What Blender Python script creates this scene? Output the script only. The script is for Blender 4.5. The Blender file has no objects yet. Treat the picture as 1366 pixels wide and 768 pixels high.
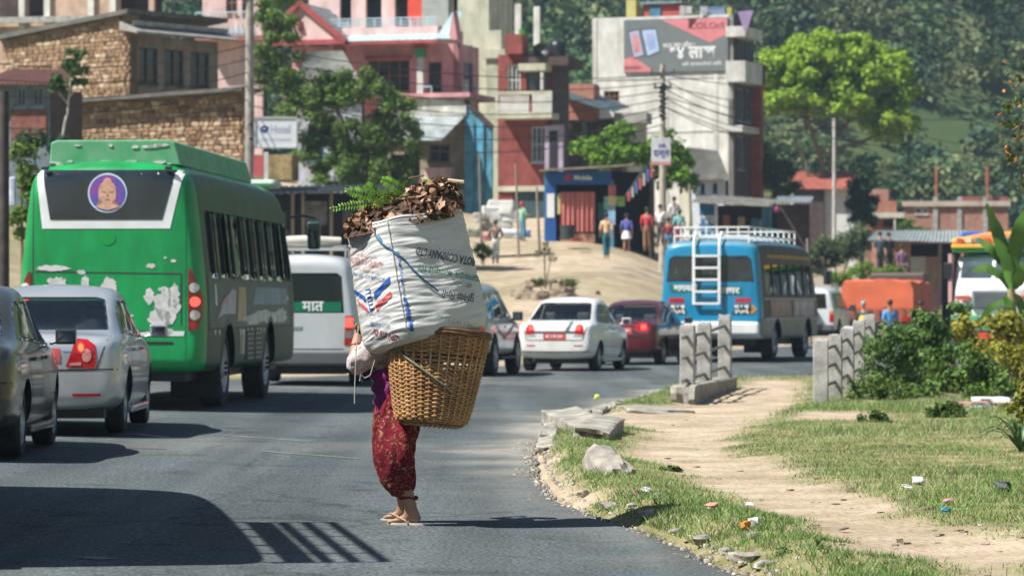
import bpy, bmesh, math, random
import numpy as np
from mathutils import Vector, Matrix, noise
from mathutils.bvhtree import BVHTree
R = math.radians
random.seed(7); rng = np.random.default_rng(7)
scene = bpy.context.scene
C = scene.collection

# ------------------------------------------------------------------ camera, sky, sun, exposure
F, H, HY = 4600.0, 1.42, 405.0           # focal length in photo pixels, eye height, horizon row
cam_data = bpy.data.cameras.new('camera')
cam = bpy.data.objects.new('camera', cam_data); C.objects.link(cam)
cam.location = (0, 0, H); cam.rotation_euler = (R(90) + math.atan(21 / F), 0, 0)
cam_data.sensor_width = 36; cam_data.lens = 36 * F / 1366
cam_data.clip_start = 0.5; cam_data.clip_end = 5000
cam_data.dof.use_dof = True; cam_data.dof.focus_distance = 22.0; cam_data.dof.aperture_fstop = 5.0
scene.camera = cam
SUN_EL, SUN_BACK = 52, 24                 # degrees above the horizon; degrees behind the camera's left
world = bpy.data.worlds.new('World'); scene.world = world; world.use_nodes = True
wn = world.node_tree.nodes; bg = wn['Background']
sky = wn.new('ShaderNodeTexSky'); sky.sky_type = 'NISHITA'; sky.sun_disc = False
sky.sun_elevation = R(SUN_EL); sky.sun_rotation = R(180 + 90 - SUN_BACK); sky.air_density = 1.0; sky.dust_density = .6
world.node_tree.links.new(sky.outputs[0], bg.inputs[0]); bg.inputs[1].default_value = 0.05
sun_data = bpy.data.lights.new('sun', 'SUN'); sun_data.energy = 5.0; sun_data.angle = R(0.53); sun_data.color = (1, .975, .93)
sun = bpy.data.objects.new('sun', sun_data); C.objects.link(sun)
to_sun = Vector((-math.cos(R(SUN_EL)) * math.cos(R(SUN_BACK)), -math.cos(R(SUN_EL)) * math.sin(R(SUN_BACK)), math.sin(R(SUN_EL))))
sun.rotation_euler = to_sun.to_track_quat('Z', 'Y').to_euler(); sun.location = (-20, -20, 60)
vs = scene.view_settings
vs.view_transform = 'Standard'; vs.look = 'None'; vs.exposure = 0.78; vs.gamma = 1.0; vs.use_curve_mapping = False
scene.cycles.max_bounces = 6; scene.cycles.transparent_max_bounces = 12; scene.cycles.volume_bounces = 0
scene.cycles.use_denoising = True

# ------------------------------------------------------------------ helpers
def P(px, py, d): return Vector(((px - 683) / F * d, d, H + (HY - py) / F * d))
def G(px, py, z=0.0):
    d = (H - z) * F / (py - HY); return Vector(((px - 683) / F * d, d, z))
def smooth(a, b, x):
    t = np.clip((x - a) / (b - a), 0, 1); return t * t * (3 - 2 * t)
def tag(o, label=None, cat=None, group=None, kind=None):
    if label: o['label'] = label
    if cat: o['category'] = cat
    if group: o['group'] = group
    if kind: o['kind'] = kind
    return o
def thing(name, label, cat, loc=(0, 0, 0), rz=0.0, group=None):
    o = bpy.data.objects.new(name, None); C.objects.link(o); o.empty_display_size = .1
    o.location = loc; o.rotation_euler = (0, 0, rz)
    return tag(o, label, cat, group)
def link(name, me, mats=None, parent=None):
    o = bpy.data.objects.new(name, me); C.objects.link(o); o.parent = parent
    if mats is not None and len(me.materials) == 0:
        for m in (mats if isinstance(mats, (list, tuple)) else [mats]): me.materials.append(m)
    return o
def setmats(me, mats):
    idx = [p.material_index for p in me.polygons]; me.materials.clear()
    for m in mats: me.materials.append(m)
    me.polygons.foreach_set('material_index', idx)
def copy_tree(o, parent=None):
    c = o.copy(); C.objects.link(c); c.parent = parent
    for ch in list(o.children): copy_tree(ch, c)
    return c
def shade(me, angle=40):
    me.polygons.foreach_set('use_smooth', [True] * len(me.polygons))
    try: me.set_sharp_from_angle(angle=R(angle))
    except Exception: pass

class MB:
    """collects shapes that become ONE mesh object"""
    def __init__(s): s.v = []; s.f = []; s.m = []
    def add(s, vs_, fs, mi=0):
        o = len(s.v); s.v += [tuple(v) for v in vs_]
        for f in fs: s.f.append(tuple(i + o for i in f)); s.m.append(mi)
        return s
    def box(s, c, sz, mi=0, rz=0.0, M=None):
        x, y, z = sz[0] / 2, sz[1] / 2, sz[2] / 2
        M = M or Matrix.Rotation(rz, 3, 'Z'); c = Vector(c)
        vs_ = [c + M @ Vector((a, b, d)) for a in (-x, x) for b in (-y, y) for d in (-z, z)]
        return s.add(vs_, [(0, 1, 3, 2), (4, 6, 7, 5), (0, 4, 5, 1), (2, 3, 7, 6), (0, 2, 6, 4), (1, 5, 7, 3)], mi)
    def span(s, a, b, mi=0):
        a = Vector(a); b = Vector(b); return s.box((a + b) / 2, [abs(q) for q in (b - a)], mi)
    def bar(s, p0, p1, w, h=None, mi=0):
        p0 = Vector(p0); p1 = Vector(p1); d = p1 - p0; L = d.length
        if L < 1e-6: return s
        M = d.to_track_quat('Z', 'Y').to_matrix()
        return s.box((p0 + p1) / 2, (w, h or w, L), mi, M=M)
    def tube(s, pts, r, n=8, mi=0, caps=True):
        pts = [Vector(p) for p in pts]; k = len(pts)
        rs = r if isinstance(r, (list, tuple)) else [r] * k
        vs_ = []; ref = None
        for i, p in enumerate(pts):
            t = (pts[min(i + 1, k - 1)] - pts[max(i - 1, 0)]).normalized()
            if ref is None: ref = t.orthogonal().normalized()
            a = (ref - t * ref.dot(t)); a = a.normalized() if a.length > 1e-6 else t.orthogonal().normalized(); ref = a
            b = t.cross(a)
            vs_ += [p + (a * math.cos(2 * math.pi * j / n) + b * math.sin(2 * math.pi * j / n)) * rs[i] for j in range(n)]
        fs = [(i * n + j, i * n + (j + 1) % n, (i + 1) * n + (j + 1) % n, (i + 1) * n + j) for i in range(k - 1) for j in range(n)]
        if caps: fs += [tuple(range(n - 1, -1, -1)), tuple(range((k - 1) * n, k * n))]
        return s.add(vs_, fs, mi)
    def lathe(s, prof, n=24, mi=0, M=None, close=True):
        """prof: (radius, height) pairs turned about Z (M moves it); a list mi gives one material per ring"""
        M = M or Matrix.Identity(4); o = len(s.v); k = len(prof)
        s.v += [tuple(M @ Vector((r * math.cos(2 * math.pi * j / n), r * math.sin(2 * math.pi * j / n), z))) for r, z in prof for j in range(n)]
        for i in range(k - 1):
            for j in range(n):
                s.f.append((o + i * n + j, o + i * n + (j + 1) % n, o + (i + 1) * n + (j + 1) % n, o + (i + 1) * n + j)); s.m.append(mi[i] if isinstance(mi, list) else mi)
        return s
    def prism(s, poly, a0, a1, axis='y', mi=0):
        """poly in the two other axes (in x,y,z order) pushed from a0 to a1"""
        def mk(p, a): return {'x': (a, p[0], p[1]), 'y': (p[0], a, p[1]), 'z': (p[0], p[1], a)}[axis]
        n = len(poly); vs_ = [mk(p, a0) for p in poly] + [mk(p, a1) for p in poly]
        fs = [tuple(range(n)), tuple(range(2 * n - 1, n - 1, -1))] + [(i, n + i, n + (i + 1) % n, (i + 1) % n) for i in range(n)]
        return s.add(vs_, fs, mi)
    def mesh(s, name):
        me = bpy.data.meshes.new(name); me.from_pydata(s.v, [], s.f)
        me.polygons.foreach_set('material_index', s.m); me.validate(); 
        bm = bmesh.new(); bm.from_mesh(me); bmesh.ops.recalc_face_normals(bm, faces=bm.faces); bm.to_mesh(me); bm.free()
        return me
    def build(s, name, mats, parent=None, sm=False, bevel=0, seg=2, loc=None, angle=40):
        me = s.mesh(name)
        if sm: shade(me, angle)
        o = link(name, me, mats, parent)
        if loc is not None: o.location = loc
        if bevel:
            b = o.modifiers.new('bevel', 'BEVEL'); b.width = bevel; b.segments = seg; b.limit_method = 'ANGLE'; b.angle_limit = R(40)
        return o
def box(name, a, b, mat, parent=None, bevel=0):
    return MB().span(a, b).build(name, mat, parent, bevel=bevel)
def np_mesh(name, V, Fc, k):
    """fast mesh from numpy: V (n,3), Fc (m,k)"""
    me = bpy.data.meshes.new(name); V = np.asarray(V, np.float32); Fc = np.asarray(Fc, np.int32)
    me.vertices.add(len(V)); me.vertices.foreach_set('co', V.ravel())
    me.loops.add(Fc.size); me.loops.foreach_set('vertex_index', Fc.ravel())
    me.polygons.add(len(Fc)); me.polygons.foreach_set('loop_start', np.arange(len(Fc), dtype=np.int32) * k)
    me.update(calc_edges=True); return me

tmp = bpy.data.scenes.new('tmp')          # scratch scene for evaluating modifiers, removed at the end
def evaluate(me, setup):
    o = bpy.data.objects.new('t', me); tmp.collection.objects.link(o); extra = setup(o) or []
    vl = tmp.view_layers[0]; vl.update(); dg = vl.depsgraph; dg.update()
    out = bpy.data.meshes.new_from_object(o.evaluated_get(dg))
    for x in [o] + extra: bpy.data.objects.remove(x)
    return out
def skin(verts, edges, radii, sub=2, root=0):
    me = bpy.data.meshes.new('skin'); me.from_pydata([tuple(v) for v in verts], edges, [])
    def setup(o):
        o.modifiers.new('s', 'SKIN').use_smooth_shade = True
        sk = me.skin_vertices[0] if me.skin_vertices else None
        if sk is None: return
        for i, r in enumerate(radii):
            sk.data[i].radius = (r, r) if not isinstance(r, (tuple, list)) else r
            sk.data[i].use_root = (i == root)
        o.modifiers.new('u', 'SUBSURF').levels = sub
    bm = bmesh.new(); bm.from_mesh(me); bm.verts.layers.skin.verify(); bm.to_mesh(me); bm.free()
    out = evaluate(me, setup); shade(out, 180); return out

# ------------------------------------------------------------------ materials (all procedural)
MATS = {}
def mat(name, col, rough=.6, metal=0.0, var=.12, vs=3.0, bump=0.0, bs=30.0, spec=.5, coat=0.0, col2=None, island=0.0, trans=0.0, detail=5, stretch=None, dist=0.0, stain=0.0, ss=.9):
    if name in MATS: return MATS[name]
    m = bpy.data.materials.new(name); m.use_nodes = True; nt = m.node_tree; N = nt.nodes; L = nt.links
    b = N['Principled BSDF']; b.inputs['Roughness'].default_value = rough; b.inputs['Metallic'].default_value = metal
    b.inputs['Specular IOR Level'].default_value = spec; b.inputs['Coat Weight'].default_value = coat; b.inputs['Coat Roughness'].default_value = .06
    tc = N.new('ShaderNodeTexCoord'); vec = tc.outputs['Object']
    if stretch:
        mp = N.new('ShaderNodeMapping'); mp.inputs['Scale'].default_value = stretch; L.new(vec, mp.inputs[0]); vec = mp.outputs[0]
    nz = N.new('ShaderNodeTexNoise'); nz.inputs['Scale'].default_value = vs; nz.inputs['Detail'].default_value = detail; nz.inputs['Distortion'].default_value = dist; L.new(vec, nz.inputs['Vector'])
    ramp = N.new('ShaderNodeValToRGB'); L.new(nz.outputs['Fac'], ramp.inputs[0])
    c = Vector(col[:3]); a = Vector(col2[:3]) if col2 else c * (1 - var); z = c if col2 else c * (1 + var)
    ramp.color_ramp.elements[0].color = (*a, 1); ramp.color_ramp.elements[1].color = (*z, 1)
    ramp.color_ramp.elements[0].position = .32; ramp.color_ramp.elements[1].position = .68
    out = ramp.outputs[0]
    if stain:          # weather streaks and blotches
        mp2 = N.new('ShaderNodeMapping'); mp2.inputs['Scale'].default_value = (ss, ss, ss * .3); L.new(tc.outputs['Object'], mp2.inputs[0])
        n3 = N.new('ShaderNodeTexNoise'); n3.inputs['Scale'].default_value = 1.6; n3.inputs['Detail'].default_value = 8; n3.inputs['Roughness'].default_value = .65; L.new(mp2.outputs[0], n3.inputs['Vector'])
        r3 = N.new('ShaderNodeValToRGB'); L.new(n3.outputs['Fac'], r3.inputs[0]); e3 = r3.color_ramp.elements; e3[0].position = .36; e3[1].position = .60; k_ = 1 - stain; e3[0].color = (k_, k_ * .97, k_ * .92, 1); e3[1].color = (1, 1, 1, 1)
        mm = N.new('ShaderNodeMix'); mm.data_type = 'RGBA'; mm.blend_type = 'MULTIPLY'; mm.inputs['Factor'].default_value = 1; L.new(out, mm.inputs['A']); L.new(r3.outputs[0], mm.inputs['B']); out = mm.outputs['Result']
    if island:
        gi = N.new('ShaderNodeNewGeometry'); hs = N.new('ShaderNodeHueSaturation'); mr = N.new('ShaderNodeMapRange')
        mr.inputs['To Min'].default_value = 1 - island; mr.inputs['To Max'].default_value = 1 + island
        L.new(gi.outputs['Random Per Island'], mr.inputs[0]); L.new(mr.outputs[0], hs.inputs['Value']); L.new(out, hs.inputs['Color']); out = hs.outputs[0]
    L.new(out, b.inputs['Base Color'])
    if bump:
        n2 = N.new('ShaderNodeTexNoise'); n2.inputs['Scale'].default_value = bs; n2.inputs['Detail'].default_value = 6; L.new(vec, n2.inputs['Vector'])
        bp = N.new('ShaderNodeBump'); bp.inputs['Strength'].default_value = bump; bp.inputs['Distance'].default_value = .02; L.new(n2.outputs['Fac'], bp.inputs['Height']); L.new(bp.outputs[0], b.inputs['Normal'])
    if trans:
        tr = N.new('ShaderNodeBsdfTranslucent'); mx = N.new('ShaderNodeMixShader'); mx.inputs[0].default_value = trans
        L.new(out, tr.inputs[0]); L.new(b.outputs[0], mx.inputs[1]); L.new(tr.outputs[0], mx.inputs[2]); L.new(mx.outputs[0], N['Material Output'].inputs[0])
    MATS[name] = m; return m
def glass(name, tint, mixf=.72, rough=.03):
    """tinted vehicle / window glass: part see-through, part mirror of its surroundings"""
    if name in MATS: return MATS[name]
    m = bpy.data.materials.new(name); m.use_nodes = True; nt = m.node_tree; N = nt.nodes; L = nt.links
    for n in list(N):
        if n.type == 'BSDF_PRINCIPLED': N.remove(n)
    t = N.new('ShaderNodeBsdfTransparent'); t.inputs[0].default_value = (*tint, 1)
    g = N.new('ShaderNodeBsdfGlossy'); g.inputs['Roughness'].default_value = rough; g.inputs[0].default_value = (.9, .95, 1, 1)
    d = N.new('ShaderNodeBsdfDiffuse'); d.inputs[0].default_value = (.05, .06, .06, 1)
    fr = N.new('ShaderNodeFresnel'); fr.inputs[0].default_value = 1.6
    m0 = N.new('ShaderNodeMixShader'); m0.inputs[0].default_value = mixf; L.new(d.outputs[0], m0.inputs[1]); L.new(t.outputs[0], m0.inputs[2])
    m1 = N.new('ShaderNodeMixShader'); L.new(fr.outputs[0], m1.inputs[0]); L.new(m0.outputs[0], m1.inputs[1]); L.new(g.outputs[0], m1.inputs[2])
    L.new(m1.outputs[0], N['Material Output'].inputs[0]); MATS[name] = m; return m
def lampmat(name, col, e=1.0):
    m = mat(name, col, .15, var=.2, vs=9, coat=.6)
    b = m.node_tree.nodes['Principled BSDF']; b.inputs['Emission Color'].default_value = (*col, 1); b.inputs['Emission Strength'].default_value = e
    return m
def paint(name, col, metal=.0, rough=.28, var=.05, coat=.6, stain=.14): return mat(name, col, rough, metal, var, 2.2, coat=coat, bump=.015, bs=3, stain=stain)
BLACK = mat('black_plastic', (.012, .013, .014), .5, var=.3)
RUBBER = mat('rubber', (.02, .02, .021), .85, var=.35, vs=12, bump=.15)
CHROME = mat('chrome', (.62, .63, .65), .18, 1.0, .05)
ALLOY = mat('alloy', (.42, .43, .45), .35, .8, .12)
GLASS = glass('car_glass', (.80, .87, .85), .95)
DGLASS = glass('dark_glass', (.10, .12, .12), .5)
MIRROR = mat('mirror_glass', (.30, .33, .36), .06, 1.0, .02)
TAIL = mat('tail_lamp_red', (.42, .01, .015), .12, var=.25, vs=14, coat=.8)
TAILON = lampmat('tail_lamp_lit', (1, .06, .04), 1.6)
CLEAR = mat('lamp_clear', (.72, .70, .68), .1, .3, .2, 20, coat=.8)
AMBER = mat('lamp_amber', (.75, .25, .02), .2, var=.1)
CONCRETE = mat('concrete', (.36, .35, .32), .9, var=.28, vs=5, bump=.5, bs=25)
WOODGREY = mat('weathered_wood', (.26, .21, .16), .85, var=.3, vs=6, bump=.3, stretch=(1, 1, .2))
RUST = mat('rusty_sheet', (.22, .13, .09), .8, var=.3, vs=5)
TIN = mat('corrugated_tin', (.42, .47, .48), .45, .5, .25, 2.5)
WHITEP = mat('white_paint', (.78, .78, .76), .45, var=.08)
DARKM = mat('dark_interior', (.03, .03, .032), .7, var=.3)
SKIN = mat('skin', (.36, .19, .12), .55, var=.12, vs=14)
HAIR = mat('hair', (.015, .012, .01), .5, var=.4, vs=40)

# ------------------------------------------------------------------ text and decals laid on a surface
def text_mesh(s, size=1.0, bold=0.0, align='CENTER'):
    cu = bpy.data.curves.new('txt', 'FONT'); cu.body = s; cu.size = size; cu.align_x = align; cu.align_y = 'CENTER'; cu.resolution_u = 3; cu.offset = bold
    o = bpy.data.objects.new('txt', cu); tmp.collection.objects.link(o); vl = tmp.view_layers[0]; vl.update(); dg = vl.depsgraph; dg.update()
    me = bpy.data.meshes.new_from_object(o.evaluated_get(dg)); bpy.data.objects.remove(o)
    V = [tuple(v.co)[:2] for v in me.vertices]; Fc = [tuple(p.vertices) for p in me.polygons]; bpy.data.meshes.remove(me)
    return V, Fc
def subdivide2(V, Fc, maxlen):
    bm = bmesh.new(); vs_ = [bm.verts.new((x, y, 0)) for x, y in V]
    for f in Fc:
        try: bm.faces.new([vs_[i] for i in f])
        except ValueError: pass
    bmesh.ops.triangulate(bm, faces=bm.faces)
    for _ in range(7):
        es = [e for e in bm.edges if e.calc_length() > maxlen]
        if not es: break
        bmesh.ops.subdivide_edges(bm, edges=es, cuts=1)
        bmesh.ops.triangulate(bm, faces=[f for f in bm.faces if len(f.verts) > 3])
    bm.verts.index_update()
    out = [(v.co.x, v.co.y) for v in bm.verts], [tuple(v.index for v in f.verts) for f in bm.faces]; bm.free(); return out
def decal(name, V, Fc, fn, mat_, parent, maxlen=.12):
    """fn maps a 2-D point to the surface; the decal is real geometry a few mm proud"""
    V, Fc = subdivide2(V, Fc, maxlen)
    W = [fn(x, y) for x, y in V]
    Fc = [f for f in Fc if all(W[i] is not None for i in f)]
    W = [w if w is not None else Vector((0, 0, 0)) for w in W]
    me = bpy.data.meshes.new(name); me.from_pydata([tuple(w) for w in W], [], Fc); me.validate()
    bm = bmesh.new(); bm.from_mesh(me); bmesh.ops.delete(bm, geom=[v for v in bm.verts if not v.link_faces], context='VERTS'); bm.to_mesh(me); bm.free()
    shade(me, 50); return link(name, me, mat_, parent)
def poly2(pts): return [tuple(p) for p in pts], [tuple(range(len(pts)))]
def ellipse(cx, cy, rx, ry, n=24, a0=0, rough=0.0, seed=0):
    r_ = random.Random(seed)
    return [(cx + rx * math.cos(a0 + 2 * math.pi * i / n) * (1 + rough * r_.uniform(-1, 1)), cy + ry * math.sin(a0 + 2 * math.pi * i / n) * (1 + rough * r_.uniform(-1, 1))) for i in range(n)]
def caster(me, org, right, up, dirv, off=.006):
    """projects 2-D points (right, up) along dirv on to mesh me"""
    bvh = BVHTree.FromPolygons([v.co for v in me.vertices], [tuple(p.vertices) for p in me.polygons])
    org, right, up, dirv = Vector(org), Vector(right), Vector(up), Vector(dirv).normalized()
    def fn(x, y):
        h = bvh.ray_cast(org + right * x + up * y - dirv * 4, dirv)
        if h[0] is None: return None
        n = h[1] if h[1].dot(dirv) < 0 else -h[1]
        return h[0] + n * off
    return fn
def ribbon(pts, w):
    """2-D polyline as thin quads"""
    V, Fc = [], []
    for (x0, y0), (x1, y1) in zip(pts, pts[1:]):
        d = math.hypot(x1 - x0, y1 - y0) or 1; nx, ny = -(y1 - y0) / d * w / 2, (x1 - x0) / d * w / 2; o = len(V)
        V += [(x0 + nx, y0 + ny), (x1 + nx, y1 + ny), (x1 - nx, y1 - ny), (x0 - nx, y0 - ny)]; Fc.append((o, o + 1, o + 2, o + 3))
    return V, Fc
# ================================================================== ground, road, verge
XR = np.array([(-300, 6), (-20, 2.6), (10, 1.75), (18, 1.28), (21.8, .84), (23.1, .59), (25.4, .34), (28.4, .24), (32.7, .22), (35.3, .25), (37.8, .43), (41.6, .79), (48.4, 1.55), (53.5, 2.29), (56.8, 2.74), (61, 3.5), (63, 4.6), (65, 7.5), (68, 10), (80, 13.5), (95, 16.5), (110, 19.5), (130, 24), (160, 32), (260, 60)])
XL = np.array([(-300, -8), (-20, -7.4), (50, -7.6), (60, -5.8), (72, -2), (83, 1), (95, 4), (107, 7), (120, 10.5), (140, 16), (160, 22), (260, 50)])
YS = np.array([(-500, 55), (-40, 52), (-15, 60), (-6, 85), (-2, 98), (4, 95), (7, 110), (10.5, 123), (16, 143), (30, 193), (200, 230), (900, 230)])
_t = np.linspace(-60, 60, 481); _k = np.exp(-np.linspace(-2.5, 2.5, 41) ** 2); _z = np.convolve(np.interp(_t, YS[:, 0], YS[:, 1]), _k / _k.sum(), 'same'); YS = np.array([(-500, 55)] + [(a, c) for a, c in zip(_t, _z) if abs(a) < 54] + [(200, 230), (900, 230)])
def xr(y): return np.interp(y, XR[:, 0], XR[:, 1])
def xl(y): return np.interp(y, XL[:, 0], XL[:, 1])
def snoise(x, y, s, seed=0):
    """cheap smooth value noise on arrays"""
    X = np.asarray(x, float) * s + seed * 17.3; Y = np.asarray(y, float) * s + seed * 9.1
    xi = np.floor(X); yi = np.floor(Y); fx = X - xi; fy = Y - yi; fx = fx * fx * (3 - 2 * fx); fy = fy * fy * (3 - 2 * fy)
    def h(a, b): q = np.sin(a * 127.1 + b * 311.7 + seed * 74.7) * 43758.5453; return q - np.floor(q)
    return (h(xi, yi) * (1 - fx) + h(xi + 1, yi) * fx) * (1 - fy) + (h(xi, yi + 1) * (1 - fx) + h(xi + 1, yi + 1) * fx) * fy
def fbm(x, y, s, seed=0): return snoise(x, y, s, seed) * .55 + snoise(x, y, s * 2.3, seed + 1) * .3 + snoise(x, y, s * 5.1, seed + 2) * .15
def zroad(x, y): return .022 * np.clip(-np.asarray(x) - .5, 0, 7) * (1 - smooth(50, 75, np.asarray(y))) + 0 * np.asarray(y)
# earth path beside the road (world outline), kept as a mask of bare soil
PATH = [G(*p) for p in [(752, 572), (770, 557), (905, 545), (1000, 511), (1085, 512), (1072, 548), (985, 585), (975, 610), (1040, 640), (1130, 668), (1210, 700), (1300, 728), (1400, 742), (1400, 800), (1290, 800), (1205, 768), (1135, 742), (1055, 716), (958, 676), (880, 636), (835, 620), (845, 598), (870, 585), (840, 578), (800, 584)]]
def poly_sd(x, y, poly):
    x = np.asarray(x, float); y = np.asarray(y, float); d = np.full(x.shape, 1e9); ins = np.zeros(x.shape, bool)
    for a, b in zip(poly, poly[1:] + poly[:1]):
        ex, ey = b.x - a.x, b.y - a.y; t = np.clip(((x - a.x) * ex + (y - a.y) * ey) / (ex * ex + ey * ey + 1e-9), 0, 1)
        d = np.minimum(d, np.hypot(x - a.x - t * ex, y - a.y - t * ey))
        c = ((a.y > y) != (b.y > y)) & (x < ex * (y - a.y) / (ey + 1e-12) + a.x); ins ^= c
    return np.where(ins, -d, d)
STRIP2 = [G(*p) for p in [(1060, 560), (1180, 557), (1185, 572), (1060, 574)]]
def dirt_mask(x, y):
    sd = np.minimum(poly_sd(x, y, PATH), poly_sd(x, y, STRIP2) + .1); n = fbm(x, y, 1.4, 3) - .5
    m = smooth(.28, -.30, sd + n * .75)
    m = np.maximum(m, smooth(.24, .02, np.asarray(x) - xr(y) + n * .3) * (np.asarray(y) > 24))
    return m
def zground(x, y):
    x = np.asarray(x, float); y = np.asarray(y, float)
    t = np.clip(y - np.interp(x, YS[:, 0], YS[:, 1]), 0, None)
    rise = .095 * np.minimum(t, 68) + .03 * np.clip(t - 68, 0, 60)
    hill = .235 * np.clip(y - 215 - .12 * x, 0, 1200) * smooth(0, 60, y - 215 - .12 * x) * (1 - .35 * smooth(700, 1500, y))
    side = .12 * np.clip(np.abs(x - 20) - 75, 0, 400)                         # valley sides outside the frame
    z = rise + hill + side + zroad(x, y) * (t < 1)
    far = smooth(70, 100, y); z += far * (fbm(x, y, .12, 5) - .5) * .5 + smooth(200, 260, y) * (fbm(x, y, .02, 7) - .5) * 14
    # right verge: a low bank with bumps; the road bed lies a little lower
    e = x - xr(y); verge = smooth(-.02, .35, e) * (y < 64)
    dm = smooth(.35, -.3, poly_sd(x, y, PATH))
    z += verge * (.085 + .07 * (fbm(x, y, .9, 9) - .4) + .025 * (fbm(x, y, 4.5, 4) - .5) - .05 * dm)
    z += verge * smooth(1.2, .0, e) * .05 * fbm(x, y, 2.2, 8)
    inroad = (e < .05) & (x > xl(y) - .3) & (y < 200); z -= np.where(inroad, .05, 0.0)
    return z
def gz(x, y): return float(zground(np.array([x]), np.array([y]))[0])
def lines(*segs):
    out = []
    for a, b, st in segs: out += list(np.arange(a, b, st))
    return np.array(out + [segs[-1][1]])
gx = lines((-1500, -200, 130), (-200, -60, 10), (-60, -14, 2), (-14, -2, .5), (-2, 9, .16), (9, 22, .5), (22, 60, 2), (60, 200, 10), (200, 1500, 130))
gy = lines((-400, -20, 40), (-20, 12, 2), (12, 17, .5), (17, 52, .17), (52, 66, .3), (66, 200, 1.2), (200, 420, 6), (420, 1500, 60))
GX, GY = np.meshgrid(gx, gy); GZ = zground(GX, GY); nx, ny = len(gx), len(gy)
V = np.stack([GX.ravel(), GY.ravel(), GZ.ravel()], 1); ii = np.arange(nx * ny).reshape(ny, nx)
Fq = np.stack([ii[:-1, :-1].ravel(), ii[:-1, 1:].ravel(), ii[1:, 1:].ravel(), ii[1:, :-1].ravel()], 1)
me = np_mesh('ground', V, Fq, 4); shade(me, 180)
dm = dirt_mask(GX, GY) * (GY < 66) * (GX > xr(GY) - .1)
yard = smooth(0, 5, GY - np.interp(GX, XL[::1, 1], XL[::1, 0]) + 2) * smooth(205, 175, GY) * smooth(-18, -9, GX) * smooth(24, 14, GX - .10 * (GY - 130)) * (GY > 66)
dm = np.maximum(dm, yard * (1 - .35 * smooth(.52, .62, fbm(GX, GY, .16, 12))))
at = me.attributes.new('dirt', 'FLOAT', 'POINT'); at.data.foreach_set('value', dm.ravel().astype(np.float32))
at = me.attributes.new('far', 'FLOAT', 'POINT'); at.data.foreach_set('value', smooth(180, 260, GY).ravel().astype(np.float32))
def ground_mat():
    m = bpy.data.materials.new('ground_soil_and_grass'); m.use_nodes = True; nt = m.node_tree; N = nt.nodes; L = nt.links; b = N['Principled BSDF']; b.inputs['Roughness'].default_value = .95; b.inputs['Specular IOR Level'].default_value = .05
    tc = N.new('ShaderNodeTexCoord')
    def nz(s, d=6): n = N.new('ShaderNodeTexNoise'); n.inputs['Scale'].default_value = s; n.inputs['Detail'].default_value = d; L.new(tc.outputs['Object'], n.inputs['Vector']); return n.outputs['Fac']
    def ramp(f, *st):
        r = N.new('ShaderNodeValToRGB'); L.new(f, r.inputs[0]); e = r.color_ramp.elements
        for i, (p, c) in enumerate(st):
            if i > 1: e.new(p)
            e[i].position = p; e[i].color = (*c, 1)
        return r.outputs[0]
    def mixc(f, a, c):
        x = N.new('ShaderNodeMix'); x.data_type = 'RGBA'; L.new(f, x.inputs['Factor']); L.new(a, x.inputs['A']); L.new(c, x.inputs['B']); return x.outputs['Result']
    dirt = ramp(nz(2.3, 10), (.25, (.33, .255, .18)), (.50, (.43, .345, .25)), (.75, (.51, .425, .32)))
    for tex in (ramp(nz(.75, 8), (.36, (.84, .83, .80)), (.60, (1.10, 1.10, 1.10))), ramp(nz(26, 4), (.36, (.72, .70, .66)), (.50, (1.04, 1.04, 1.04)))):
        q = N.new('ShaderNodeMix'); q.data_type = 'RGBA'; q.blend_type = 'MULTIPLY'; q.inputs['Factor'].default_value = 1; L.new(dirt, q.inputs['A']); L.new(tex, q.inputs['B']); dirt = q.outputs['Result']
    soil = ramp(nz(3.1, 8), (.3, (.13, .12, .055)), (.5, (.22, .205, .095)), (.7, (.32, .27, .15)))
    hillc = ramp(nz(.06, 9), (.30, (.035, .065, .028)), (.5, (.075, .10, .04)), (.7, (.15, .14, .075)))
    ad = N.new('ShaderNodeAttribute'); ad.attribute_name = 'dirt'; af = N.new('ShaderNodeAttribute'); af.attribute_name = 'far'
    c = mixc(ad.outputs['Fac'], soil, dirt); c = mixc(af.outputs['Fac'], c, hillc); L.new(c, b.inputs['Base Color'])
    bp = N.new('ShaderNodeBump'); bp.inputs['Strength'].default_value = .7; bp.inputs['Distance'].default_value = .03; L.new(nz(14, 10), bp.inputs['Height']); L.new(bp.outputs[0], b.inputs['Normal'])
    return m
tag(link('ground', me, ground_mat()), kind='structure')

# road sheet
ry = lines((-60, 14, 4), (14, 66, .35), (66, 250, 1.5)); rt = np.concatenate([np.linspace(0, .9, 26), np.linspace(.91, 1, 12)])
RY, RT = np.meshgrid(ry, rt, indexing='ij'); wob = (fbm(ry * 1.0, ry * .3, 1.7, 2) - .5) * .14 + (fbm(ry, ry * .2, 6, 6) - .5) * .06
A = xl(ry) ; B = xr(ry) + wob * (ry < 62)
RX = A[:, None] + (B - A)[:, None] * RT; RZ = zroad(RX, RY) + .004 - .03 * smooth(.985, 1, RT) + zground(RX * 0 - 3, RY) * 0
lift = np.maximum(zground(RX, RY) + .055 - RZ, 0) * (RY > 66); RZ = RZ + lift
V = np.stack([RX.ravel(), RY.ravel(), RZ.ravel()], 1); a, b_ = RX.shape; ii = np.arange(a * b_).reshape(a, b_)
Fq = np.stack([ii[:-1, :-1].ravel(), ii[:-1, 1:].ravel(), ii[1:, 1:].ravel(), ii[1:, :-1].ravel()], 1)
rme = np_mesh('road', V, Fq, 4); shade(rme, 180)
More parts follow.
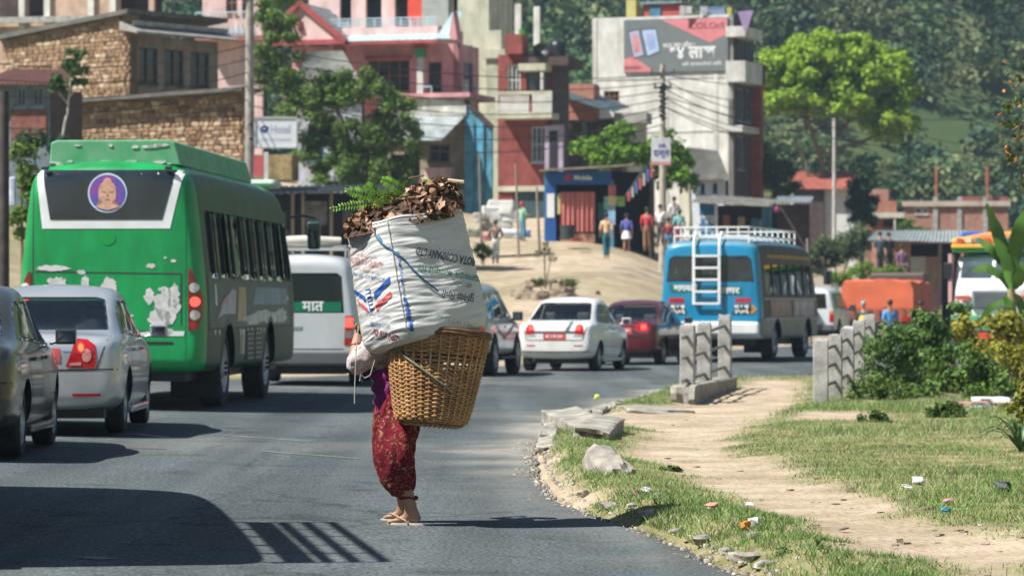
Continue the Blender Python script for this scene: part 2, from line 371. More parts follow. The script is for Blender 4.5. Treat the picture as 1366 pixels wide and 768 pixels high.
ed = (B[:, None] - RX); dust = np.clip(smooth(.9, .0, ed + (fbm(RX, RY, 1.2, 21) - .5) * 1.1) * .75 + smooth(.55, .75, fbm(RX, RY * .35, .5, 22)) * .18, 0, 1) * (.25 + .75 * smooth(24, 34, RY))
at = rme.attributes.new('dust', 'FLOAT', 'POINT'); at.data.foreach_set('value', dust.ravel().astype(np.float32))
def road_mat():
    m = bpy.data.materials.new('asphalt'); m.use_nodes = True; nt = m.node_tree; N = nt.nodes; L = nt.links; b = N['Principled BSDF']; b.inputs['Roughness'].default_value = .85; b.inputs['Specular IOR Level'].default_value = .08
    tc = N.new('ShaderNodeTexCoord')
    def nz(s, d=6, st=None):
        n = N.new('ShaderNodeTexNoise'); n.inputs['Scale'].default_value = s; n.inputs['Detail'].default_value = d; v = tc.outputs['Object']
        if st: mp = N.new('ShaderNodeMapping'); mp.inputs['Scale'].default_value = st; L.new(v, mp.inputs[0]); v = mp.outputs[0]
        L.new(v, n.inputs['Vector']); return n.outputs['Fac']
    def ramp(f, a, c, p0=.3, p1=.7):
        r = N.new('ShaderNodeValToRGB'); L.new(f, r.inputs[0]); e = r.color_ramp.elements; e[0].position = p0; e[1].position = p1; e[0].color = (*a, 1); e[1].color = (*c, 1); return r.outputs[0]
    fine = ramp(nz(42, 3), (.043, .052, .053), (.168, .189, .191), .34, .70); big = ramp(nz(.8, 6, (1, .25, 1)), (.80, .83, .84), (1.12, 1.12, 1.12))
    mul = N.new('ShaderNodeMix'); mul.data_type = 'RGBA'; mul.blend_type = 'MULTIPLY'; mul.inputs['Factor'].default_value = 1; L.new(fine, mul.inputs['A']); L.new(big, mul.inputs['B'])
    trk = ramp(nz(1.0, 3, (1.5, .035, 1)), (.80, .80, .80), (1.10, 1.10, 1.10), .40, .62); vo = N.new('ShaderNodeTexVoronoi'); vo.feature = 'DISTANCE_TO_EDGE'; vo.inputs['Scale'].default_value = .55; mpv = N.new('ShaderNodeMapping'); mpv.inputs['Scale'].default_value = (1.2, .5, 1); nd = N.new('ShaderNodeTexNoise'); nd.inputs['Scale'].default_value = 2.5; L.new(tc.outputs['Object'], nd.inputs['Vector']); av = N.new('ShaderNodeMix'); av.data_type = 'VECTOR'; av.inputs['Factor'].default_value = .25; L.new(tc.outputs['Object'], av.inputs['A']); L.new(nd.outputs['Color'], av.inputs['B']); L.new(av.outputs['Result'], mpv.inputs[0]); L.new(mpv.outputs[0], vo.inputs['Vector'])
    crk = ramp(vo.outputs['Distance'], (.72, .72, .72), (1, 1, 1), .004, .016); gate = ramp(nz(.35, 3), (1, 1, 1), (.0, .0, .0), .45, .55); oil = ramp(nz(1.3, 5), (.68, .68, .68), (1, 1, 1), .30, .42)
    for tex in (trk, oil):
        m2 = N.new('ShaderNodeMix'); m2.data_type = 'RGBA'; m2.blend_type = 'MULTIPLY'; m2.inputs['Factor'].default_value = 1; L.new(mul.outputs['Result'], m2.inputs['A']); L.new(tex, m2.inputs['B']); mul = m2
    m2 = N.new('ShaderNodeMix'); m2.data_type = 'RGBA'; m2.blend_type = 'MULTIPLY'; L.new(gate, m2.inputs['Factor']); L.new(mul.outputs['Result'], m2.inputs['A']); L.new(crk, m2.inputs['B']); mul = m2
    ad = N.new('ShaderNodeAttribute'); ad.attribute_name = 'dust'; dc = ramp(nz(6, 8), (.24, .22, .19), (.40, .37, .31))
    mx = N.new('ShaderNodeMix'); mx.data_type = 'RGBA'; L.new(ad.outputs['Fac'], mx.inputs['Factor']); L.new(mul.outputs['Result'], mx.inputs['A']); L.new(dc, mx.inputs['B'])
    L.new(mx.outputs['Result'], b.inputs['Base Color'])
    bp = N.new('ShaderNodeBump'); bp.inputs['Strength'].default_value = .6; bp.inputs['Distance'].default_value = .012; L.new(nz(42, 3), bp.inputs['Height']); L.new(bp.outputs[0], b.inputs['Normal'])
    return m
tag(link('road', rme, road_mat()), kind='structure')
# worn remains of the centre line
WORN = mat('worn_line_paint', (.20, .215, .215), .8, var=.35, vs=6)
for i, (p0, p1, w) in enumerate([((175, 581), (228, 585), .12), ((292, 580), (420, 586), .07), ((352, 604), (480, 611), .06), ((108, 739), (150, 741), .10)]):
    a_, b__ = G(*p0, z=.06 if p0[0] < 300 else .03), G(*p1, z=.06 if p0[0] < 300 else .03); d_ = (b__ - a_); n_ = Vector((-d_.y, d_.x, 0)).normalized() * w
    mb = MB(); K = 8; r_ = random.Random(i)
    q = [(a_ + d_ * k / K + n_ * r_.uniform(.3, 1)) for k in range(K + 1)] + [(a_ + d_ * k / K - n_ * r_.uniform(.3, 1)) for k in range(K, -1, -1)]
    vv = [(v.x, v.y, float(zroad(np.array([v.x]), np.array([v.y]))[0]) + .009) for v in q]
    mb.add(vv, [(k, k + 1, 2 * K - k, 2 * K + 1 - k) for k in range(K)])
    tag(mb.build('lane_marking', WORN), kind='structure')

# ------------------------------------------------------------------ broken kerb, slabs, stones
def chunk(name, c, s, seed, mat_, parent=None, rz=0.0, tilt=(0, 0), rough=.12, sub=2, bev=.07, ang=48):
    """a broken block: box with knocked corners and uneven faces"""
    bm = bmesh.new(); bmesh.ops.create_cube(bm, size=1.0); bmesh.ops.bevel(bm, geom=bm.edges[:], offset=bev, segments=1, affect='EDGES')
    bmesh.ops.subdivide_edges(bm, edges=bm.edges[:], cuts=sub, use_grid_fill=True)
    for v in bm.verts:
        n = noise.noise_vector(v.co * 1.7 + Vector((seed * 3.1, seed, 0))) * rough + noise.noise_vector(v.co * 5 + Vector((seed, 7, 0))) * rough * .35
        v.co += n; v.co = Vector((v.co.x * s[0], v.co.y * s[1], v.co.z * s[2]))
    m_ = bpy.data.meshes.new(name); bm.to_mesh(m_); bm.free(); shade(m_, ang)
    o = link(name, m_, mat_, parent); o.location = c; o.rotation_euler = (tilt[0], tilt[1], rz); return o
OLDCON = mat('old_concrete', (.30, .275, .23), .95, var=.4, vs=5, bump=1.0, bs=14)
kerb = thing('broken_kerb', 'broken concrete kerb blocks edging the inside of the road bend', 'kerb', (0.6, 40, 0))
kp = [(713, 604), (717, 590), (733, 578), (748, 570), (768, 562), (800, 549), (832, 539), (862, 531), (890, 524)]
for i in range(len(kp) - 1):
    a_, b__ = G(*kp[i]), G(*kp[i + 1]); d_ = b__ - a_; n = max(1, int(d_.length / .9))
    for k in range(n):
        c_ = a_ + d_ * (k + .5) / n - Vector(kerb.location)
        hgt = random.uniform(.22, .30) if i in (1, 2, 3) else random.uniform(.08, .16)
        chunk('kerb_stone', (c_.x + .10, c_.y, .02), (d_.length / n * .95, random.uniform(.16, .26), hgt), i * 7 + k, OLDCON, kerb, math.atan2(d_.y, d_.x) + random.uniform(-.1, .1), (R(random.uniform(-9, 9)), R(random.uniform(-4, 4))), .16, 2, .12)
for i, (px, py, s_, rz_, tl, lb) in enumerate([(768, 584, (.42, 2.6, .16), .12, (.03, -.10), 'tilted concrete slab broken off beside the dark kerb blocks'), (800, 594, (.34, 2.2, .16), -.1, (.03, .16), 'flat broken concrete slab half sunk between kerb and path')]):
    p = G(px, py); o = chunk('broken_slab', (p.x, p.y, gz(p.x, p.y) + .06), s_, 31 + i, OLDCON, None, rz_, tl, .10, 4, .05); tag(o, lb, 'slab')
p = G(808, 648); tag(chunk('stone_block', (p.x, p.y, .09), (.24, .8, .34), 51, mat('grey_boulder', (.30, .27, .225), .95, var=.35, vs=6, bump=1.0, bs=12), None, .2, (.12, .16), .24, 4, .12), 'big cracked stone block at the road edge before the kerb', 'rock')
p = G(862, 553); tag(chunk('edge_slab', (p.x + .1, p.y, .03), (.8, 1.4, .12), 57, OLDCON, None, .1, (0, .05), .10, 4, .04), 'low concrete edge slab lying where path meets the kerb', 'slab')
for i, (px, py, s_) in enumerate([(842, 690, .07), (862, 697, .10), (815, 684, .09), (905, 716, .06), (935, 728, .09), (968, 742, .07), (992, 752, .11), (1020, 762, .08), (780, 668, .08), (763, 655, .06), (877, 680, .05), (1003, 735, .06)]):
    s_ *= .62; p = G(px, py); tag(chunk('edge_stone', (p.x, p.y, gz(p.x, p.y) + s_ * .25), (s_ * 1.5, s_ * 2.2, s_), 60 + i, MATS['grey_boulder'], None, i * .7, (0, 0), .24, 2, .25), 'small weathered stone along the grassy road edge', 'stone', 'stones along the road edge')

# ------------------------------------------------------------------ bridge parapets (posts with three pipe rails)
def parapet(label, posts, w, heights, plinth, lead=None):
    """posts: (px, d, top row); rails run from post to post"""
    root = thing('bridge_parapet', label, 'railing', (*P(posts[0][0], 405, posts[0][1]).xy, 0)); o0 = Vector(root.location)
    pts = []
    for i, (px, d, ty) in enumerate(posts):
        t = P(px, ty, d); pts.append((t - o0))
        c_ = t - o0
        chunk('post', (c_.x, c_.y, c_.z / 2 - .1), (w, w * 1.05, c_.z + .2), 80 + i + int(px), CONCRETE, root, R(-8), (0, 0), .035, 2, .05, 24)
    dirv = (pts[-1] - pts[0]).normalized()
    chain = ([pts[0] - dirv * lead] if lead else []) + pts
    for k, hf in enumerate(heights):
        for a_, b__ in zip(chain, chain[1:]):
            za = a_.z * hf if a_ is not pts[0] or not lead else pts[0].z * hf; zb_ = b__.z * hf
            MB().tube([(a_.x, a_.y, za), (b__.x, b__.y, zb_)], .026, 8).build('rail', mat('rail_pipe', (.16, .15, .14), .6, .2, .3, 8), root, sm=True)
    if plinth:
        a_, b__ = pts[0] - dirv * .9, pts[-1] + dirv * .5; m_ = (a_ + b__) / 2
        chunk('plinth', (m_.x, m_.y, .06), (.36, (b__ - a_).xy.length, .40), 99, OLDCON, root, math.atan2(b__.y - a_.y, b__.x - a_.x) - R(90), (R(-.5), 0), .03, 3, .05, 24)
    return root
parapet('concrete bridge railing on a plinth between the road and the earth path', [(917, 48.3, 434), (940, 52.0, 430), (967, 56.0, 420)], .205, (.32, .60, .86), True, .8)
parapet('concrete bridge railing of five posts running into the green bushes', [(1095, 46.0, 452), (1114, 49.0, 446), (1130.5, 52.5, 437), (1146, 56, 428), (1160, 59.5, 420)], .20, (.32, .58, .84), False)
# ================================================================== buildings on the rise behind the road
class B:
    """a house set out from its front-right corner: local x along the front, y into the depth"""
    def __init__(s, name, label, px, d, yaw, base_row=None, cat='house', zb=None):
        s.px, s.d, s.a = px, d, R(yaw); x = (px - 683) / F * d
        s.zb = zb if zb is not None else gz(x, d) - .3
        s.root = thing(name, label, cat, (x, d, s.zb), -s.a); s.k = d / F
    def u(s, px): return (px - s.px) * s.k / math.cos(s.a)
    def y(s, px): return (px - s.px) * s.k / max(math.sin(s.a), .05)
    def z(s, py): return H + (HY - py) * s.k - s.zb
def face_pt(f, xr_=0.0):
    return (lambda u, z, o: (u, -o, z)) if f == 'F' else (lambda u, z, o: (xr_ + o, u, z))
def wall(b, f, u0, u1, z0, z1, t, mat_, openings=(), xr_=0.0, name='wall', parent=None):
    """a wall of thickness t behind its face, with real openings (u0,u1,z0,z1)"""
    us = sorted({u0, u1, *[q for o in openings for q in o[:2]]}); zs = sorted({z0, z1, *[q for o in openings for q in o[2:4]]}); mb = MB(); pt = face_pt(f, xr_)
    us = [q for q in us if u0 <= q <= u1]; zs = [q for q in zs if z0 <= q <= z1]
    for ua, ub in zip(us, us[1:]):
        for za, zb_ in zip(zs, zs[1:]):
            um, zm = (ua + ub) / 2, (za + zb_) / 2
            if any(o[0] < um < o[1] and o[2] < zm < o[3] for o in openings): continue
            a_, c_ = pt(ua, za, 0), pt(ub, zb_, -t); mb.span(a_, c_)
    me = mb.mesh(name); bm = bmesh.new(); bm.from_mesh(me); bmesh.ops.remove_doubles(bm, verts=bm.verts, dist=.0005)
    seen = {}
    for f_ in bm.faces: seen.setdefault(tuple(sorted(v.index for v in f_.verts)), []).append(f_)
    bmesh.ops.delete(bm, geom=[x for g in seen.values() if len(g) > 1 for x in g], context='FACES'); bm.to_mesh(me); bm.free()
    return link(name, me, mat_, parent or b.root)
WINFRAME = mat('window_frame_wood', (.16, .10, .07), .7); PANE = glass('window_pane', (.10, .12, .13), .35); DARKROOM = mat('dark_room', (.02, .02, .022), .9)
def window(b, f, o, xr_=0.0, frame=None, nx=2, nz=1, fw=.06, name='window', bars=False):
    u0, u1, z0, z1 = o; pt = face_pt(f, xr_); mb = MB(); fr = frame or WINFRAME
    for a_, c_ in (((u0, z0), (u0 + fw, z1)), ((u1 - fw, z0), (u1, z1)), ((u0 + fw, z0), (u1 - fw, z0 + fw)), ((u0 + fw, z1 - fw), (u1 - fw, z1))): mb.span(pt(*a_, -.04), pt(*c_, -.10))
    for i in range(1, nx): q_ = u0 + (u1 - u0) * i / nx; mb.span(pt(q_ - fw / 3, z0 + fw, -.05), pt(q_ + fw / 3, z1 - fw, -.09))
    for i in range(1, nz): q_ = z0 + (z1 - z0) * i / nz; mb.span(pt(u0 + fw, q_ - fw / 3, -.052), pt(u1 - fw, q_ + fw / 3, -.088))
    w = mb.build(name, fr, b.root)
    MB().span(pt(u0 + .01, z0 + .01, -.11), pt(u1 - .01, z1 - .01, -.13)).build('pane', PANE, w)
    MB().span(pt(u0 - .05, z0 - .07, .06), pt(u1 + .05, z0 - .005, -.03)).build('sill', fr, w)
    return w
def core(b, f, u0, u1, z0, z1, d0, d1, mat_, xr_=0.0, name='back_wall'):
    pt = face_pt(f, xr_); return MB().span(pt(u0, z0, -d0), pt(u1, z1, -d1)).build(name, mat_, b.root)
def slab(b, u0, u1, y0, y1, z0, z1, mat_, name='slab'): return MB().span((u0, y0, z0), (u1, y1, z1)).build(name, mat_, b.root, bevel=.015)
def tin_roof(b, pts, name='roof', mat_=None, waves=18, amp=.035):
    """corrugated sheet over four corners (front-left, front-right, back-right, back-left)"""
    a_, c_, d_, e_ = [Vector(p) for p in pts]; n = waves * 4; n_ = (c_ - a_).cross(e_ - a_).normalized(); n_ = n_ if n_.z > 0 else -n_; mb = MB(); vs_ = []
    for t in (.0, -.02):
        for i in range(n + 1):
            f_ = i / n; o = n_ * (amp * math.sin(2 * math.pi * waves * f_) + t); vs_ += [a_.lerp(c_, f_) + o, e_.lerp(d_, f_) + o]
    k = 2 * (n + 1); fs = [(2 * i, 2 * i + 2, 2 * i + 3, 2 * i + 1) for i in range(n)] + [(k + 2 * i, k + 2 * i + 1, k + 2 * i + 3, k + 2 * i + 2) for i in range(n)] + [(2 * i, k + 2 * i, k + 2 * i + 2, 2 * i + 2) for i in range(n)]
    return mb.add(vs_, fs).build(name, mat_ or TIN, b.root)
STONE_TASK = []
PLASTER = mat('grey_plaster', (.26, .22, .19), .9, var=.22, vs=1.5, bump=.2, stain=.32); MUD = mat('mud_mortar', (.34, .23, .13), .95, var=.25, vs=4, bump=.6)
CREAM = mat('cream_plaster', (.56, .55, .42), .85, var=.14, vs=1.2, stain=.32); WHITEW = mat('whitewash', (.72, .70, .65), .9, var=.14, vs=1.6, bump=.25, bs=12, stain=.32); PINK = mat('pink_plaster', (.68, .34, .35), .8, var=.12, vs=1.5, stain=.32); PALEPINK = mat('pale_pink', (.74, .53, .50), .8, var=.1, vs=1.5, stain=.32)
REDP = mat('red_paint', (.42, .075, .07), .7, var=.2, stain=.32); BRICKRED = mat('brick_red', (.27, .065, .05), .85, var=.22, vs=3, stain=.32); BLUEP = mat('blue_paint', (.06, .22, .34), .7, var=.35, vs=2.5, stain=.32); LILAC = mat('lilac_paint', (.42, .36, .46), .8, stain=.32); DARKWALL = mat('soot_brick', (.07, .045, .04), .9, var=.35, vs=3); BRICKPALE = mat('pale_brick', (.42, .22, .16), .9, var=.2, vs=5, bump=.4, stain=.32)  # DARKWALL: dark brick tone, also paints in the shade of unlit walls

# --- stone house with a plastered flank of three windows
b = B('stone_house', 'stone house with sloping roof edge and three dark windows in its grey flank', 172, 125, 38)
zl, zr_, z0 = b.z(43), b.z(19), 0.0; uL = b.u(-14)
MB().prism([(uL, z0), (0, z0), (0, zr_), (uL, zl)], 0.0, .5, 'y').build('stone_wall', MUD, b.root)
STONE_TASK.append((b, uL, 0, b.z(205), zl, zr_, .30, .135, 300))
MB().prism([(uL - .3, zl + .0), (.25, zr_ + .0), (.25, zr_ + .16), (uL - .3, zl + .16)], -.35, 5.0, 'y').build('roof_slab', mat('slab_dark', (.12, .115, .10), .9, var=.3), b.root)
sh = b.y(279); ops = [(b.y(p0), b.y(p1), b.z(109), b.z(62)) for p0, p1 in ((182, 206), (214, 237), (245, 268))]
wall(b, 'R', .0, sh, z0, b.z(46), .25, PLASTER, ops, 0.0, 'plaster_wall')
for o in ops: window(b, 'R', o, 0.0, DARKWALL, 2, 1)
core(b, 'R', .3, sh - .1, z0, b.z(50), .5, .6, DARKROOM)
MB().prism([(-.2, b.z(29)), (.7, b.z(43)), (.7, b.z(46)), (-.2, b.z(40))], -.3, sh + .4, 'y').build('eaves_slab', mat('eave_grey', (.30, .28, .25), .9, var=.2), b.root)
MB().span((.26, -.1, b.z(34)), (.32, sh + .2, b.z(28))).build('roof_edge', CONCRETE, b.root)
for o in ops: MB().span((.0, o[0] - .07, o[2] - .3), (.07, o[1] + .07, o[2] - .18)).build('ledge', PLASTER, b.root)
for px_, y0_, y1_ in ((139, 32, 82), (160, 18, 55)): MB().span((b.u(px_), -.075, b.z(y1_)), (b.u(px_) + .07, -.02, b.z(y0_))).build('drain_pipe', DARKWALL, b.root)
# --- low stone outbuilding
b = B('stone_outbuilding', 'low rubble stone building with thin slab roof above the green bus', 325, 112, 22)
zl, zr_ = b.z(135), b.z(122); uL = b.u(70)
MB().prism([(uL, 0), (0, 0), (0, zr_), (uL, zl)], 0.0, .45, 'y').build('stone_wall', MUD, b.root)
STONE_TASK.append((b, b.u(100), 0, b.z(215), zl, zr_, .27, .125, 300))
MB().prism([(uL - .4, zl), (.2, zr_), (.2, zr_ + .12), (uL - .4, zl + .12)], -.55, .9, 'y').build('roof_slab', MATS['slab_dark'], b.root)
MB().span((-.1, .05, 0), (0.02, .5, zr_ - .05)).build('side_wall', PLASTER, b.root)
MB().span((uL - .4, -.5, 0), (b.u(84), -.05, b.z(138))).build('side_porch', DARKWALL, b.root)  # dark block stands for the shaded left end of the wall
# --- red tin roofed hut at the frame's edge
b = B('tin_roof_hut', 'hut with brown tin roof and blue grey windows beside the stone house', 66, 104, 12)
wall(b, 'F', b.u(-30), 0, 0, b.z(112), .2, mat('blue_grey_boards', (.13, .16, .19), .8, var=.3), [(b.u(20), b.u(34), b.z(142), b.z(116)), (b.u(42), b.u(58), b.z(142), b.z(116))])
for o in ((b.u(20), b.u(34), b.z(142), b.z(116)), (b.u(42), b.u(58), b.z(142), b.z(116))): window(b, 'F', o, 0, mat('frame_blue', (.2, .25, .3), .7))
MB().span((b.u(14), -.06, b.z(190)), (b.u(62), -.004, b.z(146))).build('brick_panel', mat('brick_dull', (.20, .075, .055), .9, var=.3, vs=6, bump=.5), b.root)
MB().span((-.1, .05, 0), (.0, 3, b.z(116))).build('side_wall', DARKWALL, b.root)
tin_roof(b, [(b.u(-35), -.5, b.z(112)), (.25, -.5, b.z(113)), (.1, 3.2, b.z(84)), (b.u(-35), 3.2, b.z(82))], mat_=mat('roof_brown', (.24, .11, .085), .75, var=.2))
# --- unfinished upper storey behind the stone house
b = B('unfinished_house', 'unfinished house with pale columns and pinkish walls above the stone house', 205, 138, 14, zb=9.0)
wall(b, 'F', b.u(-20), 0, 0, b.z(-60), .2, mat('peach_plaster', (.58, .40, .30), .9, var=.15, stain=.32), [(b.u(-12), b.u(20), b.z(20), b.z(-30)), (b.u(30), b.u(54), b.z(20), b.z(-30)), (b.u(158), b.u(198), b.z(24), b.z(-20))])
core(b, 'F', b.u(-20), 0, 0, b.z(-60), .9, 1.0, DARKWALL)
for p0 in (20, 55, 116, 146): MB().span((b.u(p0), -.16, 0), (b.u(p0 + 8), -.005, b.z(-60))).build('column', WHITEW, b.root)
MB().span((b.u(-20), -.4, b.z(28)), (0, -.17, b.z(20))).build('floor_slab', CONCRETE, b.root)

# --- pink house with gable, balcony and shop awning
b = B('pink_house', 'pink house with red trimmed gable, roof balcony railing and weathered shop awning', 612, 155, 17)
u, z = b.u, b.z; WIN = (u(489), u(546), z(121), z(78)); DOOR = (u(571), u(589), z(127), z(82))
wall(b, 'F', u(385), 0, z(150), z(58), .25, PINK, [WIN, DOOR]); window(b, 'F', WIN, 0, mat('frame_brown', (.24, .11, .06), .7), 4, 2); window(b, 'F', DOOR, 0, WINFRAME, 1, 1, name='door')
sd = b.y(638); SW = (sd * .22, sd * .72, z(124), z(80)); wall(b, 'R', .0, sd, z(150), z(58), .25, PINK, [SW]); window(b, 'R', SW, 0, LILAC, 1, 1)
MB().span((u(487), -.18, z(77)), (u(548), -.004, z(73))).build('lintel', REDP, b.root)
slab(b, u(385), .9, -1.2, sd + .2, z(132), z(126), PINK, 'balcony_floor')
for p0, p1 in ((565, 573), (456, 463)):
    MB().span((u(p0), -1.0, z(126)), (u(p1), -.72, z(78))).build('column', WHITEW, b.root); MB().span((u(p0) - .06, -1.06, z(78)), (u(p1) + .06, -.66, z(66))).build('capital', mat('green_paint', (.06, .28, .12), .7), b.root)
    MB().span((u(p0) - .1, -1.1, z(66)), (u(p1) + .1, -.62, z(60))).build('capital_block', REDP, b.root)
rl = MB()
for p in (570, 586): rl.bar((u(p), -1.15, z(126)), (u(p), -1.15, z(117)), .05)
rl.bar((u(570), -1.15, z(117)), (u(586), -1.15, z(117)), .06); rl.build('railing', mat('pale_blue', (.42, .55, .60), .6), b.root)
tin_roof(b, [(u(462), -1.5, z(56)), (u(597), -1.5, z(56)), (u(590), -.2, z(45)), (u(468), -.2, z(45))], 'eave', mat('eave_blue', (.40, .54, .56), .6, var=.15), 14, .02)
MB().span((u(455), -1.62, z(60)), (u(598), -1.45, z(55.5))).build('fascia', REDP, b.root)
MB().span((u(456), -.22, z(58)), (u(586), 3.5, z(34))).build('parapet', PALEPINK, b.root)
rl = MB()
for zz in (22.5, 27, 31): rl.bar((u(440), -.15, z(zz)), (u(583), -.15, z(zz)), .05)
for p in np.linspace(440, 583, 13): rl.bar((u(p), -.15, z(33)), (u(p), -.15, z(22)), .045)
rl.build('roof_railing', MATS['pale_blue'], b.root)
g = [(u(378), z(55)), (u(378), z(36)), (u(413), z(4)), (u(474), z(55))]; MB().prism(g, -1.55, -1.3, 'y').build('gable', PALEPINK, b.root)
tr = MB()
for p, q_ in (((377, 37), (413, 3)), ((413, 3), (476, 56))): tr.bar((u(p[0]), -1.62, z(p[1])), (u(q_[0]), -1.62, z(q_[1])), .3, .22)
tr.bar((u(377), -1.62, z(56)), (u(476), -1.62, z(56)), .28, .22); tr.build('gable_trim', REDP, b.root)
MB().lathe([(.001, -.3), (.16, -.1), (.10, .12), (.001, .32)], 10, 0, Matrix.Translation((u(413), -1.6, z(33)))).build('gable_ornament', REDP, b.root, sm=True)
tin_roof(b, [(u(370), -1.3, z(46)), (u(413), -1.3, z(2)), (u(413), 3, z(2)), (u(370), 3, z(46))], 'gable_roof', mat('roof_slate', (.25, .28, .29), .7), 6, .02)
tin_roof(b, [(u(413), -1.3, z(2)), (u(478), -1.3, z(57)), (u(478), 3, z(57)), (u(413), 3, z(2))], 'gable_roof', MATS['roof_slate'], 8, .02)
UO = [(u(428), u(444), z(34), z(-40)), (u(464), u(486), z(34), z(-40)), (u(504), u(524), z(34), z(-40))]
wall(b, 'F', u(385) , u(583), z(35), z(-60), .2, PALEPINK, UO, name='upper_wall').location.y = 2.2
MB().span((u(385), 2.9, z(40)), (u(583), 3.0, z(-60))).build('upper_room', DARKROOM, b.root)
MB().span((u(524), 2.0, z(22)), (u(546), 2.12, z(-40))).build('red_curtain', mat('curtain_red', (.55, .06, .03), .8), b.root)
MB().span((u(548), 1.5, z(40)), (u(584), 2.15, z(-60))).build('corner_pier', mat('grey_green', (.30, .33, .30), .8), b.root)
tin_roof(b, [(u(594), -1.4, z(54)), (u(614), -1.4, z(55)), (u(612), .6, z(14)), (u(598), .6, z(14))], 'porch_roof', MATS['eave_blue'], 5, .02)
MB().prism([(u(610), z(56)), (u(622), z(56)), (u(616), z(18))], -1.3, -.6, 'y').build('porch_gable', PINK, b.root)
MB().span((u(512), -1.0, z(155)), (u(631), .2, z(133))).build('weathered_band', mat('stained_white', (.55, .55, .48), .9, var=.4, vs=2.5, stain=.32), b.root)
tin_roof(b, [(u(540), -3.0, z(191)), (u(616), -3.0, z(191)), (u(629), -.9, z(156)), (u(534), -.9, z(152))], 'awning', mat('awning_tin', (.50, .56, .56), .5, .3, .2, 2, stain=.32), 16, .025)
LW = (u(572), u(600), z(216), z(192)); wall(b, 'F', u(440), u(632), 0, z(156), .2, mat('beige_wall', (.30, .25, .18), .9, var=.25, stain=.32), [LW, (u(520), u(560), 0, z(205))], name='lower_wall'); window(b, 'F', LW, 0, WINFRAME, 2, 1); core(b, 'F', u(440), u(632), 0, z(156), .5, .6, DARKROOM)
MB().span((u(570), -.5, z(240)), (u(606), -.01, z(224))).build('window_box', PALEPINK, b.root)
MB().span((u(588), -1.3, z(268)), (u(621), -.1, z(254))).build('bench', CREAM, b.root)
bt = [(u(628), 0), (u(664), 0), (u(664), z(172)), (u(631), z(138)), (u(628), z(138))]; MB().prism(bt, -.9, -.7, 'y').build('blue_panel', mat('blue_sheet', (.08, .30, .42), .7, var=.45, vs=1.6, stain=.32), b.root)
tb = MB(); tb.bar((u(629), -.95, z(136)), (u(666), -.95, z(173)), .15, .2); tb.build('panel_trim', DARKWALL, b.root)
for p in (640, 653): MB().span((u(p), -.98, 0), (u(p) + .05, -.92, z(165))).build('panel_batten', BLUEP, b.root)
# grey roofed lean-to seen through the leaves
b = B('grey_roof_shed', 'shed with grey tiled roof below the pink gable behind the leaves', 482, 148, 8)
tin_roof(b, [(b.u(396), -.6, b.z(106)), (b.u(482), -.6, b.z(106)), (b.u(442), 2.6, b.z(62)), (b.u(396), 2.6, b.z(62))], 'roof', mat('roof_grey', (.25, .26, .23), .9, var=.2, stain=.32), 22)
SO = [(b.u(410), b.u(432), b.z(215), b.z(165)), (b.u(446), b.u(462), b.z(215), b.z(165))]
wall(b, 'F', b.u(396), 0, 0, b.z(106), .2, mat('pale_lilac_wall', (.45, .47, .50), .9, var=.15, stain=.32), SO); [window(b, 'F', o, 0, BLUEP) for o in SO]; core(b, 'F', b.u(396), 0, 0, b.z(110), .6, .7, DARKROOM)
# left annex of the pink house: balcony with blue triangles
b = B('pink_annex', 'pink balcony house with blue zigzag frieze behind the utility pole', 350, 150, 14)
AO = [(b.u(300), b.u(316), b.z(20), b.z(-14)), (b.u(322), b.u(338), b.z(20), b.z(-14))]
wall(b, 'F', b.u(268), 0, 0, b.z(-40), .25, PALEPINK, AO); [window(b, 'F', o, 0, MATS['frame_brown'], 2, 2) for o in AO]; core(b, 'F', b.u(268), 0, 0, b.z(-40), .5, .6, DARKROOM)
MB().span((b.u(268), -1.0, b.z(50)), (.3, -.85, b.z(27))).build('balcony_wall', PALEPINK, b.root)
for i in range(11): p = 274 + i * 7; MB().prism([(b.u(p), b.z(47)), (b.u(p + 6), b.z(47)), (b.u(p + 3), b.z(35))], -1.03, -1.002, 'y').build('frieze_triangle', mat('frieze_blue', (.35, .50, .60), .7), b.root)
rl = MB(); rl.bar((b.u(268), -.92, b.z(18)), (.3, -.92, b.z(18)), .06)
for p in np.linspace(268, 352, 9): rl.bar((b.u(p), -.92, b.z(27)), (b.u(p), -.92, b.z(18)), .045)
rl.build('railing', MATS['pale_blue'], b.root); MB().span((b.u(268), -.95, b.z(54)), (.3, 0, b.z(50.2))).build('balcony_floor', PINK, b.root)

# dark sheet-roofed stalls behind the bus and the van
b = B('dark_stall', 'dark stall with black sheet roof between the green bus and the leafy tree', 512, 104, 8)
u, z = b.u, b.z; core(b, 'F', u(340), 0, 0, z(255), 1.3, 1.4, DARKROOM)
for p in (352, 388, 402, 440, 478, 510): MB().span((u(p), -.1, 0), (u(p) + .09, .0, z(258))).build('post', WOODGREY, b.root)
tin_roof(b, [(u(336), -.8, z(259)), (.3, -.8, z(256)), (.2, 1.6, z(243)), (u(336), 1.6, z(246))], mat_=mat('sheet_black', (.035, .04, .045), .6, var=.4), waves=20)
MB().span((u(404), -.05, z(300)), (u(436), .05, z(268))).build('tarp_panel', mat('tarp_grey', (.12, .12, .11), .8, var=.4, vs=4), b.root)
for i, (p, r0) in enumerate(((412, 276), (455, 280), (486, 284), (365, 282))): MB().span((u(p), .2, z(r0 + 26)), (u(p + 12), .5, z(r0))).build('stored_goods', mat('stall_goods_%d' % i, [(.2, .15, .1), (.1, .1, .12), (.16, .1, .06), (.12, .14, .16)][i], .9), b.root)
MB().span((u(340), -.4, z(240)), (u(392), .6, z(206))).build('timber_boxes', mat('boxes_ochre', (.30, .22, .10), .9, var=.4, vs=5, stain=.4), b.root)
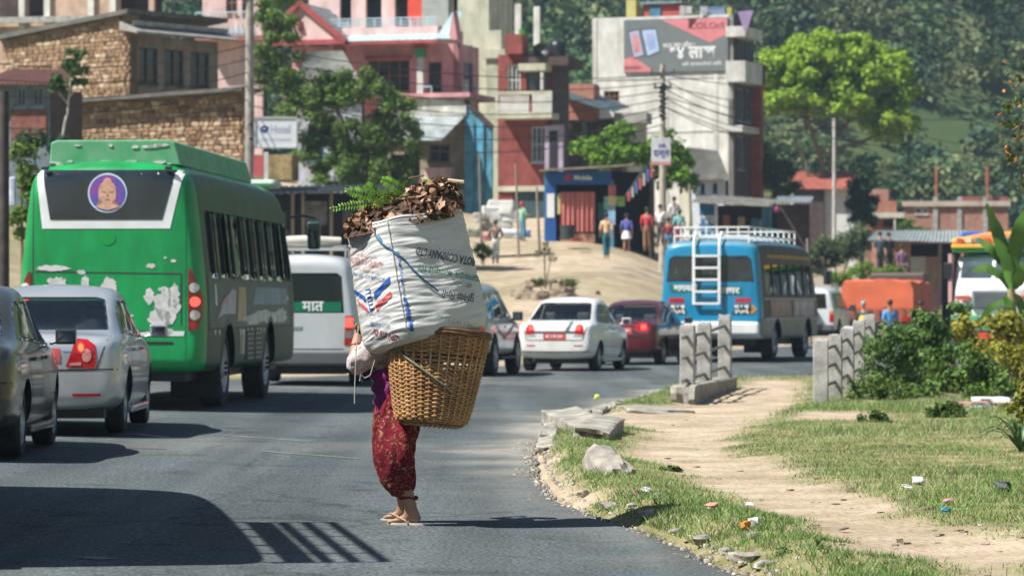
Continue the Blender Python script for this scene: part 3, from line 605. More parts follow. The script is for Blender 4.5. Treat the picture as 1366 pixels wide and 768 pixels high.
# --- tall cream building behind the pink house
b = B('cream_building', 'tall cream plastered building rising behind the pink house', 652, 166, 15)
CO = [(b.u(640), b.u(651), b.z(40), b.z(-20))]
MB().span((b.u(575), 0, 0), (0, 4.5, b.z(-70))).build('wall', CREAM, b.root)
MB().span((.02, -.6, 0), (b.u(673), .8, b.z(42))).build('front_pier', CREAM, b.root); MB().span((-.1, -1.0, b.z(80)), (b.u(688), -.6 - .005, b.z(68))).build('ledge', CREAM, b.root); MB().span((b.u(655), -.85, 0), (b.u(672), -.605, b.z(80.2))).build('pilaster', mat('pilaster_cream', (.50, .52, .38), .85, stain=.32), b.root)
MB().bar((b.u(628), -.06, 0), (b.u(628), -.06, b.z(60)), .1).build('drain_pipe', mat('pipe_grey', (.2, .2, .2), .6), b.root)

# --- dark red house with cream balcony and water tanks
b = B('red_house', 'brick red house with cream balustrade balcony and black water tanks on its roof', 737, 150, 14)
u, z = b.u, b.z; W1 = (u(677), u(694), z(126), z(86)); W2 = (u(702), u(731), z(128), z(90)); W3 = (u(709), u(729), z(216), z(169)); DARKOP = (u(684), u(728), z(312), z(252))
wall(b, 'F', u(664), 0, 0, z(72), .25, BRICKRED, [W1, W2, W3, DARKOP]); window(b, 'F', W1, 0, WHITEW, 3, 2); window(b, 'F', W2, 0, DARKWALL, 2, 1); window(b, 'F', W3, 0, mat('frame_pale', (.45, .50, .55), .7), 3, 2)
MB().span((DARKOP[0], .08, DARKOP[2]), (DARKOP[1], .14, DARKOP[3])).build('shutter', mat('teal_shutter', (.03, .07, .08), .7, stretch=(1, 1, 12), var=.5), b.root)  # dark teal sheet standing in for the dark ground floor opening
MB().span((u(677), -.5, z(72)), (u(700), .6, z(46))).build('roof_parapet', REDP if False else BRICKRED, b.root)
MB().span((u(700), -1.2, z(96)), (u(736), .1, z(87))).build('porch_slab', CREAM, b.root)
for p in (729,): MB().span((u(p), -1.15, z(130)), (u(p) + .12, -1.0, z(96))).build('porch_post', WHITEW, b.root)
sl_ = slab(b, u(672), u(746), -1.4, 0, z(160), z(152), CREAM, 'balcony_floor')
MB().span((u(672), -1.4, z(128)), (u(746), -1.25, z(124))).build('balcony_rail', CREAM, b.root)
for i in range(10): p = 676 + i * 4.2; MB().lathe([(.06, 0), (.09, .2), (.045, .5), (.06, .75)], 8, 0, Matrix.Translation((u(p), -1.32, z(152))) @ Matrix.Diagonal((1, 1, (z(128) - z(152)) / .75, 1))).build('baluster', mat('baluster_white', (.66, .66, .62), .8), b.root, sm=True)
MB().span((u(720), -1.4, z(152)), (u(746), -1.26, z(128))).build('balcony_panel', mat('cream_dull', (.5, .5, .44), .85), b.root); MB().span((u(671), -1.4, z(152)), (u(675), -1.26, z(128))).build('balcony_end', CREAM, b.root)
MB().span((u(664), -.12, z(255)), (u(737), -.004, z(248))).build('lintel_band', CREAM, b.root)
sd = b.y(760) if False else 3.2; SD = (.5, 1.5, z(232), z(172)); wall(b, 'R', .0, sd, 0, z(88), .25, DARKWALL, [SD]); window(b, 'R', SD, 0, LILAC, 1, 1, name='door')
MB().span((u(733), -.9, z(232)), (u(757), -.6, z(168))).build('door_surround', LILAC, b.root); MB().span((u(739), -.93, z(232)), (u(750), -.905, z(176))).build('doorway', DARKROOM, b.root)
for p0, y0_, y1_ in ((686, 4, 46), (711, 8, 60)): MB().span((u(p0), .1, z(y1_)), (u(p0 + 8), .3, z(y0_))).build('bare_column', WHITEW, b.root)
MB().span((u(700), -.3, z(88)), (u(760), 2.5, z(76))).build('roof_slab', DARKWALL, b.root)
tag(MB().lathe([(.001, 0), (.30, 0), (.36, .02), (.36, .5), (.34, .62), (.2, .74), (.12, .78), (.001, .79)], 20, 0, Matrix.Translation(P(744, 78, 150.6)) @ Matrix.Scale(1.05, 4)).build('water_tank', mat('tank_black', (.015, .016, .018), .4), sm=True), 'black plastic water tank with domed lid on the red house roof', 'tank')
tag(MB().lathe([(.001, 0), (.17, .03), (.32, .12), (.36, .2), (.345, .2), (.3, .13), (.001, .03)], 20, 0, Matrix.Translation(P(722, 70, 150)) @ Matrix.Rotation(R(65), 4, 'X')).build('satellite_dish', MATS['tank_black'], sm=True), 'dark round dish beside the water tank on the red house', 'dish')
tag(MB().lathe([(.001, 0), (.12, .0), (.16, .16), (.17, .17), (.15, .17), (.001, .04)], 14, 0, Matrix.Translation(P(696, 45.5, 149.5))).build('bucket', mat('bucket_green', (.10, .60, .08), .5), sm=True), 'bright green bucket on the red parapet', 'bucket')
# --- dark house under a long tin roof
b = B('shaded_house', 'dark shaded house under a long sloping blue grey tin roof', 842, 160, 12)
DO = [(b.u(775), b.u(790), b.z(196), b.z(160)), (b.u(800), b.u(818), b.z(196), b.z(165))]
wall(b, 'F', b.u(752), 0, 0, b.z(158), .2, DARKWALL, DO); [window(b, 'F', o, 0, WINFRAME) for o in DO]; core(b, 'F', b.u(752), 0, 0, b.z(160), .6, .7, DARKROOM)
tin_roof(b, [(b.u(752), -2.2, b.z(128)), (b.u(832), -2.6, b.z(153)), (b.u(834), 1.5, b.z(140)), (b.u(752), 1.5, b.z(108))], mat_=mat('roof_teal', (.25, .36, .38), .5, .3, .2, stain=.32), waves=16)
MB().span((b.u(758), -.5, b.z(160)), (b.u(795), 1.0, b.z(112))).build('brick_storey', mat('brick_orange', (.40, .17, .11), .9, var=.2, vs=6), b.root)
MB().span((b.u(825), -1.2, b.z(166)), (b.u(868), .3, b.z(152))).build('porch_roof', mat('porch_grey', (.34, .33, .30), .9), b.root); MB().span((b.u(838), -.8, 0), (b.u(862), .2, b.z(166.3))).build('porch_wall', CREAM, b.root)
# --- whitewashed building with billboard
b = B('white_building', 'tall whitewashed block building carrying the phone billboard', 978, 168, 20)
u, z = b.u, b.z; VENT = (u(807), u(828), z(133), z(118)); sd = b.y(1012)
wall(b, 'F', u(792), 0, 0, z(19), .25, WHITEW, [VENT]); window(b, 'F', VENT, 0, MATS['frame_brown'], 3, 2)
core(b, 'F', u(792), -.3, 0, z(22), .9, 1.0, DARKROOM)
for p0 in (793, 888, 953): MB().span((u(p0), -.03, 0), (u(p0 + 5), -.002, z(20))).build('pilaster', mat('white_pilaster', (.66, .65, .61), .9, var=.1, stain=.32), b.root)
for r0 in (100, 172): MB().span((u(792), -.035, z(r0 + 3)), (0, -.003, z(r0))).build('floor_band', MATS['white_pilaster'], b.root)
SO = [(sd * .25, sd * .55, z(85), z(45)), (sd * .62, sd * .9, z(85), z(45)), (sd * .2, sd * .5, z(160), z(116)), (sd * .6, sd * .9, z(160), z(116)), (sd * .2, sd * .5, z(225), z(180))]
wall(b, 'R', .0, sd, 0, z(19), .25, DARKWALL, SO)  # flank coloured dark to hold its shade
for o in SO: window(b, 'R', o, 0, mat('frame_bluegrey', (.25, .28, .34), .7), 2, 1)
for r0, r1, w_ in ((36, 50, .7), (82, 110, .7), (168, 176, .55)): MB().span((-.3, -.25, z(r1)), (w_, sd * .75, z(r0))).build('balcony', mat('balcony_white', (.60, .59, .55), .9, var=.12, stain=.32), b.root, bevel=.02)
MB().span((.05, sd * .78, z(108)), (.62, sd * 1.0, z(80))).build('rear_bay', DARKWALL, b.root); MB().span((.0, sd * .86, 0), (.5, sd * 1.02, z(84))).build('rear_bay', BRICKRED, b.root)
SR = (u(858), u(866), z(17), z(2)); MB().span((u(856), .6, z(20)), (u(905), 2.4, z(1))).build('stair_room', mat('stair_red', (.45, .08, .07), .8), b.root); MB().span((u(864), .52, z(19)), (u(878), .597, z(4))).build('stair_door', BLUEP, b.root); MB().span((u(852), .4, z(1)), (u(908), 2.5, z(-2))).build('stair_roof', MATS['roof_teal'], b.root)
MB().span((u(832), .6, z(19)), (u(845), 1.2, z(-6))).build('roof_tank', mat('tank_yellow', (.50, .45, .15), .7), b.root)
# billboard
bw = thing('billboard', 'grey and red billboard with two phones and white Nepali lettering', 'billboard', b.root.location); bw.rotation_euler = b.root.rotation_euler
def bp(px, py, o): return (b.u(px), -o, b.z(py))
def bpoly(pts, o, m_, nm='print'): 
    mb = MB(); mb.add([bp(p_[0], p_[1], o) for p_ in pts], [tuple(range(len(pts)))]); return mb.build(nm, m_, bw)
MB().span(bp(835, 94, .02), bp(972, 23, .12)).build('board', mat('board_grey', (.15, .17, .165), .7, var=.06), bw)
CORAL = mat('board_coral', (.62, .20, .21), .7); 
bpoly([(884, 24), (971, 24), (971, 46), (948, 56)], .124, CORAL); bpoly([(835.5, 93.5), (835.5, 76), (847, 72), (876, 93.5)], .124, CORAL)
def phone(pts, m1, m2):
    cx_ = sum(p_[0] for p_ in pts) / 4; cy_ = sum(p_[1] for p_ in pts) / 4
    bpoly(pts, .126, BLACK, 'phone_frame'); bpoly([(cx_ + (p_[0] - cx_) * .88, cy_ + (p_[1] - cy_) * .92) for p_ in pts], .130, m1, 'phone_screen')
    bpoly([(cx_ + (p_[0] - cx_) * .5, cy_ + (p_[1] - cy_) * .6) for p_ in pts], .134, m2, 'phone_picture')
phone([(840, 38), (855, 35.5), (863, 72), (848, 76)], mat('screen_lilac', (.42, .40, .55), .5), mat('screen_orange', (.70, .36, .28), .5, col2=(.45, .10, .16), vs=2)); phone([(857, 36), (878, 35), (884, 67), (866, 74)], mat('screen_sky', (.40, .52, .70), .5), mat('screen_blue', (.25, .36, .60), .5, col2=(.55, .42, .52), vs=2))
def btext(s, px, py, h, wpx, m_, o=.136, bold=0.0):
    V, Fc = text_mesh(s, 1.0, bold); x0 = min(v[0] for v in V); x1 = max(v[0] for v in V); y0 = min(v[1] for v in V); y1 = max(v[1] for v in V)
    return decal('lettering', [((x - (x0 + x1) / 2) / (x1 - x0) * wpx, (y - (y0 + y1) / 2) / (y1 - y0) * h) for x, y in V], Fc, lambda x, y: Vector(bp(px + x, py - y, o)), m_, bw, 30)
btext('COLOrS', 945, 33.5, 8, 46, mat('letter_dark_red', (.20, .05, .06), .7), bold=.01); btext('सात सय जीत !', 908, 58, 8, 42, WHITEP, bold=.015); btext('१४ लाख', 926, 70, 18, 60, WHITEP, bold=.03); btext('सबै जानकारीको लािग', 938, 84, 6, 52, WHITEP, bold=.01); btext('GOGO', 847, 87.5, 4.5, 22, MATS['letter_dark_red'], bold=.02)
# laundry on the roof of the white building
ln_a, ln_b = P(905, 10, 168.5), P(1004, 6, 168)
tag(MB().tube([ln_a, (ln_a + ln_b) / 2 - Vector((0, 0, .15)), ln_b], .015, 5).build('washing_line', BLACK), 'washing line across the white building roof', 'washing line')
for i, (p0, p1, y1_, c_, nm) in enumerate([(907, 914, 20, (.6, .6, .6), 'white'), (915, 923, 19, (.62, .62, .60), 'off white'), (934, 944, 20, (.65, .66, .68), 'bright white'), (945, 967, 19, (.25, .36, .52), 'blue'), (970, 976, 20, (.62, .56, .10), 'yellow')]):
    tag(MB().span(P(p0, 8 + i * .5, 168.4), P(p1, y1_, 168.45)).build('hanging_laundry', mat('laundry_%d' % i, c_, .9)), '%s cloth hanging on the roof washing line' % nm, 'laundry')
mb = MB().prism([(P(984, 16, 167).x, P(0, 16, 167).z), (P(1005, 14, 167).x, P(0, 14, 167).z), (P(996, 42, 167).x, P(0, 42, 167).z), (P(992, 40, 167).x, P(0, 40, 167).z)], 166.9, 166.94, 'y'); tag(mb.build('hanging_laundry', mat('laundry_purple', (.42, .30, .50), .9)), 'purple cloth hanging at the white building\'s corner', 'laundry')
# --- small grey roofed house below
b = B('grey_roof_house', 'small white house with steep grey roof beside the white building', 966, 158, 22)
HO_ = [(b.u(935), b.u(941), b.z(258), b.z(244)), (b.u(951), b.u(957), b.z(258), b.z(244))]
wall(b, 'F', b.u(922), 0, 0, b.z(238), .2, mat('white_wall_blue', (.52, .56, .60), .9), HO_); [window(b, 'F', o, 0, BLUEP, 1, 1) for o in HO_]; core(b, 'F', b.u(922), 0, 0, b.z(240), .5, .6, DARKROOM)
tin_roof(b, [(b.u(918), -.5, b.z(240)), (b.u(978), -.5, b.z(240)), (b.u(938), 2.2, b.z(198)), (b.u(896), 2.2, b.z(192))], mat_=mat('roof_tile_grey', (.16, .155, .14), .9, var=.2, stain=.32), waves=20); MB().span((b.u(905), .2, 0), (b.u(922), 1.2, b.z(226))).build('end_wall', CREAM, b.root)
# --- blue shop
b = B('blue_shop', 'blue fronted roadside shop with pink curtain and flat tin roof', 868, 138, 6)
u, z = b.u, b.z
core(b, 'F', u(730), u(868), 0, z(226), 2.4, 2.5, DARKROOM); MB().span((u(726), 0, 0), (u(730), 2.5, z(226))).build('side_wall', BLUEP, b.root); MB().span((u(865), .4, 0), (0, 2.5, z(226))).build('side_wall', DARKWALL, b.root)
MB().span((u(730), -.06, z(246)), (u(816), .10, z(228))).build('sign_board', mat('shop_blue', (.010, .085, .30), .6, var=.1), b.root)
V, Fc = text_mesh('Mobile', .26, .008); decal('lettering', [(x + u(778), y + z(237)) for x, y in V], Fc, lambda x, y: Vector((x, -.065, y)), WHITEP, b.root, 30); MB().lathe([(.001, 0), (.16, 0), (.16, .01), (.001, .011)], 16, 0, Matrix.Translation((u(759), -.064, z(237))) @ Matrix.Rotation(R(90), 4, 'X')).build('sign_dot', REDP, b.root)
MB().span((u(728), -.10, 0), (u(742), .12, z(246))).build('blue_pillar', MATS['shop_blue'], b.root); MB().span((u(730), -.13, z(290)), (u(740), -.103, z(258))).build('pillar_poster', WHITEP, b.root)
cu = MB(); n = 40; vs_ = []
for i in range(n + 1):
    x = u(748) + (u(794) - u(748)) * i / n; o = .07 * math.sin(i * 1.15) + .03 * math.sin(i * .4); vs_ += [(x, -.12 + o, z(256)), (x, -.12 + o * 1.5, z(309))]
cu.add(vs_, [(2 * i, 2 * i + 1, 2 * i + 3, 2 * i + 2) for i in range(n)]); cu.build('curtain', mat('curtain_coral', (.58, .20, .17), .9, var=.12), b.root, sm=True, angle=180)
MB().span((u(748), -.10, 0), (u(794), .2, z(311))).build('plinth', BRICKPALE, b.root)
MB().span((u(812), -.05, 0), (u(819), .15, z(240))).build('post', BLUEP, b.root)
for i, (p0, p1, r0, r1, c_) in enumerate([(812, 822, 247, 262, (.5, .15, .15)), (812, 823, 262, 274, (.60, .52, .25)), (811, 821, 274, 300, (.25, .42, .60)), (806, 812, 262, 280, (.2, .5, .4)), (824, 834, 262, 275, (.25, .42, .12)), (744, 749, 258, 285, (.5, .45, .2))]): MB().span((u(p0), -.10, z(r1)), (u(p1), -.06, z(r0))).build('hanging_poster', mat('poster_%d' % i, c_, .8, var=.3, vs=5), b.root)
MB().span((u(796), .6, z(318)), (u(806), .9, z(270))).build('shelf_goods', mat('goods_teal', (.05, .2, .22), .7), b.root)
tin_roof(b, [(u(722), -.7, z(228)), (u(846), -.7, z(221)), (u(846), 2.6, z(216)), (u(722), 2.6, z(222))], mat_=mat('roof_dark_tin', (.17, .16, .15), .8, var=.3), waves=24); MB().bar((u(722), -.72, z(228)), (u(846), -.72, z(221)), .06).build('roof_batten', WOODGREY, b.root)
MB().prism([(u(838), z(262)), (u(866), z(222)), (u(867), z(225)), (u(842), z(266))], -2.0, .8, 'y').build('awning_cloth', mat('awning_dark', (.05, .07, .07), .8, var=.4), b.root)
for i in range(7): p = 842 + i * 5; MB().span((u(p), -2.03, z(270 - i * 5)), (u(p + 3), -1.98, z(258 - i * 6))).build('hanging_packet', mat('packet_%d' % (i % 3), [(.5, .1, .1), (.45, .4, .35), (.1, .15, .4)][i % 3], .6), b.root)
tag(MB().lathe([(.001, 0), (.26, 0), (.30, .55), (.31, .56), (.28, .56), (.001, .1)], 16, 0, Matrix.Translation(P(757, 319.5, 134.5))).build('dustbin', mat('bin_dark', (.03, .04, .045), .6), sm=True), 'dark plastic bin before the pink curtain', 'bin')
tag(MB().lathe([(.001, 0), (.2, 0), (.26, .13), (.23, .13), (.001, .03)], 14, 0, Matrix.Translation(P(769, 322, 133))).build('basin', mat('basin_red', (.40, .07, .05), .6), sm=True), 'red basin on the ground beside the dark bin', 'basin')
# --- second stall
b = B('blue_stall', 'stall with patched tin roof and blue lettered board behind the blue minibus', 1040, 143, 8)
u, z = b.u, b.z
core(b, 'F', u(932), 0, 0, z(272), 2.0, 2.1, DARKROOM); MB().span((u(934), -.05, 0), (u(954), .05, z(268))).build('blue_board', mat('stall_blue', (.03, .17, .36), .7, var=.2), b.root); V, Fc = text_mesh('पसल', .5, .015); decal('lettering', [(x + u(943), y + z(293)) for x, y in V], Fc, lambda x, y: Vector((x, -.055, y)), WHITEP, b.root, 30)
MB().span((u(954), -.08, 0), (u(958), .06, z(268))).build('post', WHITEP, b.root); MB().span((u(1026), -.08, 0), (u(1030), .06, z(272))).build('post', BLUEP, b.root); MB().span((u(1016), .2, 0), (u(1026), .3, z(276))).build('blue_panel', BLUEP, b.root)
for i, (p0, r0) in enumerate(((982, 288), (1000, 290), (962, 286), (1010, 292))): MB().span((u(p0), 1.2, z(r0 + 14)), (u(p0 + 9), 1.5, z(r0))).build('stored_goods', mat('goods_%d' % i, [(.35, .28, .2), (.08, .2, .3), (.3, .12, .08), (.3, .3, .3)][i], .8), b.root)
tin_roof(b, [(u(926), -1.0, z(270)), (u(1032), -1.0, z(276)), (u(1034), 2.2, z(264)), (u(930), 2.2, z(256))], mat_=mat('patched_tin', (.40, .38, .33), .7, .1, .35, 3, stain=.32), waves=22); tin_roof(b, [(u(1034), -.5, z(270)), (u(1082), -.5, z(270)), (u(1082), 2.0, z(260)), (u(1034), 2.0, z(260))], 'side_roof', TIN, None and 0 or 10)
core(b, 'F', u(1034), u(1078), 0, z(272), .9, 1.0, DARKWALL, name='side_back_wall'); MB().lathe([(.001, 0), (.14, .05), (.14, .2), (.001, .26)], 10, 0, Matrix.Translation((u(1036), -.3, z(284)))).build('hanging_bag', mat('bag_pink', (.5, .12, .3), .6), b.root, sm=True)
# --- red roofed house, brick houses and tin shed on the right
b = B('red_roof_house', 'house with red roof and white wall behind the lime green tree', 1142, 188, 10)
RO = [(b.u(1070), b.u(1082), b.z(262), b.z(252))]
wall(b, 'F', b.u(1056), 0, 0, b.z(250), .2, mat('white_house_wall', (.60, .60, .58), .9), []); tin_roof(b, [(b.u(1052), -.6, b.z(252)), (.3, -.6, b.z(252)), (.1, 2.5, b.z(226)), (b.u(1060), 2.5, b.z(226))], mat_=mat('roof_red', (.42, .13, .09), .8, var=.2, stain=.32), waves=22)
MB().span((b.u(1060), -.3, 0), (b.u(1100), -.01, b.z(252.5))).build('brown_porch', DARKWALL, b.root)
b = B('brick_house', 'orange brick house with cream ledge beside the long brick wall', 1196, 182, 10)
BO = [(b.u(1178), b.u(1192), b.z(303), b.z(292))]
wall(b, 'F', b.u(1158), 0, 0, b.z(268), .2, mat('brick_warm', (.36, .15, .10), .9, var=.2, vs=5, stain=.32), BO); window(b, 'F', BO[0], 0, WINFRAME); core(b, 'F', b.u(1158), 0, 0, b.z(270), .5, .6, DARKROOM); MB().span((b.u(1156), -.9, b.z(291)), (.5, -.02, b.z(284))).build('porch_slab', CREAM, b.root); MB().span((b.u(1194), -.85, 0), (b.u(1196), -.7, b.z(291))).build('porch_post', WHITEW, b.root); MB().span((b.u(1160), .3, b.z(268)), (b.u(1185), 2, b.z(252))).build('roof_parapet', BRICKPALE, b.root)
b = B('brick_wall_house', 'long pale brick building with bare concrete columns and rust red rods', 1345, 178, 6)
KO = [(b.u(1222), b.u(1231), b.z(285), b.z(276)), (b.u(1233), b.u(1239), b.z(285), b.z(276))]
wall(b, 'F', b.u(1208), 0, 0, b.z(270), .2, BRICKPALE, KO); [window(b, 'F', o, 0, WHITEW, 1, 1) for o in KO]; core(b, 'F', b.u(1208), 0, 0, b.z(272), .5, .6, DARKROOM)
for p in (1246, 1278, 1312): MB().span((b.u(p), -.08, 0), (b.u(p + 6), -.003, b.z(262))).build('column', CONCRETE, b.root)
MB().span((b.u(1205), -.15, b.z(275)), (.1, .1, b.z(268))).build('beam', mat('beam_pale', (.48, .40, .33), .9), b.root)
for p in (1250, 1317): MB().bar((b.u(p), .02, b.z(268)), (b.u(p), .02, b.z(222)), .14).build('rebar_column', mat('rebar_rust', (.36, .13, .08), .9), b.root)
MB().span((b.u(1285), .3, b.z(268)), (b.u(1345), 3, b.z(262))).build('roof_brick', mat('brick_dark_red', (.30, .10, .08), .9), b.root)
b = B('tin_shed', 'brick shed with flat grey tin roof and dark open bay', 1292, 140, 8)
u, z = b.u, b.z; SO = [(u(1216), u(1252), z(342), z(325)), (u(1254), u(1288), 0, z(325))]
wall(b, 'F', u(1165), 0, 0, z(320), .2, BRICKPALE, SO, name='brick_wall'); core(b, 'F', u(1165), 0, 0, z(322), 1.4, 1.5, DARKROOM); MB().span((u(1216), -.05, 0), (u(1236), -.004, z(342))).build('cement_panel', mat('cement_tan', (.42, .36, .28), .9), b.root); MB().span((u(1254), -.12, 0), (u(1257), -.01, z(322))).build('post', WOODGREY, b.root)
tin_roof(b, [(u(1160), -1.2, z(320)), (u(1294), -1.2, z(324)), (u(1290), 2.8, z(305)), (u(1168), 2.8, z(305))], mat_=mat('shed_tin', (.34, .38, .38), .6, .2, .2, stain=.32), waves=26); MB().span((u(1282), -.4, z(318)), (u(1316), 1.0, z(309))).build('blue_tarp', mat('tarp_blue', (.03, .12, .42), .7), b.root, bevel=.1)
# ================================================================== vehicles
def loft(stations, rings, sub=2, crease=None):
    """mirrored cage: every station is (y, [(x,z)...]) from bottom centre to top centre; smoothed"""
    k = rings; V = []; Fc = []
    for y, pr in stations:
        full = [(x, y, z) for x, z in pr] + [(-x, y, z) for x, z in pr[-2:0:-1]]
        V += full
    n = 2 * k - 2; S = len(stations)
    for i in range(S - 1):
        for j in range(n): Fc.append((i * n + j, i * n + (j + 1) % n, (i + 1) * n + (j + 1) % n, (i + 1) * n + j))
    for b, fl in ((0, False), ((S - 1) * n, True)):            # end caps as strips of quads
        for j in range(k - 1):
            q = [b + j, b + j + 1, b + (n - j - 1) % n, b + (n - j) % n]
            q = [x for i_, x in enumerate(q) if x not in q[:i_]]
            if len(q) > 2: Fc.append(tuple(reversed(q)) if fl else tuple(q))
    me = bpy.data.meshes.new('loft'); me.from_pydata(V, [], Fc); me.validate()
    bm = bmesh.new(); bm.from_mesh(me); bmesh.ops.recalc_face_normals(bm, faces=bm.faces); bm.to_mesh(me); bm.free()
    def setup(o): m = o.modifiers.new('s', 'SUBSURF'); m.levels = sub
    return evaluate(me, setup)
def arches(me, axles, r, zc, x0, x1):
    """wheel housings cut out of the body; the cutter's faces take slot 1"""
    mb = MB()
    for y in axles:
        for s in (-1, 1):
            mb.lathe([(0.001, x0 if s > 0 else -x1), (r, x0 if s > 0 else -x1), (r, x1 if s > 0 else -x0), (.001, x1 if s > 0 else -x0)], 28, 1, Matrix.Translation((0, y, zc)) @ Matrix.Rotation(R(90), 4, 'Y'))
    cm = mb.mesh('cut')
    bm = bmesh.new(); bm.from_mesh(cm); bmesh.ops.remove_doubles(bm, verts=bm.verts, dist=.004); bmesh.ops.recalc_face_normals(bm, faces=bm.faces); bm.to_mesh(cm); bm.free()
    [x.materials.append(q_) for x in (me, cm) for q_ in (RUBBER, BLACK)]
    def setup(o):
        c = bpy.data.objects.new('c', cm); tmp.collection.objects.link(c)
        m = o.modifiers.new('b', 'BOOLEAN'); m.operation = 'DIFFERENCE'; m.object = c; m.solver = 'EXACT'; return [c]
    return evaluate(me, setup)
AX = {'x': 0, 'y': 1}
def _planes(poly, ax):
    cx = sum(p[0] for p in poly) / len(poly); cz = sum(p[1] for p in poly) / len(poly)
    for (a, b), (c, d) in zip(poly, poly[1:] + poly[:1]):
        n = Vector((d - b, -(c - a)))
        if n.dot(Vector((cx - a, cz - b))) > 0: n = -n
        co = (0, a, b) if ax == 'x' else (a, 0, b); no = (0, n.x, n.y) if ax == 'x' else (n.x, 0, n.y)
        yield Vector(co), Vector(no).normalized()
def _inside(c, pl, eps=1e-4): return all((c - co).dot(no) < eps for co, no in pl)
def pane_from(me, poly, ax, lo, hi, off, name, mat_, parent, rim=0.0, rimmat=None):
    """a convex piece of the body's own surface, pushed by off along its normals (ax: direction looked along)"""
    bm = bmesh.new(); bm.from_mesh(me); i = AX[ax]
    bmesh.ops.delete(bm, geom=[f for f in bm.faces if not lo < f.calc_center_median()[i] < hi], context='FACES')
    for co, no in _planes(poly, ax):
        bmesh.ops.bisect_plane(bm, geom=bm.verts[:] + bm.edges[:] + bm.faces[:], plane_co=co, plane_no=no, clear_outer=True)
    bm.normal_update()
    if rim:
        rf = bmesh.ops.inset_region(bm, faces=bm.faces[:], thickness=rim, use_boundary=True, use_even_offset=True)['faces']
        for f in bm.faces: f.material_index = 0
        for f in rf: f.material_index = 1
    else:
        for f in bm.faces: f.material_index = 0
    for v in bm.verts: v.co += v.normal * off
    m = bpy.data.meshes.new(name); bm.to_mesh(m); bm.free(); shade(m, 60)
    o = link(name, m, [mat_, rimmat or BLACK], parent); return o
def cut_hole(me, poly, ax, lo, hi):
    bm = bmesh.new(); bm.from_mesh(me); i = AX[ax]; j = 1 - i; pl = list(_planes(poly, ax))
    x0 = min(p[0] for p in poly) - .25; x1 = max(p[0] for p in poly) + .25; z0 = min(p[1] for p in poly) - .25; z1 = max(p[1] for p in poly) + .25
    def near(f):
        c = f.calc_center_median(); return lo < c[i] < hi and x0 < c[j] < x1 and z0 < c[2] < z1
    for co, no in pl:
        fs = [f for f in bm.faces if near(f)]; g = set(fs)
        for f in fs: g.update(f.edges); g.update(f.verts)
        bmesh.ops.bisect_plane(bm, geom=list(g), plane_co=co, plane_no=no)
    bmesh.ops.delete(bm, geom=[f for f in bm.faces if near(f) and _inside(f.calc_center_median(), pl)], context='FACES')
    bm.to_mesh(me); bm.free()
def mirror_poly(p): return [(-a, b) for a, b in p]

def wheel_meshes(r, w, spokes=5, steel=False):
    t = MB(); t.lathe([(r * .62, -w / 2 + .01), (r * .70, -w / 2), (r * .93, -w / 2 + .005), (r, -w / 2 + .03), (r, w / 2 - .03), (r * .93, w / 2 - .005), (r * .70, w / 2), (r * .62, w / 2 - .01)], 32)
    rim = MB(); rim.lathe([(r * .66, w / 2 - .012), (r * .62, w / 2 - .008), (r * .58, w / 2 - .03), (r * .56, w / 2 - .10)], 32, 0)
    rim.lathe([(r * .57, w / 2 - .11), (.001, w / 2 - .10)], 24, 1)
    if steel:
        rim.lathe([(r * .58, w / 2 - .05), (r * .45, w / 2 - .02), (r * .30, w / 2 - .05), (r * .22, w / 2 + .0), (.001, w / 2 + .01)], 24, 0)
        for a in range(8):
            q = a * math.pi / 4; rim.tube([(math.cos(q) * r * .16, math.sin(q) * r * .16, w / 2), (math.cos(q) * r * .16, math.sin(q) * r * .16, w / 2 + .025)], .016, 6, 1)
    else:
        for a in range(spokes * 2 if spokes < 7 else spokes):
            q = 2 * math.pi * (a // 2 + (.13 if a % 2 else -.13)) / spokes if spokes < 7 else 2 * math.pi * a / spokes
            rim.bar((math.cos(q) * r * .1, math.sin(q) * r * .1, w / 2 - .03), (math.cos(q) * r * .6, math.sin(q) * r * .6, w / 2 - .03), r * .10, .03)
        rim.lathe([(r * .17, w / 2 - .06), (r * .16, w / 2 - .012), (.001, w / 2 - .008)], 16, 0)
    tm = t.mesh('tyre'); shade(tm, 35); rm = rim.mesh('rim'); shade(rm, 30)
    tm.materials.append(RUBBER); rm.materials.append(ALLOY if not steel else mat('steel_rim', (.5, .5, .5), .5, .2)); rm.materials.append(DARKM)
    return tm, rm
def add_wheels(root, spots, meshes):
    """spots: (x, y, z); the outer face looks away from the car's middle"""
    for x, y, z in spots:
        wl = bpy.data.objects.new('wheel', None); C.objects.link(wl); wl.parent = root; wl.location = (x, y, z)
        wl.rotation_euler = (0, R(90 if x > 0 else -90), 0)
        link('tyre', meshes[0], None, wl); link('rim', meshes[1], None, wl)

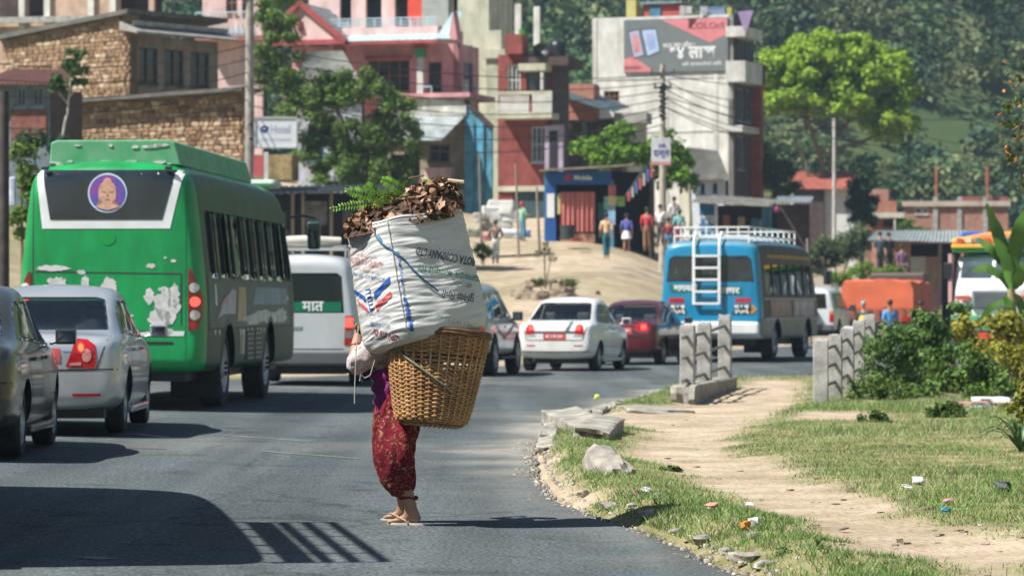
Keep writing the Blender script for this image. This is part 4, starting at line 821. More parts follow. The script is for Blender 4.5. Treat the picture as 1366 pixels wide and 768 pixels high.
def sec(y, w, z0, zb, rw, zr, crown=.03):
    return (y, [(0, z0), (.82 * w, z0), (.97 * w, z0 + .10), (w, z0 + .5 * (zb - z0)), (.985 * w, zb - .06), (.945 * w, zb + .005),
                (rw + (.94 * w - rw) * .16, zb + (zr - zb) * .86), (rw * .88, zr - .012), (0, zr + crown)])
def seat_block(root, xs, y, z0, zt, m):
    for x in xs:
        mb = MB(); mb.box((x, y, (z0 + zt - .2) / 2), (.46, .12, zt - .2 - z0)); 
        mb.bar((x - .06, y, zt - .22), (x - .06, y, zt - .14), .012); mb.bar((x + .06, y, zt - .22), (x + .06, y, zt - .14), .012)
        s_ = mb.build('seat', m, root, bevel=.04, seg=3)
        MB().box((x, y, zt - .08), (.27, .09, .17)).build('headrest', m, s_, bevel=.04, seg=3)
def mirror_part(root, x, y, z, m, w=.2, h=.15):
    s = 1 if x > 0 else -1
    mb = MB(); mb.box((x + s * w * .55, y, z + h * .4), (w, .1, h)); mb.bar((x - s * .05, y + .03, z - .01), (x + s * .08, y + .02, z + .03), .05, .03)
    o = mb.build('side_mirror', m, root, bevel=.045, seg=4)
    MB().box((x + s * w * .55, y - .055, z + h * .4), (w * .72, .008, h * .66)).build('mirror_glass', MIRROR, o)

def sedan(name, label, body_mat, loc, rz, variant='silver', group=None, sub=3):
    root = thing(name, label, 'car', loc, rz, group)
    if variant == 'white':      # short raised boot
        st = [sec(-1.98, .62, .44, .80, .48, .84), sec(-1.95, .76, .32, .95, .60, 1.00), sec(-1.82, .82, .25, .99, .64, 1.05), sec(-1.42, .84, .22, .98, .66, 1.05),
              sec(-.83, .845, .2, .97, .61, 1.51), sec(-.2, .845, .2, .95, .63, 1.57), sec(.35, .845, .2, .94, .61, 1.54), sec(1.12, .84, .2, .94, .63, 1.03), sec(1.68, .82, .22, .86, .58, .92), sec(1.95, .76, .27, .72, .5, .75), sec(2.08, .60, .36, .60, .4, .62)]
        rear = -1.95; ax_ = (-1.22, 1.27); wr = .30; zt = 1.47
    else:
        st = [sec(-2.20, .62, .40, .78, .5, .81), sec(-2.17, .78, .29, .93, .60, .97), sec(-2.02, .835, .24, .955, .66, 1.015), sec(-1.52, .85, .2, .95, .68, 1.015),
              sec(-.84, .855, .2, .94, .63, 1.455), sec(-.25, .855, .2, .93, .65, 1.515), sec(.30, .855, .2, .92, .63, 1.49), sec(1.12, .85, .2, .92, .66, 1.0), sec(1.75, .82, .22, .84, .6, .90), sec(2.07, .76, .27, .70, .5, .73), sec(2.2, .60, .36, .58, .4, .60)]
        rear = -2.17; ax_ = (-1.25, 1.35); wr = .31; zt = 1.41
    me0 = loft(st, 9, sub)
    zb = .965 if variant != 'white' else .99
    T = zt - 1.41
    y0 = -1.02 if variant == 'white' else -1.10
    rearw = [(-.655, zb + .085), (.655, zb + .085), (.555, 1.36 + T), (.47, 1.385 + T), (-.47, 1.385 + T), (-.555, 1.36 + T)]
    front = [(-.62, zb + .04), (.62, zb + .04), (.52, 1.36 + T), (-.52, 1.36 + T)]
    rdoor = [(y0 - .22, zb + .05), (-.06, zb + .0), (-.06, 1.345 + T), (y0 + .36, 1.345 + T), (y0 + .05, 1.20 + T * .6)]
    fdoor = [(0.0, zb), (.92, zb - .01), (.45, 1.28 + T), (.25, 1.33 + T), (0.0, 1.345 + T)]
    me = arches(me0.copy(), ax_, wr + .055, wr + .01, .50, 1.1)
    for pl, a, lo, hi in ((rearw, 'y', -1.75, -.55), (front, 'y', .2, 1.3), (rdoor, 'x', .4, 1), (fdoor, 'x', .4, 1), (rdoor, 'x', -1, -.4), (fdoor, 'x', -1, -.4)): cut_hole(me, pl, a, lo, hi)
    setmats(me, [body_mat, BLACK]); shade(me, 35); link('body', me, None, root)
    for nm, pl, a, lo, hi in (('rear_window', rearw, 'y', -1.75, -.55), ('windscreen', front, 'y', .2, 1.3), ('side_window', rdoor, 'x', .4, 1), ('side_window', fdoor, 'x', .4, 1), ('side_window', rdoor, 'x', -1, -.4), ('side_window', fdoor, 'x', -1, -.4)):
        pane_from(me0, pl, a, lo, hi, -.008, nm, GLASS, root, rim=.022)
    MB().span((-.74, -1.45, .30), (.74, 1.05, .86)).span((-.70, -1.62, .86), (.70, -1.0, .90)).build('interior', DARKM, root)
    seat_block(root, (-.37, .37), -.02, .86, 1.30 + T, mat('seat_fabric', (.09, .09, .10), .8, var=.3))
    seat_block(root, (-.37, .37), -.80, .86, 1.17 + T, MATS['seat_fabric'])
    # lamps, seams and trim lie on the body's own surface
    rc = caster(me0, (0, rear, 0), (1, 0, 0), (0, 0, 1), (0, 1, 0), .007); ln = caster(me0, (0, rear, 0), (1, 0, 0), (0, 0, 1), (0, 1, 0), .004)
    lnb = caster(me, (0, rear, 0), (1, 0, 0), (0, 0, 1), (0, 1, 0), .004)
    SEAM = mat('panel_gap', (.03, .03, .032), .8)
    for s in (-1, 1):
        if variant == 'silver':
            k = .80
            dl = caster(me0, (0, rear, 0), (s * .90, -.42, 0), (0, 0, 1), (-s * .42, .90, 0), .008)
            dl2 = caster(me0, (0, rear, 0), (s * .90, -.42, 0), (0, 0, 1), (-s * .42, .90, 0), .014)
            lamp = decal('tail_lamp', *poly2([(.40, .685), (.52, .905), (.60, .965), (.74, .955), (.83, .90), (.835, .74), (.80, .67)]), dl, TAIL, root, .05)
            decal('lit_lens', *poly2(ellipse(.625, .875, .062, .062)), dl2, mat('lens_ring', (.7, .03, .02), .15, coat=.8), lamp, .03)
            dl3 = caster(me0, (0, rear, 0), (s * .90, -.42, 0), (0, 0, 1), (-s * .42, .90, 0), .018)
            decal('lit_lens', *poly2(ellipse(.625, .875, .038, .038)), dl3, lampmat('brake_glow', (1, .16, .05), .9), lamp, .03)
            decal('clear_lens', *poly2(ellipse(.70, .80, .068, .066)), dl2, mat('clear_pink', (.72, .30, .26), .12, .2, .2, 20, coat=.8), lamp, .03)
            decal('clear_lens', *poly2([(.45, .70), (.46, .725), (.62, .735), (.62, .70)]), dl2, MATS['clear_pink'], lamp, .03)
            decal('reflector', *poly2([(s * .36, .395), (s * .64, .395), (s * .64, .42), (s * .36, .42)]), ln, TAIL, root, .06)
        elif variant == 'white':
            dl = caster(me0, (0, rear, 0), (s * .93, -.36, 0), (0, 0, 1), (-s * .36, .93, 0), .008)
            lamp = decal('tail_lamp', *poly2([(.52, .79), (.58, .96), (.66, .995), (.76, .97), (.79, .80), (.75, .77)]), dl, TAIL, root, .05)
            decal('lit_lens', *poly2([(.57, .87), (.60, .955), (.69, .96), (.70, .87)]), caster(me0, (0, rear, 0), (s * .93, -.36, 0), (0, 0, 1), (-s * .36, .93, 0), .014), TAILON, lamp, .04)
            decal('clear_lens', *poly2([(.50, .745), (.51, .785), (.77, .765), (.74, .735)]), dl, CLEAR, lamp, .04)
            decal('reflector', *poly2([(s * .42, .53), (s * .60, .53), (s * .60, .555), (s * .42, .555)]), ln, TAIL, root, .06)
        else:
            dl = caster(me0, (0, rear, 0), (s * .93, -.36, 0), (0, 0, 1), (-s * .36, .93, 0), .008)
            lamp = decal('tail_lamp', *poly2([(.40, .79), (.42, .93), (.60, .985), (.76, .965), (.84, .84), (.80, .76), (.62, .75)]), dl, TAIL, root, .05)
            decal('lit_lens', *poly2([(.58, .83), (.59, .93), (.72, .93), (.74, .83)]), caster(me0, (0, rear, 0), (s * .93, -.36, 0), (0, 0, 1), (-s * .36, .93, 0), .014), TAILON, lamp, .04)
        sd = caster(me, (0, 0, 0), (0, 1, 0), (0, 0, 1), (-s, 0, 0), .003)
        for ly in ((-.03, .27, zb - .02), (.93, .27, zb - .05)):
            decal('door_seam', *ribbon([(ly[0], ly[1]), (ly[0] + .01, ly[2])], .012), sd, SEAM, root, .1)
        decal('door_seam', *ribbon([(-.72, .30), (-.80, .50), (-1.02, .78), (-1.06, zb - .02)], .012), sd, SEAM, root, .1)
        for hy in (-.80, .10):
            MB().box((s * .858, hy + .06, zb - .12), (.035, .17, .035)).build('door_handle', body_mat if variant != 'white' else CHROME, root, bevel=.012)
        mirror_part(root, s * .86, .83, zb + .0, body_mat, .19, .14)
        MB().span((s * .70, -.85, .19), (s * .845, .95, .26)).build('side_sill', body_mat, root, bevel=.02)
    decal('boot_seam', *ribbon([(-.70, zb - .01), (-.60, .66), (-.48, .655), (.48, .655), (.60, .66), (.70, zb - .01)], .013), ln, SEAM, root, .08)
    decal('bumper_seam', *ribbon([(-.80, .66), (-.62, .662), (-.48, .655), (.48, .655), (.62, .662), (.80, .66)] if variant != 'white' else [(-.80, .42), (0, .41), (.80, .42)], .014 if variant != 'white' else .022), ln, SEAM if variant != 'white' else BLACK, root, .08)
    pz = .735 if variant == 'white' else .80; npl = decal('number_plate', *poly2([(-.24, pz - .07), (.24, pz - .07), (.24, pz + .07), (-.24, pz + .07)]), rc, mat('red_plate', (.55, .08, .07), .5), root, .08); V, Fc = text_mesh('बा २ च १४७', .085, .003); decal('plate_lettering', [(x, y + pz) for x, y in V], Fc, caster(me0, (0, rear, 0), (1, 0, 0), (0, 0, 1), (0, 1, 0), .012), WHITEP, npl, .08)
    if variant == 'white':
        decal('chrome_strip', *poly2([(-.42, .80), (.42, .80), (.44, .845), (-.44, .845)]), ln, CHROME, root, .06)
        dk = caster(me0, (0, -1.7, 0), (1, 0, 0), (0, 1, 0), (0, 0, -1), .006)
        decal('boot_stripe', *poly2([(.22, .84), (.30, .84), (.40, 1.02), (.32, 1.06)]), lnb, mat('grey_stripe', (.12, .14, .14), .4), root, .04)
    else:
        decal('badge', *poly2([(.26, .83), (.36, .83), (.36, .845), (.26, .845)]), ln, CHROME, root, .06)
    MB().tube([(-.45, rear + .22, .24), (-.45, rear + .02, .24)], .03, 10).build('exhaust_pipe', CHROME, root, sm=True)
    MB().span((-.66, rear + .12, .17), (.66, rear + .4, .27)).span((-.6, -1.2, .16), (.6, 1.3, .22)).build('underbody', BLACK, root)
    add_wheels(root, [(s * .705, y, wr) for y in ax_ for s in (-1, 1)], wheel_meshes(wr, .2, 5 if variant != 'dark' else 9))
    return root, me0

silver, _m = sedan('silver_sedan', 'silver sedan with big red lit tail lamps beside the green bus rear', paint('silver_paint', (.50, .53, .55), .45, .3), (-4.78, 36.55, .105), R(1.0), 'silver')
MB().span((-.95, -1.55, .93), (-.35, -1.2, .97)).box((-.62, -1.42, 1.03), (.5, .3, .14)).build('parcel_bag', mat('tissue_white', (.7, .72, .72), .7), silver, bevel=.05, seg=3)
dark, _m = sedan('grey_sedan', 'dark bronze grey sedan with its rear cut by the frame, behind the silver sedan', paint('bronze_paint', (.075, .072, .06), .5, .25), (-5.06, 31.0, .095), R(1.6), 'dark')
white, _m = sedan('white_sedan', 'white compact sedan with short boot and grey stripe behind the maroon sedan', paint('pearl_white', (.80, .79, .75), 0, .3), (1.35, 74.1, .0), R(-13.5), 'white', sub=2)
maroon, _m = sedan('maroon_sedan', 'dark maroon sedan with lit tail lamps between the white sedan and the blue bus', paint('maroon_paint', (.105, .012, .018), .25, .25), (3.07, 81.6, .0), R(-14.5), 'dark', sub=2)

# ------------------------------------------------------------------ boxier bodies
def bsec(y, w, z0, zr, belt, tum=.10, crown=.05, taper=0.0):
    """bus / van section: slab sides leaning in above the belt"""
    return (y, [(0, z0), (w - .10, z0), (w - .015, z0 + .03), (w, z0 + .14), (w, belt), (w - .015, belt + .06), (w - tum * .72, zr - .30), (w - tum, zr - .14), (w - tum - .12, zr - .02), (w - tum - .35, zr + .02), (0, zr + crown)])

def van(root, body_mat):
    W = .93; st = [bsec(-2.42, .80, .52, 1.96, 1.05, .12), bsec(-2.40, .88, .40, 2.06, 1.05, .14), bsec(-2.28, W, .34, 2.14, 1.08, .15), bsec(-1.9, W + .01, .32, 2.17, 1.08, .15), bsec(.9, W + .01, .32, 2.17, 1.08, .15),
                   bsec(1.35, W, .32, 2.10, 1.05, .17), bsec(2.0, W - .02, .32, 1.42, 1.0, .2), bsec(2.3, .86, .36, 1.1, .92, .1), bsec(2.4, .74, .44, .98, .85, .1)]
    me0 = loft(st, 11, 2); me = arches(me0.copy(), (-1.45, 1.45), .40, .35, .5, 1.2)
    rw = [(-.70, 1.22), (.70, 1.22), (.66, 1.82), (.58, 1.88), (-.58, 1.88), (-.66, 1.82)]
    sides = [[(-2.1, 1.22), (-1.1, 1.22), (-1.1, 1.80), (-2.05, 1.80)], [(-1.0, 1.22), (.2, 1.22), (.2, 1.80), (-1.0, 1.80)], [(.35, 1.2), (1.35, 1.18), (1.05, 1.78), (.35, 1.80)]]
    cut_hole(me, rw, 'y', -2.6, -2.0)
    for sd in sides:
        cut_hole(me, sd, 'x', .5, 1.2); cut_hole(me, sd, 'x', -1.2, -.5)
    fw = [(-.72, 1.15), (.72, 1.15), (.62, 1.95), (-.62, 1.95)]; cut_hole(me, fw, 'y', 1.2, 2.3)
    setmats(me, [body_mat, BLACK]); shade(me, 35); link('body', me, None, root)
    pane_from(me0, rw, 'y', -2.6, -2.0, -.01, 'rear_window', DGLASS, root, rim=.02); pane_from(me0, fw, 'y', 1.2, 2.3, -.01, 'windscreen', GLASS, root, rim=.02)
    for sd in sides:
        pane_from(me0, sd, 'x', .5, 1.2, -.01, 'side_window', DGLASS, root, rim=.02); pane_from(me0, sd, 'x', -1.2, -.5, -.01, 'side_window', DGLASS, root, rim=.02)
    MB().span((-.8, -2.2, .4), (.8, 1.6, 1.0)).build('interior', DARKM, root)
    rc = caster(me0, (0, -2.4, 0), (1, 0, 0), (0, 0, 1), (0, 1, 0), .008); r2 = caster(me0, (0, -2.4, 0), (1, 0, 0), (0, 0, 1), (0, 1, 0), .014); r3 = caster(me0, (0, -2.4, 0), (1, 0, 0), (0, 0, 1), (0, 1, 0), .005)
    strip = decal('window_banner', *poly2([(-.66, 1.24), (.66, 1.24), (.655, 1.40), (-.655, 1.40)]), rc, mat('green_banner', (.0, .16, .07), .5), root, .08)
    V, Fc = text_mesh('मात', .24, .006); decal('lettering', [(x + .18, y + 1.325) for x, y in V], Fc, r2, WHITEP, strip, .08); decal('lettering', *ribbon([(.27, 1.325), (.20, 1.27), (.19, 1.255)], .02), r2, WHITEP, strip, .08)
    for s in (-1, 1):
        lm = decal('tail_lamp', *poly2([(s * .70, .68), (s * .845, .68), (s * .85, 1.17), (s * .72, 1.17)]), rc, TAIL, root, .06)
        decal('lit_lens', *poly2([(s * .72, .98), (s * .84, .98), (s * .84, 1.14), (s * .735, 1.14)]), r2, TAILON, lm, .06)
        decal('clear_lens', *poly2([(s * .715, .80), (s * .838, .80), (s * .838, .92), (s * .72, .92)]), r2, mat('smoky_lens', (.25, .2, .2), .2), lm, .06)
    decal('tailgate_seam', *ribbon([(-.69, .62), (.69, .62)], .014), r3, MATS['panel_gap'], root, .08)
    decal('handle_recess', *poly2([(-.45, .93), (.0, .93), (.02, .99), (-.45, .99)]), r3, mat('grey_trim', (.22, .23, .24), .5), root, .06)
    MB().span((-.86, -2.50, .36), (.86, -2.36, .58)).build('rear_bumper', mat('bumper_grey', (.10, .10, .105), .6), root, bevel=.03)
    MB().span((-.7, -2.2, .2), (.7, 1.9, .34)).build('underbody', BLACK, root)
    rk = MB()
    for x in (-.7, .7): rk.bar((x, -2.1, 2.32), (x, 1.0, 2.32), .05); 
    for y in (-2.1, -1.3, -.5, .3, 1.0): rk.bar((-.7, y, 2.32), (.7, y, 2.32), .04); rk.bar((-.7, y, 2.14), (-.7, y, 2.32), .03); rk.bar((.7, y, 2.14), (.7, y, 2.32), .03)
    rk.build('roof_rack', mat('rack_grey', (.35, .36, .35), .5), root)
    add_wheels(root, [(s * .82, y, .34) for y in (-1.45, 1.45) for s in (-1, 1)], wheel_meshes(.34, .2, steel=True))
    mirror_part(root, .93, 1.5, 1.2, BLACK, .2, .26); mirror_part(root, -.93, 1.5, 1.2, BLACK, .2, .26)
vroot = thing('passenger_van', 'silver white passenger van with green lettered rear window ahead of the green bus', 'van', (-3.42, 59.6, .05), R(-1.5))
van(vroot, paint('van_silver', (.66, .68, .69), .2, .3))
MB().tube([(-.62, -2.05, 2.41), (.0, -2.12, 2.42), (.62, -2.05, 2.41)], [.07, .09, .07], 10).build('rolled_tarp', mat('tarp_cream', (.55, .52, .44), .8), vroot, sm=True)

def suv(root, body_mat, spare=False, low=True):
    st = [bsec(-2.2, .80, .55, 1.62, 1.0, .10), bsec(-2.18, .86, .46, 1.72, 1.0, .13), bsec(-2.05, .895, .42, 1.78, 1.04, .15), bsec(-.3, .90, .40, 1.84, 1.04, .16), bsec(.30, .90, .40, 1.82, 1.04, .17),
          (.98, [(0, .40), (.80, .40), (.885, .43), (.90, .54), (.90, 1.04), (.885, 1.08), (.82, 1.13), (.76, 1.15), (.62, 1.17), (.4, 1.19), (0, 1.2)]),
          (1.9, [(0, .42), (.76, .42), (.85, .46), (.87, .56), (.87, .95), (.855, 1.0), (.80, 1.05), (.74, 1.08), (.6, 1.10), (.4, 1.11), (0, 1.12)]),
          (2.2, [(0, .46), (.70, .46), (.79, .5), (.81, .58), (.81, .84), (.79, .88), (.74, .93), (.68, .96), (.56, .98), (.36, .99), (0, 1.0)])]
    me0 = loft(st, 11, 2); me = arches(me0.copy(), (-1.32, 1.38), .45, .40, .5, 1.2)
    rw = [(-.62, 1.14), (.62, 1.14), (.58, 1.62), (-.58, 1.62)]
    sides = [[(-1.98, 1.14), (-1.25, 1.14), (-1.25, 1.62), (-1.9, 1.62)], [(-1.15, 1.14), (-.30, 1.14), (-.30, 1.64), (-1.15, 1.64)], [(-.2, 1.14), (.80, 1.14), (.38, 1.62), (-.2, 1.64)]]
    cut_hole(me, rw, 'y', -2.5, -1.9); fw = [(-.66, 1.22), (.66, 1.22), (.58, 1.68), (-.58, 1.68)]; cut_hole(me, fw, 'y', .2, 1.1)
    for sd in sides: cut_hole(me, sd, 'x', .5, 1.2); cut_hole(me, sd, 'x', -1.2, -.5)
    setmats(me, [body_mat, BLACK]); shade(me, 35); link('body', me, None, root)
    pane_from(me0, rw, 'y', -2.5, -1.9, -.01, 'rear_window', GLASS, root, rim=.02); pane_from(me0, fw, 'y', .2, 1.1, -.01, 'windscreen', GLASS, root, rim=.02)
    for sd in sides:
        pane_from(me0, sd, 'x', .5, 1.2, -.01, 'side_window', GLASS, root, rim=.02); pane_from(me0, sd, 'x', -1.2, -.5, -.01, 'side_window', GLASS, root, rim=.02)
    MB().span((-.78, -2.0, .5), (.78, 1.0, 1.0)).build('interior', DARKM, root); seat_block(root, (-.37, .37), .1, 1.0, 1.58, MATS['seat_fabric'])
    rc = caster(me0, (0, -2.2, 0), (1, 0, 0), (0, 0, 1), (0, 1, 0), .008); r2 = caster(me0, (0, -2.2, 0), (1, 0, 0), (0, 0, 1), (0, 1, 0), .014)
    for s in (-1, 1):
        lm = decal('tail_lamp', *poly2([(s * .70, .72), (s * .84, .72), (s * .84, 1.06), (s * .70, 1.06)]), rc, TAIL, root, .06)
        decal('amber_lens', *poly2([(s * .71, .96), (s * .83, .96), (s * .83, 1.04), (s * .71, 1.04)]), r2, AMBER, lm, .06)
        sd = caster(me, (0, 0, 0), (0, 1, 0), (0, 0, 1), (-s, 0, 0), .004)
        for ly in (-1.2, -.25, .85): decal('door_seam', *ribbon([(ly, .46), (ly + .01, 1.10)], .014), sd, MATS['panel_gap'], root, .1)
        if not spare:
            decal('side_stripe', *poly2([(-1.0, .86), (-.2, .70), (.9, .98), (.9, 1.03), (-.15, .80), (-1.0, .93)]), sd, mat('stripe_brown', (.16, .08, .06), .4), root, .1)
            decal('side_stripe', *poly2([(.2, .78), (1.0, .96), (1.7, .90), (1.7, .95), (1.0, 1.03), (.2, .86)]), sd, mat('stripe_red', (.45, .1, .09), .4), root, .1)
        for hy in (-1.0, -.05): MB().box((s * .91, hy, .96), (.035, .17, .04)).build('door_handle', CHROME, root, bevel=.01)
        mirror_part(root, s * .90, .72, 1.10, BLACK, .20, .18)
        MB().span((s * .78, -.8, .33), (s * .97, .85, .38)).build('side_step', BLACK, root, bevel=.01)
    MB().span((-.82, -2.30, .44), (.82, -2.14, .64)).build('rear_bumper', MATS['bumper_grey'], root, bevel=.03)
    MB().span((-.7, -2.0, .28), (.7, 1.9, .42)).build('underbody', BLACK, root)
    wm = wheel_meshes(.39, .24, 6)
    add_wheels(root, [(s * .80, y, .39) for y in (-1.32, 1.38) for s in (-1, 1)], wm)
    if spare:
        w = bpy.data.objects.new('spare_wheel', None); C.objects.link(w); w.parent = root; w.location = (-.05, -2.36, .98); w.rotation_euler = (R(90), 0, 0)
        sm_ = wheel_meshes(.37, .24, steel=True); link('tyre', sm_[0], None, w); link('rim', sm_[1], None, w)
        rk = MB()
        for x in (-.6, .6): rk.bar((x, -1.9, 1.98), (x, .1, 1.98), .04)
        for y in (-1.9, -1.2, -.5, .1): rk.bar((-.6, y, 1.98), (.6, y, 1.98), .035); rk.bar((-.6, y, 1.8), (-.6, y, 1.98), .03); rk.bar((.6, y, 1.8), (.6, y, 1.98), .03)
        rk.build('roof_rack', MATS['rack_grey'], root)
sroot = thing('silver_pickup', 'silver off-road vehicle with red and brown side stripes beyond the porter', 'suv', (-1.0, 69.0, 0), R(-9.5)); suv(sroot, paint('suv_silver', (.42, .47, .50), .4, .3))
wroot = thing('white_suv', 'white off-road vehicle with spare wheel on its rear door ahead of the blue bus', 'suv', (9.9, 111.5, .12), R(-14)); suv(wroot, paint('suv_white', (.72, .75, .76), .1, .35), spare=True)

# ------------------------------------------------------------------ green bus
def green_bus():
    L, W = 9.3, 1.20
    root = thing('green_bus', 'green bus with round sticker on its rear window and peeling paint', 'bus', (-4.99, 42.75, .09), R(-3.6))
    gp = paint('bus_green', (.001, .315, .08), 0, .42, .16, .2, .34); side = mat('bus_side_green', (.010, .062, .034), .4, var=.35, vs=2.2, spec=.22)  # flank green is a darkened copy that paints in the shade
    def gs(y, w, z0, zr, tum=.2): return (y, [(0, z0), (w - .16, z0), (w - .03, z0 + .03), (w - .005, z0 + .16), (w, 1.35), (w - .03, 1.75), (w - tum * .62, zr - .45), (w - tum * .85, zr - .16), (w - tum - .14, zr - .03), (w - tum - .45, zr + .0), (0, zr + .05)])
    st = [gs(-.02, 1.0, .66, 2.92), gs(.0, 1.09, .56, 2.98), gs(.10, 1.165, .50, 3.06), gs(.35, W, .46, 3.10), gs(2.5, W, .46, 3.10), gs(6.5, W, .46, 3.10), gs(8.4, W, .46, 3.08), gs(9.05, W - .02, .46, 2.98, .26), gs(9.28, W - .12, .52, 2.80, .34), gs(9.33, W - .3, .62, 2.6, .4)]
    me0 = loft(st, 11, 3); me = arches(me0.copy(), (2.05, 6.05), .56, .52, .72, 1.6)
    wins = []; y = .62
    for k in range(9): wins.append([(y, 1.66), (y + .80, 1.66), (y + .80, 2.50), (y, 2.50)]); y += .90
    for p in wins: cut_hole(me, p, 'x', .6, 1.6); cut_hole(me, p, 'x', -1.6, -.6)
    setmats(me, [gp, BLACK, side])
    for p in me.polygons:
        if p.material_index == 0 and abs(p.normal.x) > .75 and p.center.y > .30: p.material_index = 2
    shade(me, 35); link('body', me, None, root)
    for i, p in enumerate(wins):
        for lo, hi in ((.6, 1.6), (-1.6, -.6)):
            pane_from(me0, p, 'x', lo, hi, -.03, 'side_window', DGLASS, root, rim=.03)
    for p in wins:
        for s in (-1, 1): MB().bar((s * 1.155, p[0][0] + .40, 1.66), (s * 1.065, p[0][0] + .40, 2.50), .03, .05).build('window_divider', BLACK, root)
    MB().span((-1.0, .4, .6), (1.0, 9.0, 1.55)).build('interior_floor', DARKM, root)
    for r_ in range(8):
        for x in (-.75, -.3, .3, .75): MB().box((x, 1.0 + r_ * .9, 1.9), (.40, .12, .75)).build('seat', mat('bus_seat', (.16, .05, .05), .8), root, bevel=.04)
    rc = caster(me0, (0, 0, 0), (1, 0, 0), (0, 0, 1), (0, 1, 0), .006); r2 = caster(me0, (0, 0, 0), (1, 0, 0), (0, 0, 1), (0, 1, 0), .012); r3 = caster(me0, (0, 0, 0), (1, 0, 0), (0, 0, 1), (0, 1, 0), .018); r4 = caster(me0, (0, 0, 0), (1, 0, 0), (0, 0, 1), (0, 1, 0), .022); r5 = caster(me0, (0, 0, 0), (1, 0, 0), (0, 0, 1), (0, 1, 0), .003)
    wf = decal('window_frame', *poly2([(-.92, 2.98), (-.84, 2.26), (.76, 2.26), (.93, 2.98), (.84, 2.98), (-.82, 2.98)]), rc, mat('frame_white', (.74, .75, .74), .5, var=.1), root, .08)
    rwn = decal('rear_window', *poly2([(-.84, 2.98), (-.74, 2.37), (.66, 2.37), (.83, 2.98)]), r2, mat('black_glazing', (.022, .03, .036), .08, var=.5, vs=1.2, coat=.5), root, .08)
    stk = decal('round_sticker', *poly2(ellipse(-.02, 2.70, .245, .245, 40)), r3, mat('sticker_rim', (.55, .68, .78), .5), rwn, .05)
    decal('sticker_field', *poly2(ellipse(-.02, 2.70, .225, .225, 40)), r4, mat('sticker_blue', (.05, .09, .42), .5, col2=(.30, .06, .30), vs=6), stk, .05)
    r6 = caster(me0, (0, 0, 0), (1, 0, 0), (0, 0, 1), (0, 1, 0), .026); r7 = caster(me0, (0, 0, 0), (1, 0, 0), (0, 0, 1), (0, 1, 0), .030)
    sk = mat('sticker_figure', (.62, .36, .25), .5, var=.25, vs=10); skd = mat('sticker_figure_shade', (.30, .14, .10), .5)
    decal('sticker_figure', *poly2([(-.17, 2.53), (-.02, 2.485), (.13, 2.53), (.05, 2.565), (.045, 2.59), (.07, 2.63), (.085, 2.60), (.092, 2.70), (.085, 2.77), (.06, 2.815), (.03, 2.84), (.025, 2.87), (-.02, 2.895), (-.065, 2.87), (-.07, 2.84), (-.10, 2.815), (-.125, 2.77), (-.132, 2.70), (-.125, 2.60), (-.11, 2.63), (-.085, 2.59), (-.09, 2.565)]), r6, sk, stk, .05)
    for q in ([(-.095, 2.715), (-.04, 2.705), (-.04, 2.715), (-.095, 2.725)], [(0, 2.705), (.055, 2.715), (.055, 2.725), (0, 2.715)], [(-.05, 2.615), (.01, 2.615), (.0, 2.628), (-.04, 2.628)], [(-.026, 2.65), (-.012, 2.65), (-.016, 2.70), (-.022, 2.70)]):
        decal('sticker_feature', *poly2(q), r7, skd, stk, .05)
    for s in (-1, 1):
        pol = [(s * .985, .98), (s * 1.10, 1.03), (s * 1.155, 1.20), (s * 1.15, 1.42), (s * 1.02, 1.76), (s * .985, 1.78)] if s > 0 else [(-.985, .98), (-1.10, 1.03), (-1.155, 1.20), (-1.15, 1.42), (-1.02, 1.72), (-.985, 1.74)]
        lm = decal('tail_lamp', *poly2(pol), r2, mat('lamp_maroon', (.20, .008, .012), .12, var=.3, vs=20, coat=.8), root, .05)
        for z, m_ in ((1.53, CLEAR), (1.355, TAILON), (1.19, CLEAR), (1.07, TAIL)):
            decal('round_lens', *poly2(ellipse(s * (1.06 if z < 1.5 else 1.05), z, .055, .06)), r3, m_, lm, .04)
    seam = MATS['panel_gap']
    decal('body_seam', *ribbon([(-.955, 3.0), (-.955, .62)], .012), r5, seam, root, .1); decal('body_seam', *ribbon([(.955, 3.0), (.955, .62)], .010), r5, mat('seam_green', (.002, .16, .04), .6), root, .1)
    decal('engine_hatch_seam', *ribbon([(-.93, 1.72), (-.9, 1.725), (.9, 1.70), (.9, 1.05)], .016), r5, seam, root, .1)
    decal('bumper_seam', *ribbon([(-1.1, .99), (.92, .99)], .012), r5, seam, root, .1)
    decal('bumper_stripe', *poly2([(.35, .93), (.93, .93), (.94, .99), (.60, 1.0), (.35, .97)]), rc, mat('stripe_pale', (.62, .66, .60), .5), root, .08)
    decal('filler_cap', *poly2(ellipse(-.02, 2.14, .10, .085)), rc, mat('bus_green_dull', (.004, .30, .055), .4), root, .06)
    decal('bumper_step', *poly2([(.45, .83), (.80, .83), (.80, .86), (.45, .86)]), rc, BLACK, root, .08)
    pm = mat('bare_primer', (.58, .57, .55), .8, var=.2, vs=12)
    spots = [(-.70, 1.77, .19, .035), (-.35, 1.72, .05, .03), (-.66, 1.56, .12, .10), (-.30, 1.55, .05, .13), (.0, 1.56, .09, .10), (.72, 1.30, .15, .20), (.62, 1.15, .13, .12), (.80, 1.42, .08, .15), (.50, 1.42, .06, .09), (.52, 1.80, .06, .03), (.80, 1.86, .03, .02), (.66, 1.51, .05, .025), (.70, .98, .10, .05), (.28, 1.18, .025, .015), (.70, 1.90, .02, .012)]
    for i, (x, z, a, b) in enumerate(spots): decal('peeled_paint', *poly2(ellipse(x, z, a, b, 26, .3 * i, .28, i)), rc, pm, root, .06)
    for x in (-.80, .74): MB().box((x, -.02, 3.01), (.09, .06, .04)).build('marker_lamp', BLACK, root, bevel=.01)
